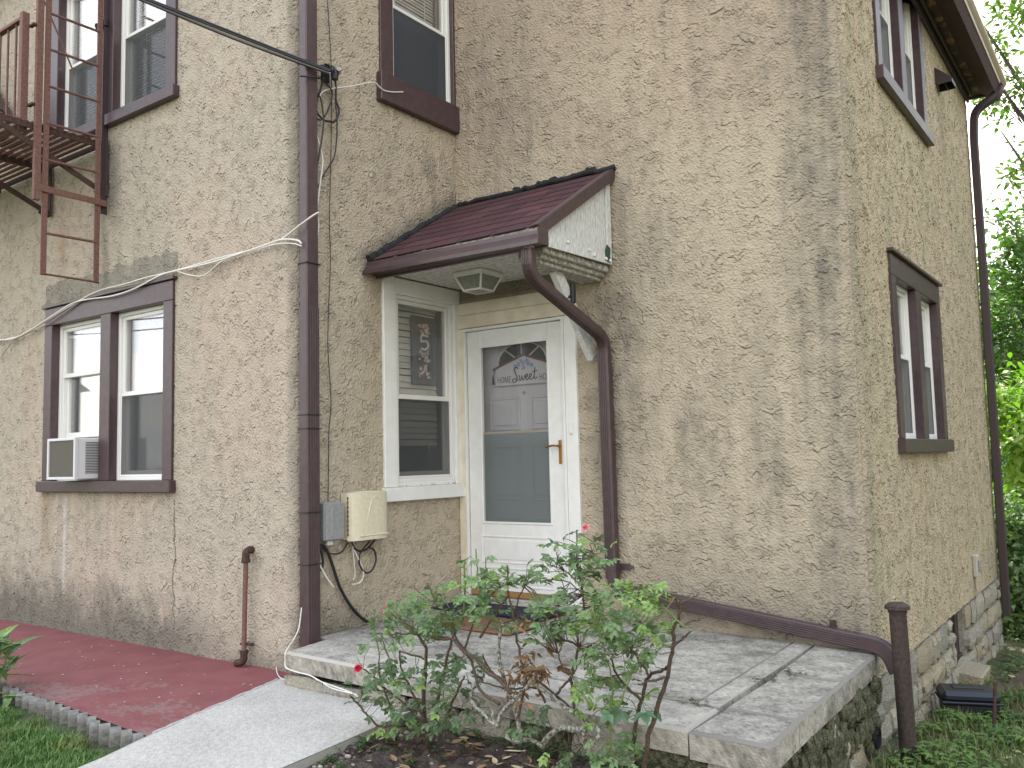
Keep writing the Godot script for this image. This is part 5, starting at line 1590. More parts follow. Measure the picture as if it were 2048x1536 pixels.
func build_cables() -> void:
	cable("wall_cable", "topmost white cable crossing the projecting wall above the lower window", [Vector3(.271, 2.782, 1.725), Vector3(.199, 2.765, 1.725), Vector3(.093, 2.731, 1.725), Vector3(-.185, 2.65, 1.725), Vector3(-.702, 2.645, 1.725), Vector3(-1.294, 2.632, 1.725), Vector3(-1.703, 2.633, 1.725), Vector3(-1.984, 2.624, 1.725), Vector3(-2.392, 2.618, 1.725), Vector3(-2.827, 2.55, 1.725), Vector3(-3.205, 2.473, 1.725), Vector3(-3.606, 2.391, 1.725), Vector3(-3.889, 2.379, 1.725), Vector3(-4.287, 2.395, 1.725), Vector3(-5.2, 2.55, 1.725), Vector3(-6.2, 2.75, 1.72)], 0.0065, M.cable_white, "white cables over the lower window")
	cable("wall_cable", "second white cable, drooping across the lower window's brown head", [Vector3(.113, 2.604, 1.73), Vector3(.059, 2.636, 1.73), Vector3(-.102, 2.663, 1.73), Vector3(-.31, 2.649, 1.73), Vector3(-.752, 2.627, 1.73), Vector3(-.988, 2.623, 1.73), Vector3(-1.267, 2.627, 1.73), Vector3(-1.493, 2.621, 1.73), Vector3(-1.832, 2.567, 1.73), Vector3(-2.155, 2.549, 1.73), Vector3(-2.498, 2.568, 1.73), Vector3(-2.737, 2.569, 1.73), Vector3(-2.942, 2.538, 1.73), Vector3(-3.326, 2.451, 1.73), Vector3(-3.782, 2.372, 1.73), Vector3(-4.276, 2.407, 1.73), Vector3(-5.2, 2.55, 1.725), Vector3(-6.2, 2.75, 1.72)], 0.007, M.cable_white, "white cables over the lower window")
	cable("wall_cable", "short slack white cable sagging right of the lower window's head", [Vector3(.11, 2.588, 1.728), Vector3(.022, 2.619, 1.728), Vector3(-.13, 2.641, 1.728), Vector3(-.312, 2.64, 1.728), Vector3(-.585, 2.63, 1.728), Vector3(-.755, 2.61, 1.728), Vector3(-.931, 2.545, 1.728), Vector3(-1.082, 2.563, 1.728), Vector3(-1.27, 2.62, 1.728)], 0.005, M.cable_white, "white cables over the lower window")
	cable("wall_cable", "thin greyish cable running under the white ones to the photo's left edge", [Vector3(-1.298, 2.636, 1.722), Vector3(-1.777, 2.604, 1.722), Vector3(-2.359, 2.618, 1.722), Vector3(-2.631, 2.578, 1.722), Vector3(-3.167, 2.447, 1.722), Vector3(-3.52, 2.396, 1.722), Vector3(-3.817, 2.358, 1.722), Vector3(-3.968, 2.28, 1.722), Vector3(-4.183, 2.243, 1.722), Vector3(-5.2, 2.55, 1.725), Vector3(-6.2, 2.75, 1.72)], 0.0045, M.cable_grey, "white cables over the lower window")
	cable("wall_wire", "thin black wire running straight down the return wall to the grey box", [Vector3(.03, 4.419, 1.419), Vector3(.03, 3.884, 1.385), Vector3(.03, 3.342, 1.394), Vector3(.03, 2.842, 1.412), Vector3(.03, 2.563, 1.405), Vector3(.03, 2.213, 1.425), Vector3(.03, 1.938, 1.432), Vector3(.03, 1.599, 1.407), Vector3(.03, 1.396, 1.427), Vector3(.03, 1.161, 1.433), Vector3(.03, .919, 1.439)], 0.0035, M.black)
	cable("cable_loop", "inner black cable loop hanging below the service anchor", [Vector3(.06, 3.924, 1.472), Vector3(.06, 3.916, 1.426), Vector3(.06, 3.825, 1.376), Vector3(.06, 3.7, 1.372), Vector3(.06, 3.653, 1.35), Vector3(.06, 3.599, 1.35), Vector3(.06, 3.539, 1.392), Vector3(.06, 3.521, 1.475), Vector3(.06, 3.547, 1.538), Vector3(.06, 3.598, 1.555), Vector3(.06, 3.664, 1.537), Vector3(.06, 3.784, 1.496), Vector3(.06, 3.878, 1.482)], 0.0075, M.black, "black cable loops at the anchor")
	cable("cable_loop", "black cable loop that crosses in front of the tall downspout", [Vector3(.09, 3.89, 1.522), Vector3(.09, 3.787, 1.514), Vector3(.09, 3.741, 1.441), Vector3(.09, 3.669, 1.442), Vector3(.09, 3.579, 1.479), Vector3(.09, 3.509, 1.524), Vector3(.09, 3.495, 1.569), Vector3(.09, 3.528, 1.643), Vector3(.09, 3.598, 1.66), Vector3(.09, 3.652, 1.634), Vector3(.09, 3.68, 1.581), Vector3(.09, 3.638, 1.537), Vector3(.09, 3.522, 1.515), Vector3(.09, 3.433, 1.52), Vector3(.09, 3.285, 1.548), Vector3(.09, 3.138, 1.58)], 0.006, M.black, "black cable loops at the anchor")
	cable("cable_loop", "long thin black loop hanging farthest right below the anchor", [Vector3(.05, 3.943, 1.408), Vector3(.05, 3.885, 1.366), Vector3(.05, 3.704, 1.368), Vector3(.05, 3.564, 1.355), Vector3(.05, 3.418, 1.361), Vector3(.05, 3.286, 1.385), Vector3(.05, 3.158, 1.468), Vector3(.05, 3.037, 1.536)], 0.005, M.black, "black cable loops at the anchor")
	cable("tie_cord", "black cord tied round the downspout just below the service cables", [Vector3(.13, 3.858, 1.58), Vector3(.13, 3.783, 1.545), Vector3(.13, 3.769, 1.554), Vector3(.13, 3.755, 1.625), Vector3(.13, 3.72, 1.753)], 0.006, M.black)
	cable("window_cable", "white cable stub running from the downspout to the return wall's upper window", [Vector3(.06, 3.623, 1.555), Vector3(.06, 3.663, 1.528), Vector3(.06, 3.716, 1.496), Vector3(.06, 3.772, 1.404), Vector3(.06, 3.843, 1.238), Vector3(.06, 3.928, 1.064), Vector3(.06, 3.958, .987), Vector3(.06, 3.944, .951), Vector3(.06, 3.929, .894), Vector3(.06, 3.947, .803), Vector3(.06, 3.986, .687)], 0.0055, M.cable_white)
	cable("drop_cable", "white cable curving down beside the upper downspout", [Vector3(.08, 3.717, 1.572), Vector3(.08, 3.626, 1.581), Vector3(.08, 3.487, 1.582), Vector3(.08, 3.387, 1.565), Vector3(.08, 3.26, 1.521), Vector3(.08, 3.191, 1.517), Vector3(.08, 3.047, 1.541), Vector3(.08, 2.868, 1.568), Vector3(.08, 2.768, 1.555), Vector3(.08, 2.663, 1.569)], 0.006, M.cable_white)
	cable("drop_cable", "white cable following the lower downspout to the grey box and beyond", [Vector3(.1, 2.525, 1.601), Vector3(.1, 2.436, 1.588), Vector3(.1, 2.251, 1.589), Vector3(.1, 1.917, 1.604), Vector3(.1, 1.719, 1.601), Vector3(.1, 1.261, 1.608), Vector3(.1, 1.018, 1.605), Vector3(.1, .937, 1.592), Vector3(.1, .809, 1.597), Vector3(.1, .666, 1.615), Vector3(.1, .57, 1.611), Vector3(.1, .484, 1.553), Vector3(.1, .422, 1.51), Vector3(.1, .364, 1.459)], 0.0065, M.cable_white)
	cable("drop_cable", "black cable hidden close along the downspout's right edge", [Vector3(.05, 3.502, 1.556), Vector3(.05, 3.189, 1.553), Vector3(.05, 2.534, 1.556), Vector3(.05, 1.925, 1.564), Vector3(.05, 1.262, 1.568), Vector3(.05, .935, 1.561), Vector3(.05, .641, 1.537)], 0.007, M.black)
	cable("ground_cable", "thick black cable falling from the grey box to the porch slab", [Vector3(.035, .639, 1.515), Vector3(.035, .618, 1.472), Vector3(.035, .566, 1.437), Vector3(.035, .463, 1.394), Vector3(.035, .341, 1.341), Vector3(.035, .213, 1.252), Vector3(.035, .114, 1.15), Vector3(.035, .049, 1.041)], 0.011, M.black)
	cable("box_lead", "short black lead bridging the grey and the cream box", [Vector3(.04, .633, 1.52), Vector3(.04, .584, 1.455), Vector3(.04, .567, 1.38), Vector3(.04, .581, 1.321), Vector3(.04, .63, 1.275)], 0.0055, M.black)
	cable("box_lead", "black lead under the cream box's left half", [Vector3(.04, .633, 1.234), Vector3(.04, .591, 1.211), Vector3(.04, .565, 1.159), Vector3(.04, .576, 1.087), Vector3(.04, .631, 1.014)], 0.0065, M.black)
	cable("box_lead", "round black cable loop hanging under the cream box", [Vector3(.05, .626, 1.073), Vector3(.05, .559, 1.16), Vector3(.05, .507, 1.179), Vector3(.05, .454, 1.161), Vector3(.05, .411, 1.109), Vector3(.05, .428, 1.051), Vector3(.05, .49, 1.016), Vector3(.05, .561, 1.034), Vector3(.05, .582, 1.083)], 0.0065, M.black)
	cable("box_lead", "straight white lead hanging under the cream box", [Vector3(.04, .639, 1.22), Vector3(.04, .578, 1.225), Vector3(.04, .476, 1.212), Vector3(.04, .408, 1.208), Vector3(.04, .377, 1.227)], 0.004, M.cable_white)
	cable("box_lead", "bent white lead with a hooked end under the cream box", [Vector3(.05, .579, 1.225), Vector3(.05, .507, 1.179), Vector3(.05, .435, 1.142), Vector3(.05, .384, 1.143), Vector3(.05, .351, 1.181), Vector3(.05, .35, 1.246)], 0.0055, M.cable_white)
	cable("box_lead", "dark coil of cable under the grey box", [Vector3(.07, .661, 1.572), Vector3(.07, .581, 1.576), Vector3(.07, .516, 1.564), Vector3(.07, .481, 1.539), Vector3(.07, .527, 1.521), Vector3(.07, .61, 1.538), Vector3(.07, .644, 1.555)], 0.008, M.black)
	cable("step_cable", "pale cable dropping over the porch step's left end", [Vector3(.126, .276, 1.75), Vector3(.125, .157, 1.77), Vector3(.173, .105, 1.85), Vector3(.262, .065, 1.985), Vector3(.253, .009, 1.985), Vector3(.268, -.026, 1.99), Vector3(.348, -.04, 1.99), Vector3(.49, -.043, 2), Vector3(.597, -.057, 2.02), Vector3(.68, -.068, 2.02), Vector3(.85, -.082, 2.03), Vector3(.912, -.097, 2.03)], 0.0042, M.cable_white)
	cable("step_cable", "thin pale cable lying on the walk before the porch step", [Vector3(.076, .081, 1.8), Vector3(-.394, -.12, 1.494), Vector3(-.19, -.14, 1.689), Vector3(.012, -.15, 1.826), Vector3(.148, -.145, 1.841), Vector3(.239, -.14, 1.782), Vector3(.608, -.053, 2.03), Vector3(.722, -.077, 2.04), Vector3(.915, -.084, 2.04)], 0.0035, M.cable_white)
	# service drop
	var an := Vector3(0.19, 3.815, 1.54)
	var far := an.lerp(Vector3(-0.29, 4.055, 2.5), 14.0)
	for k in 4:
		var pts := []
		var off := Vector3(0, -0.009 * k, 0.012 * (k % 2))
		for q in 30:
			var t := q / 29.0
			t = t * t
			pts.append(an.lerp(far, t) + off * (1.0 + 0.6 * sin(t * 40.0)) + Vector3(0, -0.5 * t * (1.0 - t) * 0.4, 0))
		var lab = ["topmost black service cable reaching the anchor from the upper left", "second black service cable from the top, twisted with the others", "third service cable, pale sheathed, in the bundle to the anchor", "lowest black service cable of the bundle to the anchor"][k]
		tag(obj("service_cable", Geo.new().tube(pts, [0.008, 0.007, 0.005, 0.0065][k], -1.0, 6), M.black if k != 2 else M.cable_grey), lab, "cable", "service cables from the street")
	var g := Geo.new()
	g.span(Vector3(0.0, 3.82, 1.40), Vector3(0.03, 3.94, 1.46), 0.004)
	g.tube([Vector3(0.02, 3.9, 1.43), Vector3(0.10, 3.9, 1.43), Vector3(0.19, 3.815, 1.54)], 0.014)
	g.lathe(Vector3(0.10, 3.86, 1.42), [Vector2(0, -0.05), Vector2(0.024, -0.04), Vector2(0.028, 0.0), Vector2(0.02, 0.03), Vector2(0, 0.04)], 12)
	var c := thing("cable_anchor", "dark clamp with pale insulator holding the service cables beside the downspout", "clamp", Vector3(0, 3.9, 1.43))
	var bo := obj("clamp", g, M.black, c)
	bo.position = -c.position
	bo = obj("insulator", Geo.new().lathe(Vector3(0.12, 3.885, 1.40), [Vector2(0, -0.024), Vector2(0.018, -0.02), Vector2(0.012, 0.0), Vector2(0.018, 0.018), Vector2(0, 0.024)], 14, Vector3(0.7, 0.3, 0.6).normalized()), M.cable_grey, c)
	bo.position = -c.position
	g = Geo.new()
	g.box(Vector3(-2.33, 4.875, 1.735), Vector3(0.06, 0.07, 0.05), 0.012)
	g.tube([Vector3(-2.33, 4.855, 1.75), Vector3(-2.33, 4.82, 1.80)], 0.022, 0.03, 10)
	tag(obj("small_lamp", g, M.black), "small black lamp head on the brown mullion of the upper left window", "lamp")
	# boxes on the return wall
	var b := thing("utility_box", "narrow grey utility box on the wall just right of the downspout", "box", Vector3(0.01, 0.79, 1.445))
	obj("body", Geo.new().span(Vector3(0, -0.125, -0.085), Vector3(0.085, 0.125, 0.085), 0.008), M.box_grey, b)
	obj("lid", Geo.new().span(Vector3(0.086, -0.12, -0.08), Vector3(0.097, 0.12, 0.08), 0.006), M.box_grey, b)
	g = Geo.new()
	g.tube([Vector3(0.097, -0.095, 0.028), Vector3(0.097, 0.1, 0.028)], 0.006)
	obj("rib", g, M.box_grey, b)
	obj("tag_plate", Geo.new().box(Vector3(0.05, -0.142, 0.01), Vector3(0.02, 0.03, 0.05), 0.002), M.plastic_white, b)
	b = thing("utility_box", "larger cream plastic utility box with an arched line on its lid", "box", Vector3(0.01, 0.81, 1.12))
	g = Geo.new()
	g.plate(PackedVector2Array([Vector2(-0.185, -0.155), Vector2(0.185, -0.155), Vector2(0.185, 0.155), Vector2(0.1, 0.163), Vector2(0.0, 0.167), Vector2(-0.1, 0.163), Vector2(-0.185, 0.155)]), Vector3(0, 0, 0), Vector3(0, 0, -1), Vector3.UP, 0.06)
	obj("back_shell", g, M.box_yellow, b)
	g = Geo.new()
	var lidp := PackedVector2Array()
	for k in 25:
		var t := k / 24.0 * 2.0 - 1.0
		lidp.append(Vector2(0.185 * t, 0.06 + 0.058 * sqrt(maxf(0.0, 1.0 - pow(absf(t), 3.0)))))
	for k in 24:
		var p := lidp[k]
		var q := lidp[k + 1]
		g.fquad(Vector3(p.y, -0.165, -p.x), Vector3(q.y, -0.165, -q.x), Vector3(q.y, 0.155, -q.x), Vector3(p.y, 0.155, -p.x), Vector3(1, 0, -(p.x + q.x)))
		g.ftri(Vector3(0.06, 0.155, 0), Vector3(p.y, 0.155, -p.x), Vector3(q.y, 0.155, -q.x), Vector3.UP)
		g.ftri(Vector3(0.06, -0.165, 0), Vector3(p.y, -0.165, -p.x), Vector3(q.y, -0.165, -q.x), Vector3.DOWN)
	obj("lid", g, M.box_yellow, b)
	g = Geo.new()
	var arch := []
	for k in 21:
		var t := k / 20.0 * 2.0 - 1.0
		var x := 0.03 + 0.085 * t
		var u := x / 0.185
		arch.append(Vector3(0.06 + 0.058 * sqrt(1.0 - pow(absf(u), 3.0)), 0.125 - 0.17 * pow(absf(t), 2.2), -x))
	g.tube(arch, 0.004, -1.0, 5)
	g.box(Vector3(0.11, -0.135, -0.02), Vector3(0.025, 0.012, 0.27), 0.005)
	obj("raised_arch", g, M.box_yellow, b)
	g = Geo.new()
	for k in 9:
		g.span(Vector3(0.058, -0.125 + k * 0.031, 0.168), Vector3(0.072, -0.121 + k * 0.031, 0.188), 0.0)
	g.span(Vector3(0.066, -0.13, 0.183), Vector3(0.069, 0.13, 0.1875), 0.0)
	obj("lid_slots", g, M.rust_dark, b)
	obj("screw", Geo.new().lathe(Vector3(0.03, 0.165, 0.0), [Vector2(0.008, 0), Vector2(0.008, 0.012), Vector2(0, 0.014)], 8), M.steel, b)
	# rusty stand pipe on the projecting wall
	var sp := thing("stand_pipe", "rusty iron pipe with elbows on the wall above the red pavement", "pipe", Vector3(-0.46, -0.13, 1.74))
	obj("pipe", Geo.new().tube([Vector3(0.0, 0.03, 0), Vector3(0.02, 0.70, 0)], 0.0165), M.rust, sp)
	g = Geo.new()
	g.tube(rounded([Vector3(0.02, 0.66, 0), Vector3(0.02, 0.735, 0), Vector3(0.015, 0.735, -0.07)], 0.03), 0.026)
	g.lathe(Vector3(0.02, 0.655, 0), [Vector2(0, 0), Vector2(0.03, 0), Vector2(0.03, 0.022), Vector2(0, 0.022)], 12)
	obj("elbow", g, M.rust_dark, sp)
	g = Geo.new()
	g.tube(rounded([Vector3(0.002, 0.08, 0), Vector3(0.0, 0.0, 0), Vector3(-0.06, -0.005, 0.02)], 0.035), 0.024)
	g.lathe(Vector3(0.002, 0.06, 0), [Vector2(0, 0), Vector2(0.029, 0), Vector2(0.029, 0.02), Vector2(0, 0.02)], 12)
	obj("elbow", g, M.rust_dark, sp)
	obj("strap", Geo.new().bar(Vector3(-0.05, 0.115, -0.02), Vector3(0.06, 0.12, -0.02), 0.03, 0.016), M.rust_dark, sp)
	# iron post beside the porch
	var po := thing("vent_post", "upright dark rusty pipe post with a cap beside the porch's right end", "post", Vector3(3.30, -0.52, 0.21))
	obj("pipe", Geo.new().tube([Vector3(0.012, -0.1, 0.0), Vector3(-0.005, 0.80, 0)], 0.046, -1.0, 20), M.iron, po)
	obj("cap", Geo.new().lathe(Vector3(-0.005, 0.79, 0), [Vector2(0, 0), Vector2(0.05, 0.0), Vector2(0.053, 0.018), Vector2(0.068, 0.022), Vector2(0.066, 0.04), Vector2(0.045, 0.054), Vector2(0, 0.058)], 20), M.iron, po)
	var st := thing("stake", "thin rusty iron stake leaning in the weeds at the right", "stake", Vector3(3.61, -0.70, -0.70))
	obj("rod", Geo.new().tube([Vector3(0, -0.1, 0), Vector3(-0.005, 0.2, -0.01), Vector3(0.012, 0.43, -0.03)], 0.012, 0.010, 8), M.rust_dark, st)
	# black plastic case on the ground
	var bx := thing("plastic_case", "black plastic case with rounded lid lying against the stone foundation", "case", Vector3(3.36, -0.675, -1.36), Basis(Vector3.UP, 0.35))
	obj("body", Geo.new().box(Vector3(0, 0.065, 0), Vector3(0.34, 0.13, 0.24), 0.02), M.plastic_black, bx)
	g = Geo.new()
	g.box(Vector3(0, 0.165, 0), Vector3(0.37, 0.075, 0.265), 0.034)
	g.box(Vector3(0, 0.13, 0), Vector3(0.38, 0.018, 0.28), 0.006)
	obj("lid", g, M.plastic_black, bx)
	obj("latch", Geo.new().box(Vector3(0.0, 0.205, -0.02), Vector3(0.2, 0.016, 0.09), 0.006), M.plastic_black, bx)
	# window air conditioner
	var ac := thing("air_conditioner", "white window air conditioner sticking out of the lower left window", "air conditioner", Vector3(-2.63, 1.09, 1.68))
	g = Geo.new()
	g.span(Vector3(-0.215, 0.0, -0.2), Vector3(0.215, 0.33, 0.175), 0.008)
	obj("body", g, M.plastic_white, ac)
	g = Geo.new()
	frame4(g, -0.22, 0.22, 0.0, 0.335, 0.022, 0.17, 0.2)
	obj("rim", g, M.plastic_white, ac)
	g = Geo.new()
	g.span(Vector3(-0.2, 0.02, 0.176), Vector3(0.2, 0.315, 0.186), 0.0)
	for k in 30: g.span(Vector3(-0.2, 0.025 + k * 0.0097, 0.186), Vector3(0.2, 0.0275 + k * 0.0097, 0.190), 0.0)
	obj("coil", g, M.coil, ac)
	g = Geo.new()
	for k in 20:
		for q in 2: g.box(Vector3(0.2155, 0.05 + k * 0.0128, -0.085 + q * 0.135), Vector3(0.003, 0.0062, 0.118), 0.0)
	obj("louvre_slots", g, M.black, ac)
	g = Geo.new()
	g.span(Vector3(-0.535, 0.0, -0.115), Vector3(-0.217, 0.335, -0.10), 0.002)
	for k in 8: g.span(Vector3(-0.52 + k * 0.038, 0.01, -0.10), Vector3(-0.505 + k * 0.038, 0.325, -0.092), 0.002)
	g.span(Vector3(0.217, 0.0, -0.115), Vector3(0.255, 0.335, -0.10), 0.002)
	obj("side_panel", g, M.vinyl, ac)

func build_signs() -> void:
	# the house-shaped board on the inner door
	var z := -0.128
	var s := thing("door_sign", "house shaped welcome board hanging on the inner door behind the glass", "sign", Vector3(0.555, 1.755, z))
	obj("board", Geo.new().plate(PackedVector2Array([Vector2(-0.28, 0), Vector2(0.28, 0), Vector2(0.28, 0.135), Vector2(0, 0.225), Vector2(-0.28, 0.135)]), Vector3.ZERO, Vector3.RIGHT, Vector3.UP, 0.008), M.sign_board, s)
	var g := Geo.new()
	g.bar(Vector3(-0.30, 0.135, 0.006), Vector3(0, 0.232, 0.006), 0.02, 0.017)
	g.bar(Vector3(0.30, 0.135, 0.006), Vector3(0, 0.232, 0.006), 0.02, 0.017)
	obj("roof_trim", g, M.sign_roof, s)
	var f := SystemFont.new()
	f.font_names = PackedStringArray(["Droid Sans"])
	for e in [["HOME", -0.19], ["HOME", 0.215]]:
		var t := TextMesh.new()
		t.text = e[0]
		t.font = f
		t.font_size = 32
		t.pixel_size = 0.0016
		t.depth = 0.0012
		var o := put("lettering", t, M.ink_pale, s)
		o.position = Vector3(e[1], 0.045, 0.0095)
		o.scale = Vector3(0.95, 1.25, 1)
	g = Geo.new()
	var strokes := [
		[Vector2(0.052, 0.135), Vector2(0.035, 0.15), Vector2(0.015, 0.13), Vector2(0.03, 0.095), Vector2(0.04, 0.06), Vector2(0.02, 0.03), Vector2(-0.005, 0.045), Vector2(0.015, 0.06), Vector2(0.06, 0.04)],
		[Vector2(0.06, 0.085), Vector2(0.065, 0.05), Vector2(0.075, 0.045), Vector2(0.086, 0.08), Vector2(0.09, 0.05), Vector2(0.1, 0.045), Vector2(0.112, 0.085)],
		[Vector2(0.115, 0.06), Vector2(0.135, 0.07), Vector2(0.132, 0.088), Vector2(0.12, 0.08), Vector2(0.12, 0.052), Vector2(0.135, 0.044), Vector2(0.152, 0.06), Vector2(0.17, 0.072), Vector2(0.167, 0.088), Vector2(0.155, 0.08), Vector2(0.155, 0.052), Vector2(0.17, 0.044), Vector2(0.195, 0.065)],
		[Vector2(0.205, 0.135), Vector2(0.196, 0.08), Vector2(0.2, 0.048), Vector2(0.215, 0.05), Vector2(0.225, 0.06)],
		[Vector2(0.182, 0.10), Vector2(0.225, 0.108)]]
	for k in strokes:
		var pts := []
		for p in k: pts.append(Vector3(p.x * 1.05 - 0.105, p.y - 0.01, 0.010))
		g.tube(curve(pts, 5), 0.0042, 0.0036, 5)
	obj("script_lettering", g, M.ink, s)
	g = Geo.new()
	for k in 8:
		var a := rng.randf() * TAU
		var b := Vector3([-0.08, -0.045, 0.0, 0.045, 0.08, -0.02, 0.03, 0.0][k], [0.145, 0.16, 0.13, 0.16, 0.145, 0.185, 0.185, 0.165][k], 0.009)
		for q in 4: leaflet(g, b, Vector3(cos(a + q * 1.57), sin(a + q * 1.57), 0.1).normalized(), Vector3(0, 0, 1), 0.024, 0.017, 0.1, 0.0)
	obj("painted_flowers", g, M.ink_blue, s)
	g = Geo.new()
	g.tube([Vector3(-0.275, 0.13, 0.014), Vector3(-0.295, 0.08, 0.014)], 0.003)
	g.lathe(Vector3(-0.297, 0.085, 0.014), [Vector2(0, 0), Vector2(0.006, -0.004), Vector2(0.006, -0.014), Vector2(0.013, -0.07), Vector2(0, -0.072)], 10)
	obj("tassel", g, M.ink, s)
	# the framed picture behind the pane of the white window
	var E := Basis(Vector3(0, 0, -1), Vector3.UP, Vector3(1, 0, 0))
	var p := thing("framed_picture", "tall dark framed picture with pale blocky letters inside the white window", "picture", Vector3(-0.108, 2.04, 0.30), E)
	g = Geo.new()
	frame4(g, -0.15, 0.14, -0.27, 0.27, 0.05, -0.01, 0.012)
	obj("frame", g, M.picture_frame, p)
	obj("print", Geo.new().span(Vector3(-0.1, -0.22, -0.006), Vector3(0.09, 0.22, 0.0), 0.0), M.picture_frame, p)
	g = Geo.new()
	for k in 46:
		var y := -0.21 + rng.randf() * 0.42
		if y > 0.0 and y < 0.13: continue
		g.box(Vector3(rng.randf_range(-0.06, 0.055), y, 0.002), Vector3(rng.randf_range(0.012, 0.05), rng.randf_range(0.012, 0.03), 0.002), 0.0)
	obj("print_blocks", g, M.picture_pink, p)
	g = Geo.new()
	for k in 24:
		var y := -0.21 + rng.randf() * 0.42
		if y > 0.0 and y < 0.13: continue
		g.box(Vector3(rng.randf_range(-0.06, 0.055), y, 0.0035), Vector3(rng.randf_range(0.01, 0.035), rng.randf_range(0.01, 0.022), 0.002), 0.0)
	g.tube(curve([Vector3(0.04, 0.12, 0.004), Vector3(-0.03, 0.12, 0.004), Vector3(-0.035, 0.075, 0.004), Vector3(0.02, 0.08, 0.004), Vector3(0.045, 0.045, 0.004), Vector3(0.01, 0.012, 0.004), Vector3(-0.04, 0.02, 0.004)]), 0.009, -1.0, 6)
	obj("print_letters", g, M.picture_pale, p)

# ---------------------------------------------------------------- roses, plants, trees
func compound_leaf(n: int, sz: float, sd: int) -> ArrayMesh:
	# a rose leaf: a stalk with n leaflets, growing along +x with its face up
	var r := RandomNumberGenerator.new()
	r.seed = sd
	var g := Geo.new()
	var L := sz * 1.35
	g.tube([Vector3.ZERO, Vector3(L * 0.5, L * 0.05, 0), Vector3(L, 0, 0)], 0.0011, 0.0008, 4, false)
	leaflet(g, Vector3(L, 0, 0), Vector3(1, -0.15, 0).normalized(), Vector3(0.15, 1, 0).normalized(), sz, sz * 0.62, r.randf_range(0.15, 0.4), r.randf_range(0.0, 0.35))
	for k in (n - 1) / 2:
		var x := L * (0.95 - 0.42 * k)
		for s in [-1.0, 1.0]:
			var d := Vector3(r.randf_range(0.35, 0.7), r.randf_range(-0.25, 0.15), s).normalized()
			leaflet(g, Vector3(x, 0, 0), d, Vector3(0, 1, r.randf_range(-0.3, 0.3)).normalized(), sz * (0.9 - 0.12 * k), sz * (0.55 - 0.05 * k), r.randf_range(0.15, 0.45), r.randf_range(0.0, 0.4))
	return g.mesh()

func dry_leaf(sd: int) -> ArrayMesh:
	var r := RandomNumberGenerator.new()
	r.seed = sd
	var g := Geo.new()
	for k in 3:
		var a := r.randf() * TAU
		leaflet(g, Vector3(0.01 * k, 0, 0), Vector3(cos(a), r.randf_range(-0.9, 0.2), sin(a)).normalized(), Vector3(r.randf_range(-1, 1), 0.6, r.randf_range(-1, 1)).normalized(), r.randf_range(0.03, 0.05), r.randf_range(0.018, 0.03), r.randf_range(0.5, 1.2), r.randf_range(0.4, 1.2))
	return g.mesh()

func rose_flower(parent: Node, at: Vector3, sz: float, m: Material) -> void:
	var g := Geo.new()
	var f := Vector3(rng.randf_range(-0.4, 0.5), rng.randf_range(0.3, 0.9), rng.randf_range(0.2, 0.8)).normalized()
	var s := f.cross(Vector3.UP).normalized()
	var u := s.cross(f)
	for ring in 3:
		for k in 6:
			var a := TAU * (k + ring * 0.5) / 6.0
			var d := (s * cos(a) + u * sin(a)) * (0.9 - ring * 0.25) + f * (0.25 + ring * 0.4)
			leaflet(g, at + f * ring * 0.004, d.normalized(), f, sz * (1.0 - ring * 0.18), sz * 0.85, 0.3, 0.15)
	obj("flower", g, m, parent)

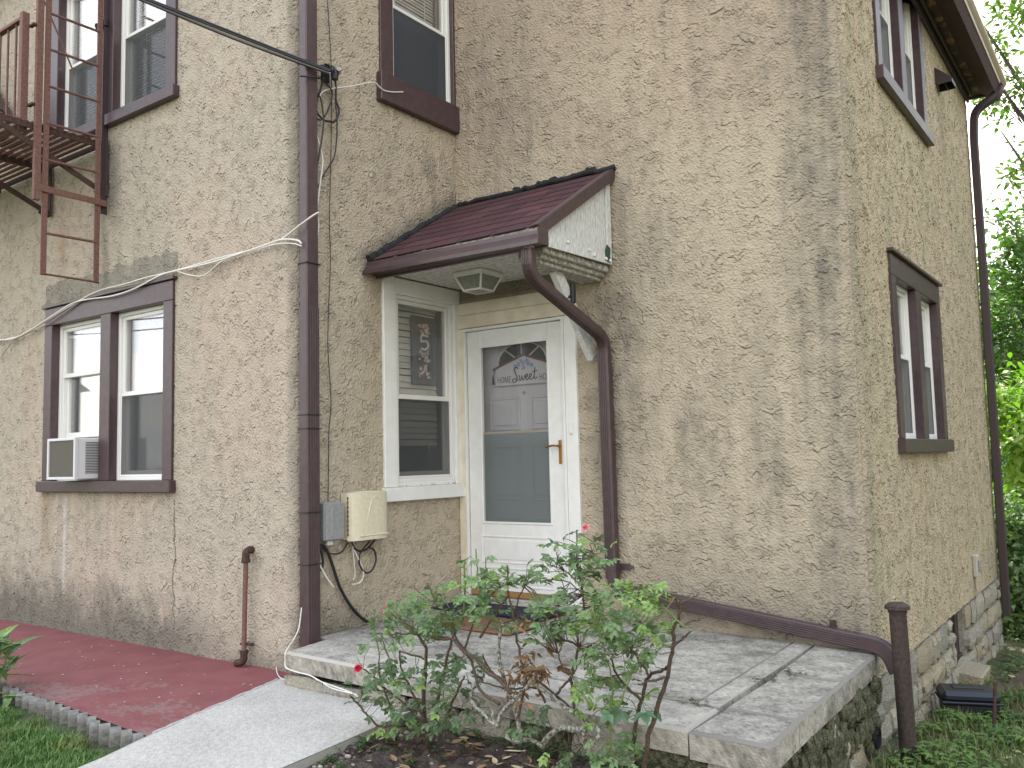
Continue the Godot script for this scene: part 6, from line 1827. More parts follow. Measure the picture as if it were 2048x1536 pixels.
func build_roses() -> void:
	var base := {"l": Vector3(1.62, -0.2, 2.22), "m": Vector3(2.25, -0.2, 2.15), "r": Vector3(2.8, -0.2, 2.13)}
	var lab := {"l": "rose bush at the left of the bed, with two red blooms toward the walk", "m": "tangled middle rose bush with lichened canes and a clump of dead leaves", "r": "rose bush at the right with a tall bare pruned cane"}
	var B := {}
	for k in ["l", "m", "r"]: B[k] = thing("rose_bush", lab[k], "rose bush", base[k], Basis.IDENTITY, "rose bushes before the porch")
	var canes := [
		["r", "b", 0.011, [Vector3(2.708, -.128, 2.15), Vector3(2.749, .023, 2.163), Vector3(2.801, .16, 2.175), Vector3(2.851, .267, 2.188), Vector3(2.884, .364, 2.2), Vector3(2.901, .437, 2.212), Vector3(2.91, .482, 2.225), Vector3(2.94, .534, 2.237), Vector3(2.96, .593, 2.25)]],
		["r", "b", 0.006, [Vector3(2.917, .418, 2.25), Vector3(2.977, .462, 2.275), Vector3(3.021, .494, 2.3)]],
		["r", "b", 0.005, [Vector3(2.947, .496, 2.24), Vector3(2.968, .509, 2.17), Vector3(3.002, .522, 2.1)]],
		["r", "b", 0.005, [Vector3(2.949, .571, 2.25), Vector3(2.958, .62, 2.3)]],
		["r", "b", 0.005, [Vector3(2.96, .591, 2.25), Vector3(2.983, .604, 2.225), Vector3(3.01, .624, 2.2)]],
		["r", "b", 0.006, [Vector3(2.85, .282, 2.2), Vector3(2.804, .268, 2.25), Vector3(2.782, .265, 2.3)]],
		["r", "g", 0.004, [Vector3(3.02, .494, 2.3), Vector3(2.939, .532, 2.267), Vector3(2.863, .576, 2.233), Vector3(2.815, .603, 2.2)]],
		["r", "b", 0.010, [Vector3(2.645, -.07, 2.12), Vector3(2.675, .054, 2.136), Vector3(2.712, .157, 2.152), Vector3(2.761, .266, 2.168), Vector3(2.827, .298, 2.184), Vector3(2.867, .327, 2.2)]],
		["r", "b", 0.007, [Vector3(2.738, .178, 2.2), Vector3(2.697, .222, 2.233), Vector3(2.668, .282, 2.267), Vector3(2.657, .351, 2.3)]],
		["r", "b", 0.006, [Vector3(2.778, .275, 2.2), Vector3(2.714, .332, 2.167), Vector3(2.632, .397, 2.133), Vector3(2.546, .45, 2.1)]],
		["r", "g", 0.005, [Vector3(2.651, -.026, 2.3), Vector3(2.655, .116, 2.312), Vector3(2.676, .26, 2.325), Vector3(2.647, .399, 2.337), Vector3(2.625, .497, 2.35)]],
		["r", "g", 0.004, [Vector3(2.693, .131, 2.35), Vector3(2.745, .234, 2.35), Vector3(2.779, .313, 2.35)]],
		["m", "l", 0.016, [Vector3(2.181, -.125, 2.12), Vector3(2.282, -.028, 2.139), Vector3(2.395, -.009, 2.157), Vector3(2.462, .035, 2.176), Vector3(2.43, .068, 2.194), Vector3(2.353, .106, 2.213), Vector3(2.303, .148, 2.231), Vector3(2.223, .187, 2.25)]],
		["m", "b", 0.009, [Vector3(2.477, .044, 2.2), Vector3(2.397, .076, 2.183), Vector3(2.268, .137, 2.167), Vector3(2.135, .209, 2.15)]],
		["m", "l", 0.012, [Vector3(2.456, -.043, 2.2), Vector3(2.493, .051, 2.233), Vector3(2.576, .036, 2.267), Vector3(2.561, 0, 2.3)]],
		["m", "l", 0.012, [Vector3(2.033, -.031, 2.25), Vector3(2.077, .049, 2.267), Vector3(2.189, .144, 2.283), Vector3(2.278, .234, 2.3)]],
		["m", "l", 0.010, [Vector3(2.033, -.031, 2.25), Vector3(1.9, .031, 2.233), Vector3(1.851, .068, 2.217), Vector3(1.854, .101, 2.2)]],
		["m", "l", 0.008, [Vector3(2.033, -.031, 2.25), Vector3(2.009, .004, 2.25), Vector3(2.005, .042, 2.25)]],
		["m", "l", 0.013, [Vector3(2.044, -.08, 2.2), Vector3(2.133, -.082, 2.214), Vector3(2.127, .032, 2.229), Vector3(2.105, .101, 2.243), Vector3(2.084, .186, 2.257), Vector3(2.067, .28, 2.271), Vector3(2.081, .377, 2.286), Vector3(2.113, .444, 2.3)]],
		["m", "l", 0.013, [Vector3(2.086, -.106, 2.15), Vector3(2.155, -.099, 2.15), Vector3(2.202, -.114, 2.15)]],
		["m", "b", 0.012, [Vector3(2.148, .143, 2.3), Vector3(2.106, .183, 2.3), Vector3(2.018, .226, 2.3), Vector3(1.939, .279, 2.3), Vector3(1.887, .297, 2.3), Vector3(1.815, .345, 2.3), Vector3(1.729, .336, 2.3)]],
		["m", "b", 0.008, [Vector3(2.084, .088, 2.3), Vector3(1.968, .132, 2.29), Vector3(1.922, .234, 2.28), Vector3(1.873, .29, 2.27), Vector3(1.803, .345, 2.26), Vector3(1.785, .406, 2.25)]],
		["m", "b", 0.008, [Vector3(2.384, .058, 2.15), Vector3(2.358, .194, 2.13), Vector3(2.366, .267, 2.11), Vector3(2.375, .341, 2.09), Vector3(2.355, .397, 2.07), Vector3(2.383, .474, 2.05)]],
		["m", "b", 0.007, [Vector3(2.299, .11, 2.2), Vector3(2.325, .159, 2.167), Vector3(2.361, .21, 2.133), Vector3(2.388, .275, 2.1)]],
		["m", "b", 0.005, [Vector3(2.394, .235, 2.2), Vector3(2.35, .275, 2.2), Vector3(2.338, .319, 2.2)]],
		["m", "b", 0.006, [Vector3(2.414, .484, 2.1), Vector3(2.377, .591, 2.05), Vector3(2.322, .701, 2), Vector3(2.296, .833, 1.95)]],
		["m", "b", 0.006, [Vector3(2.412, .348, 2.15), Vector3(2.347, .361, 2.133), Vector3(2.252, .364, 2.117), Vector3(2.196, .45, 2.1)]],
		["m", "g", 0.004, [Vector3(2.408, .599, 2.1), Vector3(2.301, .66, 2.075), Vector3(2.208, .676, 2.05)]],
		["m", "g", 0.004, [Vector3(2.41, .638, 2.1), Vector3(2.439, .75, 2.05), Vector3(2.411, .816, 2)]],
		["m", "g", 0.004, [Vector3(2.416, .561, 2.1), Vector3(2.312, .602, 2.05), Vector3(2.103, .608, 2)]],
		["m", "b", 0.006, [Vector3(2.414, .484, 2.1), Vector3(2.479, .543, 2.1), Vector3(2.569, .572, 2.1), Vector3(2.688, .566, 2.1)]],
		["m", "b", 0.007, [Vector3(2.142, .024, 2.25), Vector3(2.187, .18, 2.24), Vector3(2.146, .327, 2.23), Vector3(2.114, .462, 2.22), Vector3(2.08, .568, 2.21), Vector3(2.071, .686, 2.2)]],
		["m", "b", 0.005, [Vector3(2.099, .458, 2.2), Vector3(2.131, .539, 2.2), Vector3(2.172, .604, 2.2)]],
		["m", "b", 0.007, [Vector3(2.069, .183, 2.25), Vector3(2, .213, 2.25), Vector3(1.956, .283, 2.25)]],
		["m", "b", 0.006, [Vector3(2.261, .098, 2.2), Vector3(2.233, .16, 2.225), Vector3(2.156, .155, 2.25), Vector3(2.067, .157, 2.275), Vector3(1.957, .179, 2.3)]],
		["m", "b", 0.005, [Vector3(2.578, .25, 2.3), Vector3(2.637, .271, 2.3), Vector3(2.72, .299, 2.3)]],
		["l", "b", 0.012, [Vector3(1.564, -.199, 2.2), Vector3(1.567, .015, 2.225), Vector3(1.604, .174, 2.25), Vector3(1.628, .281, 2.275), Vector3(1.596, .348, 2.3)]],
		["l", "b", 0.010, [Vector3(1.598, -.168, 2.2), Vector3(1.657, .028, 2.225), Vector3(1.715, .163, 2.25), Vector3(1.771, .28, 2.275), Vector3(1.837, .387, 2.3)]],
		["l", "b", 0.008, [Vector3(1.632, -.171, 2.2), Vector3(1.733, -.021, 2.25), Vector3(1.841, .11, 2.3), Vector3(1.926, .202, 2.35)]],
		["l", "b", 0.007, [Vector3(1.588, -.059, 2.25), Vector3(1.537, .054, 2.267), Vector3(1.485, .159, 2.283), Vector3(1.479, .253, 2.3)]],
		["l", "b", 0.006, [Vector3(1.599, -.098, 2.25), Vector3(1.521, -.01, 2.288), Vector3(1.406, .074, 2.325), Vector3(1.349, .142, 2.362), Vector3(1.333, .173, 2.4)]],
		["l", "b", 0.007, [Vector3(1.415, -.106, 2.3), Vector3(1.369, -.103, 2.337), Vector3(1.323, -.043, 2.375), Vector3(1.29, .02, 2.413), Vector3(1.293, .055, 2.45)]],
		["l", "b", 0.005, [Vector3(1.439, -.052, 2.3), Vector3(1.414, .06, 2.333), Vector3(1.413, .142, 2.367), Vector3(1.442, .26, 2.4)]],
		["l", "b", 0.006, [Vector3(1.65, .239, 2.3), Vector3(1.56, .245, 2.3), Vector3(1.479, .257, 2.3)]],
		["l", "b", 0.006, [Vector3(1.795, .359, 2.25), Vector3(1.703, .444, 2.217), Vector3(1.597, .515, 2.183), Vector3(1.535, .566, 2.15)]],
		["l", "b", 0.006, [Vector3(1.685, .323, 2.25), Vector3(1.535, .348, 2.233), Vector3(1.403, .384, 2.217), Vector3(1.315, .418, 2.2)]],
		["l", "b", 0.005, [Vector3(1.751, .338, 2.25), Vector3(1.5, .328, 2.233), Vector3(1.329, .308, 2.217), Vector3(1.22, .297, 2.2)]],
		["l", "g", 0.007, [Vector3(1.798, .399, 2.2), Vector3(1.811, .516, 2.2), Vector3(1.821, .698, 2.2)]],
		["l", "g", 0.006, [Vector3(1.868, .529, 2.15), Vector3(1.835, .623, 2.125), Vector3(1.807, .741, 2.1)]],
		["l", "g", 0.005, [Vector3(1.9, .531, 2.15), Vector3(1.883, .61, 2.125), Vector3(1.865, .698, 2.1)]],
		["l", "b", 0.006, [Vector3(1.846, .283, 2.25), Vector3(1.875, .409, 2.217), Vector3(1.936, .522, 2.183), Vector3(1.995, .579, 2.15)]],
		["l", "b", 0.007, [Vector3(1.942, .357, 2.25), Vector3(2.007, .454, 2.225), Vector3(2.072, .55, 2.2)]]
	]
	var all := []
	for c in canes:
		var g := Geo.new()
		var pts := []
		for p in c[3]: pts.append(p - base[c[0]])
		var cv := curve(pts, 5)
		for k in range(1, cv.size() - 1): cv[k] += Vector3(rng.randf_range(-1, 1), rng.randf_range(-1, 1), rng.randf_range(-1, 1)) * 0.0035
		g.tube(cv, float(c[2]) * 0.95, float(c[2]) * 0.55, 7)
		for k in cv.size():      # thorns and snags
			if rng.randf() < 0.35:
				var d := Vector3(rng.randf_range(-1, 1), rng.randf_range(-0.3, 0.6), rng.randf_range(-1, 1)).normalized()
				g.tube([cv[k], cv[k] + d * (float(c[2]) + rng.randf_range(0.004, 0.013))], 0.0022, 0.0005, 4, false)
		obj("cane", g, {"b": M.bark, "l": M.lichen, "g": M.green_cane}[c[1]], B[c[0]])
		for p in curve(c[3], 4): all.append([p, c[0]])
	var clusters := [
		["m", "B", 3, Vector3(2.303, .781, 2.1), Vector2(0.057, 0.040)],
		["m", "g", 7, Vector3(2.424, .778, 2.1), Vector2(0.073, 0.062)],
		["m", "g", 9, Vector3(2.347, .712, 2.1), Vector2(0.102, 0.039)],
		["r", "g", 6, Vector3(2.515, .71, 2.15), Vector2(0.062, 0.045)],
		["m", "g", 4, Vector3(2.233, .715, 2.1), Vector2(0.048, 0.032)],
		["m", "g", 10, Vector3(2.392, .645, 2.1), Vector2(0.109, 0.039)],
		["m", "g", 4, Vector3(2.201, .625, 2.1), Vector2(0.049, 0.024)],
		["m", "g", 15, Vector3(2.341, .539, 2.2), Vector2(0.127, 0.046)],
		["r", "g", 12, Vector3(2.655, .606, 2.25), Vector2(0.091, 0.050)],
		["r", "y", 9, Vector3(2.769, .607, 2.25), Vector2(0.064, 0.050)],
		["r", "y", 5, Vector3(2.848, .584, 2.25), Vector2(0.047, 0.035)],
		["l", "y", 6, Vector3(1.915, .618, 2.18), Vector2(0.073, 0.041)],
		["l", "g", 9, Vector3(2.029, .617, 2.18), Vector2(0.091, 0.036)],
		["m", "g", 3, Vector3(2.081, .594, 2.1), Vector2(0.030, 0.020)],
		["l", "g", 13, Vector3(1.95, .537, 2.28), Vector2(0.122, 0.040)],
		["l", "y", 3, Vector3(1.825, .584, 2.28), Vector2(0.053, 0.032)],
		["l", "g", 2, Vector3(1.766, .676, 2.18), Vector2(0.038, 0.025)],
		["l", "g", 1, Vector3(1.928, .709, 2.18), Vector2(0.021, 0.016)],
		["l", "g", 6, Vector3(1.604, .537, 2.28), Vector2(0.090, 0.042)],
		["l", "g", 15, Vector3(1.534, .456, 2.28), Vector2(0.136, 0.050)],
		["l", "g", 9, Vector3(1.439, .381, 2.28), Vector2(0.105, 0.042)],
		["l", "g", 13, Vector3(1.679, .385, 2.28), Vector2(0.120, 0.041)],
		["l", "g", 3, Vector3(1.342, .286, 2.28), Vector2(0.048, 0.026)],
		["l", "g", 4, Vector3(1.577, .31, 2.28), Vector2(0.068, 0.025)],
		["l", "g", 5, Vector3(1.758, .458, 2.28), Vector2(0.065, 0.033)],
		["m", "g", 6, Vector3(2.068, .431, 2.2), Vector2(0.079, 0.032)],
		["m", "g", 3, Vector3(2.148, .438, 2.2), Vector2(0.039, 0.031)],
		["l", "g", 5, Vector3(1.865, .466, 2.28), Vector2(0.052, 0.032)],
		["l", "g", 5, Vector3(2.05, .505, 2.28), Vector2(0.060, 0.031)],
		["m", "g", 13, Vector3(2.384, .451, 2.2), Vector2(0.099, 0.045)],
		["r", "y", 11, Vector3(2.548, .474, 2.25), Vector2(0.077, 0.044)],
		["r", "g", 11, Vector3(2.631, .424, 2.25), Vector2(0.066, 0.050)],
		["r", "g", 8, Vector3(2.73, .434, 2.25), Vector2(0.056, 0.042)],
		["m", "g", 4, Vector3(2.46, .325, 2.2), Vector2(0.053, 0.030)],
		["r", "g", 9, Vector3(2.603, .335, 2.25), Vector2(0.067, 0.036)],
		["r", "g", 5, Vector3(2.808, .386, 2.25), Vector2(0.039, 0.035)],
		["r", "y", 4, Vector3(2.843, .473, 2.25), Vector2(0.023, 0.042)],
		["r", "g", 4, Vector3(2.725, .3, 2.25), Vector2(0.040, 0.021)],
		["r", "g", 7, Vector3(2.624, .238, 2.25), Vector2(0.066, 0.036)],
		["r", "y", 6, Vector3(2.521, .196, 2.25), Vector2(0.043, 0.043)],
		["r", "y", 6, Vector3(2.57, .138, 2.25), Vector2(0.059, 0.036)],
		["m", "y", 3, Vector3(2.242, .377, 2.2), Vector2(0.047, 0.031)],
		["m", "g", 5, Vector3(2.308, .399, 2.2), Vector2(0.055, 0.031)],
		["r", "B", 3, Vector3(2.72, .159, 2.25), Vector2(0.040, 0.035)],
		["r", "g", 5, Vector3(2.635, .098, 2.25), Vector2(0.041, 0.035)],
		["r", "g", 5, Vector3(2.765, .493, 2.25), Vector2(0.048, 0.035)],
		["r", "g", 6, Vector3(2.693, .515, 2.25), Vector2(0.049, 0.036)],
		["l", "d", 5, Vector3(1.34, .149, 2.28), Vector2(0.060, 0.043)],
		["l", "d", 5, Vector3(1.278, .073, 2.28), Vector2(0.061, 0.043)],
		["l", "d", 5, Vector3(1.423, .134, 2.28), Vector2(0.059, 0.042)],
		["l", "d", 6, Vector3(1.326, .011, 2.28), Vector2(0.072, 0.034)],
		["l", "d", 6, Vector3(1.456, -.029, 2.28), Vector2(0.070, 0.050)],
		["l", "y", 5, Vector3(1.419, -.135, 2.28), Vector2(0.058, 0.042)],
		["l", "d", 6, Vector3(1.548, -.016, 2.28), Vector2(0.057, 0.041)],
		["l", "d", 8, Vector3(1.574, .144, 2.28), Vector2(0.079, 0.041)],
		["l", "d", 8, Vector3(1.729, .131, 2.28), Vector2(0.075, 0.040)],
		["m", "d", 5, Vector3(1.803, .155, 2.2), Vector2(0.064, 0.041)],
		["l", "d", 8, Vector3(1.77, .056, 2.28), Vector2(0.074, 0.040)],
		["l", "d", 5, Vector3(1.768, -.032, 2.28), Vector2(0.053, 0.040)],
		["m", "d", 5, Vector3(1.83, -.019, 2.2), Vector2(0.063, 0.032)],
		["l", "d", 4, Vector3(1.535, -.117, 2.28), Vector2(0.057, 0.025)],
		["l", "d", 3, Vector3(1.687, .215, 2.28), Vector2(0.044, 0.024)],
		["m", "d", 3, Vector3(1.794, .227, 2.2), Vector2(0.053, 0.025)],
		["m", "d", 4, Vector3(2.154, -.009, 2.2), Vector2(0.058, 0.046)],
		["m", "d", 4, Vector3(2.364, -.118, 2.2), Vector2(0.045, 0.037)],
		["r", "g", 6, Vector3(2.624, .004, 2.25), Vector2(0.041, 0.035)],
		["r", "g", 4, Vector3(2.663, -.031, 2.25), Vector2(0.041, 0.021)],
		["r", "g", 4, Vector3(2.711, -.057, 2.25), Vector2(0.048, 0.021)],
		["r", "g", 3, Vector3(2.587, -.079, 2.25), Vector2(0.033, 0.021)],
		["m", "x", 20, Vector3(2.16, .207, 2.2), Vector2(0.096, 0.062)],
		["m", "x", 8, Vector3(2.266, .25, 2.2), Vector2(0.047, 0.038)],
		["m", "x", 5, Vector3(2.183, .31, 2.2), Vector2(0.038, 0.031)],
		["m", "x", 5, Vector3(2.254, .471, 2.2), Vector2(0.038, 0.031)],
		["m", "x", 2, Vector3(2.257, .112, 2.2), Vector2(0.014, 0.023)],
		["m", "x", 8, Vector3(2.14, .166, 2.2), Vector2(0.087, 0.031)]
	]
	var variants := [compound_leaf(5, 0.046, 1), compound_leaf(5, 0.040, 2), compound_leaf(7, 0.038, 3), compound_leaf(3, 0.050, 4), compound_leaf(5, 0.043, 5)]
	var dry := [dry_leaf(1), dry_leaf(2), dry_leaf(3)]
	var twigs := {"l": Geo.new(), "m": Geo.new(), "r": Geo.new()}
	for c in clusters:
		var ce: Vector3 = c[3]
		var n := int(c[2])
		if c[1] != "x": n = int(ceil(n * 1.95))
		for k in n:
			var a := rng.randf() * TAU
			var rr := sqrt(rng.randf())
			var at := ce + Vector3(cos(a) * rr * c[4].x * 0.95, sin(a) * rr * c[4].y * 0.95, rng.randf_range(-0.16, 0.16))
			var best := 1e9
			var bp := ce
			for e in all:
				var dd: float = e[0].distance_squared_to(at)
				if dd < best:
					best = dd; bp = e[0]
			var grow := at - bp
			if grow.length() < 0.02: grow = Vector3(rng.randf_range(-1, 1), 0.4, rng.randf_range(-1, 1))
			grow = grow.normalized()
			var dir := (grow * 0.8 + Vector3(rng.randf_range(-1, 1), rng.randf_range(-0.5, 0.5), rng.randf_range(-0.6, 1))).normalized()
			var up := (Vector3(0.25, 1, 0.35) + Vector3(rng.randf_range(-1, 1), rng.randf_range(-0.3, 0.3), rng.randf_range(-1, 1)) * 0.6)
			up = (up - dir * up.dot(dir)).normalized()
			var bush: Node3D = B[c[0]]
			var o: MeshInstance3D
			if c[1] == "x":
				o = put("dead_leaf", dry[rng.randi() % 3], M.leaf_x, bush)
			else:
				var m: String = c[1]
				if rng.randf() < 0.15: m = ["g", "y", "d"][rng.randi() % 3]
				o = put("leaf", variants[(3 if c[1] == "B" else rng.randi() % 5)], M["leaf_" + m], bush)
			var sc := rng.randf_range(0.55, 0.98) * (1.35 if c[1] == "B" else 1.0)
			o.transform = Transform3D(Basis(dir, up, dir.cross(up)).scaled(Vector3.ONE * sc), at - dir * 0.04 - base[c[0]])
			var start := at - dir * 0.04
			if best > 0.0004:
				var mid := (bp + start) * 0.5 + Vector3(rng.randf_range(-0.015, 0.015), rng.randf_range(-0.02, 0.02), 0)
				twigs[c[0]].tube([bp - base[c[0]], mid - base[c[0]], start - base[c[0]]], 0.0022, 0.0012, 4, false)
	for k in twigs: tag(obj("twigs", twigs[k], M.green_cane if k != "m" else M.bark, B[k]), "", "", "", "stuff")
	rose_flower(B.l, Vector3(1.146, 0.121, 2.25) - base.l, 0.03, M.petal)
	rose_flower(B.l, Vector3(1.345, 0.429, 2.25) - base.l, 0.024, M.petal)
	rose_flower(B.m, Vector3(2.438, 0.857, 2.1) - base.m, 0.026, M.petal_pink)
	rose_flower(B.m, Vector3(2.546, 0.575, 2.25) - base.m, 0.009, M.petal)
	rose_flower(B.r, Vector3(2.899, 0.586, 2.2) - base.r, 0.010, M.petal)

func build_leafy_plant() -> void:
	var b := Vector3(-1.28, -0.22, 2.95)
	var p := thing("leafy_plant", "green long-leaved plant at the left edge beside the red pavement", "plant", b)
	for k in 46:
		var a := rng.randf() * TAU
		var e := rng.randf_range(0.15, 1.1)
		var d := Vector3(cos(a) * cos(e), sin(e), sin(a) * cos(e))
		var o := Vector3(rng.randf_range(-0.12, 0.12), rng.randf_range(0.03, 0.36), rng.randf_range(-0.1, 0.1))
		var g := Geo.new()
		leaflet(g, o, d, (Vector3.UP - d * d.y).normalized(), rng.randf_range(0.14, 0.30), rng.randf_range(0.04, 0.085), 0.25, rng.randf_range(0.3, 0.8))
		obj("leaf", g, M.leaf_g if rng.randf() < 0.6 else M.leaf_y, p)
	var g2 := Geo.new()
	for k in 7: g2.tube([Vector3(rng.randf_range(-0.05, 0.05), 0, rng.randf_range(-0.05, 0.05)), Vector3(rng.randf_range(-0.12, 0.12), rng.randf_range(0.25, 0.4), rng.randf_range(-0.1, 0.1))], 0.006, 0.003, 5)
	obj("stem", g2, M.green_cane, p)

func spray(n: int, le: float, sd: int) -> ArrayMesh:
	var r := RandomNumberGenerator.new()
	r.seed = sd
	var g := Geo.new()
	for k in n:
		var d := Vector3(r.randf_range(-1, 1), r.randf_range(-0.6, 0.7), r.randf_range(-1, 1)).normalized()
		var b := d * r.randf_range(0.0, 0.16) + Vector3(r.randf_range(-0.1, 0.1), r.randf_range(-0.08, 0.08), r.randf_range(-0.1, 0.1))
		var u := (Vector3(r.randf_range(-0.6, 0.6), 1, r.randf_range(-0.6, 0.6)) - d * 0.3).normalized()
		leaflet(g, b, d, u, le * r.randf_range(0.7, 1.2), le * 0.5, 0.2, 0.4)
	return g.mesh()

func tree(called: String, label: String, cat: String, at: Vector3, h: float, r: float, lobes: Array, n: int, le: float, cols: Array, group := "") -> void:
	# lobes: [centre relative to the foot, radius]; leaf sprays fill each lobe unevenly
	var t := thing(called, label, cat, at, Basis.IDENTITY, group)
	var g := Geo.new()
	if h > 0.0:
		g.tube(curve([Vector3(0, -0.3, 0), Vector3(0.05, h * 0.4, 0.04), Vector3(-0.04, h * 0.75, -0.05), Vector3(0.06, h, 0.0)], 5), r, r * 0.35, 9)
	for l in lobes:
		var b := Vector3(0, minf(h * 0.6, l[0].y * 0.6), 0)
		var c: Vector3 = l[0]
		var mid: Vector3 = b.lerp(c, 0.5) + Vector3(rng.randf_range(-0.2, 0.2), 0.15, rng.randf_range(-0.2, 0.2)) * l[1] * 0.5
		g.tube(curve([b, mid, c, c + (c - mid) * 0.5], 4), r * 0.4, r * 0.06, 6)
		for k in 5:
			var e: Vector3 = c + Vector3(rng.randf_range(-1, 1), rng.randf_range(-0.6, 0.8), rng.randf_range(-1, 1)) * l[1] * 0.8
			g.tube([mid.lerp(c, rng.randf()), (mid + e) * 0.5 + Vector3(0, 0.06, 0), e], r * 0.10, r * 0.03, 5, false)
	obj("trunk", g, M.tree_bark, t)
	var xf := []
	var cs := []
	var tot := 0.0
	for l in lobes: tot += pow(l[1], 2.2)
	for l in lobes:
		for k in int(n * pow(l[1], 2.2) / tot):
			var d: Vector3 = Vector3(rng.randfn(), rng.randfn() * 0.8, rng.randfn()).normalized() * pow(rng.randf(), 0.4)
			var p: Vector3 = l[0] + d * l[1]
			if nz.get_noise_3d(p.x * 1.1 / l[1] + at.x, p.y * 1.3 / l[1], p.z * 1.1 / l[1] + at.z) < -0.12: continue
			xf.append(Transform3D(Basis.from_euler(Vector3(rng.randf_range(-0.5, 0.5), rng.randf() * TAU, rng.randf_range(-0.5, 0.5))).scaled(Vector3.ONE * rng.randf_range(0.7, 1.3)), p))
			var cc: Color = cols[0].lerp(cols[1], rng.randf())
			cs.append(cc)
	tag(multi("crown", spray(9, le, 77), M.foliage, xf, cs, t), "", "", "", "stuff")

func build_trees() -> void:
	var dark := [Color(0.085, 0.155, 0.06), Color(0.18, 0.26, 0.10)]
	var lite := [Color(0.19, 0.30, 0.045), Color(0.32, 0.44, 0.10)]
	var pale := [Color(0.11, 0.18, 0.055), Color(0.21, 0.27, 0.09)]
	tree("bright_bush", "bright yellow-green sunlit bush behind the house's far corner", "bush", Vector3(3.5, -1.1, -8.4), 1.8, 0.05, [[Vector3(-0.3, 0.5, 0.4), 0.6], [Vector3(-0.1, 1.2, 0), 0.95], [Vector3(0.1, 2.3, 0.1), 0.9], [Vector3(-0.5, 2.9, -0.3), 0.6], [Vector3(0.9, 1.9, 0.2), 1.0]], 1900, 0.12, lite)
	tree("dark_shrub", "low dark shrub against the foot of the far downspout", "shrub", Vector3(3.25, -1.0, -6.0), 0.6, 0.03, [[Vector3(-0.15, 0.35, 0.1), 0.45], [Vector3(0.05, 0.8, -0.1), 0.5], [Vector3(0.7, 0.4, 0.2), 0.55], [Vector3(-0.2, 1.25, -0.3), 0.4]], 1300, 0.09, dark)
	tree("dark_tree", "tall dark leafy tree behind the house at the right", "tree", Vector3(3.1, -1.5, -15.5), 8.0, 0.2, [[Vector3(-0.6, 5.2, 0), 1.5], [Vector3(0.2, 6.9, 0.4), 1.5], [Vector3(1.6, 6.0, 0), 1.9], [Vector3(-1.0, 3.7, 0), 1.3], [Vector3(1.2, 4.0, 0.3), 1.5], [Vector3(2.0, 8.2, 0), 1.4]], 2700, 0.16, dark)
	tree("tall_tree", "tall pale tree whose sparse top branches cross the white sky", "tree", Vector3(4.4, -1.3, -11.8), 9.5, 0.16, [[Vector3(-1.55, 8.6, 0.2), 0.55], [Vector3(-0.9, 10.3, 0), 0.8], [Vector3(-1.35, 7.3, 0), 0.5], [Vector3(0.6, 9.6, 0), 1.5], [Vector3(0.4, 7.4, 0.6), 1.2], [Vector3(-1.7, 9.7, -0.2), 0.4]], 1100, 0.13, pale)
	for k in 7:
		var p: Vector3 = [Vector3(8.5, -1.0, -13), Vector3(11.5, -0.8, -8), Vector3(13, -0.6, -2), Vector3(9.5, -1.2, -20), Vector3(5.6, -1.4, -22), Vector3(0.5, -1.4, -24), Vector3(14, -0.5, 4)][k]
		var l = ["big dark tree farther right beyond the yard", "round green tree at the yard's right border", "broad tree right of the yard, nearest the house front", "tall tree in the far back row, right", "tall tree in the far back row, middle", "tall tree in the far back row behind the house", "tree at the yard's right border toward the street"][k]
		tree("border_tree", l, "tree", p, 6.0, 0.2, [[Vector3(0, 3.5, 0), 2.2], [Vector3(1.2, 5.2, 0.5), 2.0], [Vector3(-1.3, 5.6, -0.3), 2.1], [Vector3(0.2, 7.2, 0), 1.8], [Vector3(0.5, 1.4, 0.3), 1.6]], 1500, 0.26, dark, "trees round the yard")
	# across the street: seen only mirrored in the window panes
	var h := thing("neighbour_house", "grey gabled house across the yard, mirrored in the lower left window", "house", Vector3(-30.0, -0.4, 9.0))
	var g := Geo.new()
	g.span(Vector3(-4, 0, -4.5), Vector3(4, 4.6, 4.5), 0.0)
	obj("wall", g, M.plain_stucco, h)
	g = Geo.new()
	g.plate(PackedVector2Array([Vector2(-5.0, 4.3), Vector2(5.0, 4.3), Vector2(0, 7.6)]), Vector3(4.3, 0, 0), Vector3(0, 0, 1), Vector3.UP, 8.6)
	obj("roof", g, M.roof, h)
	for k in 4:
		var p: Vector3 = [Vector3(-17, -0.4, 6.5), Vector3(-19, -0.4, 20), Vector3(-12, -0.4, 21), Vector3(-27, -0.4, 7)][k]
		var l = ["low round tree across the lawn, nearest the street", "bushy tree beside the neighbour's house", "bushy tree across the lawn, straight ahead", "tree behind the neighbour's house"][k]
		tree("street_tree", l, "tree", p, 2.5, 0.16, [[Vector3(0, 1.2, 0), 1.3], [Vector3(1.4, 0.9, 0.5), 1.2], [Vector3(-1.3, 1.0, -0.3), 1.3], [Vector3(0.2, 2.0, 0), 0.9]], 900, 0.26, dark, "trees across the street")
	for k in 6:
		var pts := []
		for q in 24:
			var t := q / 23.0
			pts.append(Vector3(lerpf(-30, 8, t), 5.6 + k * 0.42 - sin(PI * t) * (1.0 + 0.12 * k), lerpf(8.5, 13.5, t) + k * 0.15))
		tag(obj("power_line", Geo.new().tube(pts, 0.02, -1.0, 5), M.black), ["lowest black power line along the street, mirrored in the window panes", "second power line from the bottom along the street", "third power line from the bottom along the street", "third power line from the top along the street", "second power line from the top along the street", "topmost black power line along the street"][k], "power line", "power lines along the street")

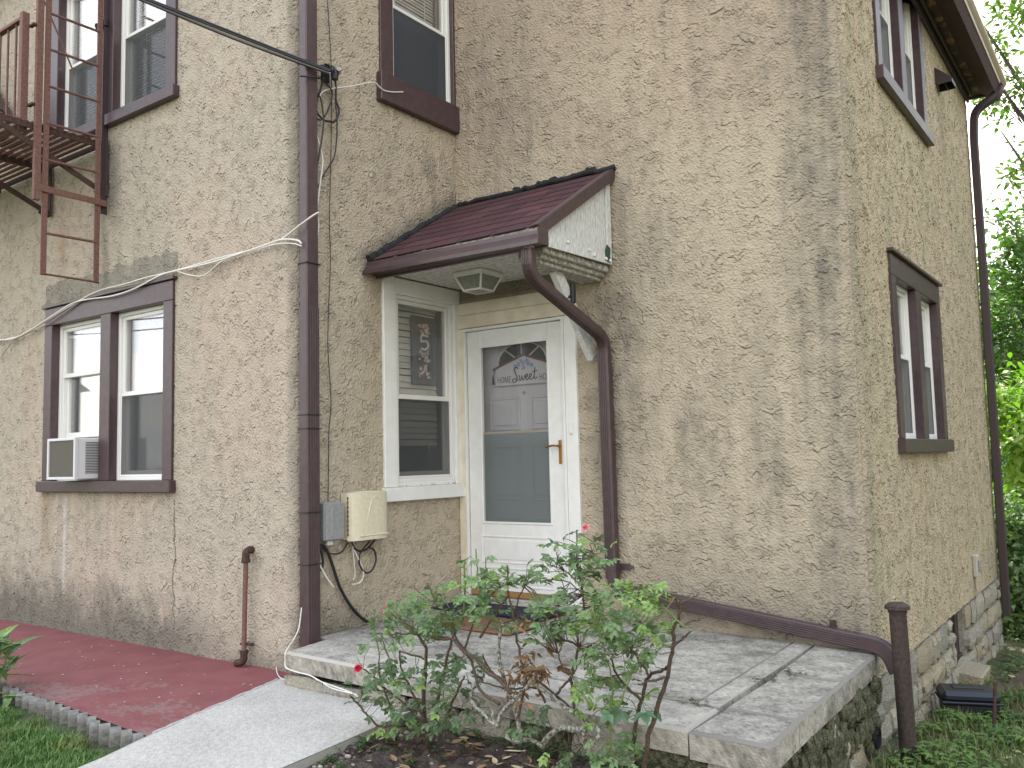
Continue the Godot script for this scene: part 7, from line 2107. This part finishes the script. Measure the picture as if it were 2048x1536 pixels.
# ---------------------------------------------------------------- camera, sky, light
func sky_image() -> Image:
	var W := 1024
	var Hh := 512
	var f := FastNoiseLite.new()
	f.noise_type = FastNoiseLite.TYPE_SIMPLEX_SMOOTH
	f.frequency = 1.0
	f.fractal_octaves = 5
	f.seed = 21
	var im := Image.create(W, Hh, false, Image.FORMAT_RGBF)
	for y in Hh:
		var el := (0.5 - (y + 0.5) / Hh) * PI
		for x in W:
			var az := (x + 0.5) / W * TAU
			var c := Color(0.35, 0.34, 0.30)
			if el > -0.02:
				var s := sin(maxf(el, 0.0))
				var d := Vector3(cos(az) * cos(el), sin(el), sin(az) * cos(el))
				var q := d / (maxf(d.y, 0.0) + 0.25)
				var n := f.get_noise_3d(q.x * 0.9, q.y * 0.9, q.z * 0.9)
				var blue := Color(1.03, 1.0, 0.96).lerp(Color(0.42, 0.58, 0.88), pow(s, 0.6))
				var cl := smoothstep(-0.24, 0.18, n) * (1.0 - 0.35 * smoothstep(0.25, 0.8, s))
				c = blue.lerp(Color(1.21, 1.13, 1.02), cl * 0.95)
			im.set_pixel(x, y, c)
	return im

func _ready() -> void:
	rng.seed = 12345
	var cam := Camera3D.new()
	cam.name = "camera"
	cam.fov = 47.149
	cam.near = 0.05
	cam.far = 500.0
	cam.transform = Transform3D(Basis(Vector3(0.808317, -0.023168, -0.588291), Vector3(0.068591, 0.996127, 0.055016), Vector3(0.584738, -0.084822, 0.806776)).orthonormalized(), Vector3(4.5128, 1.1733, 5.5))
	cam.current = true
	add_child(cam)
	var env := Environment.new()
	env.background_mode = Environment.BG_SKY
	var pano := PanoramaSkyMaterial.new()
	pano.panorama = ImageTexture.create_from_image(sky_image())
	var sky := Sky.new()
	sky.sky_material = pano
	env.sky = sky
	env.background_energy_multiplier = 1.0
	env.tonemap_mode = Environment.TONE_MAPPER_LINEAR
	env.tonemap_exposure = 2.9
	env.ambient_light_source = Environment.AMBIENT_SOURCE_SKY
	env.sdfgi_enabled = true
	env.ssao_enabled = true
	env.ssil_enabled = true
	var we := WorldEnvironment.new()
	we.name = "environment"
	we.environment = env
	add_child(we)
	var sun := DirectionalLight3D.new()
	sun.name = "sun"
	sun.light_energy = 1.3
	sun.light_color = Color(1.0, 0.96, 0.88)
	sun.light_angular_distance = 0.5
	sun.shadow_enabled = true
	add_child(sun)
	sun.look_at_from_position(Vector3(-2.0, 8.0, -6.0), Vector3.ZERO)
	make_materials()
	make_tile()
	build_ground()
	build_house()
	build_porch()
	build_canopy()
	build_downspouts()
	build_fire_escape()
	build_cables()
	build_signs()
	build_leafy_plant()
	build_roses()
	build_trees()
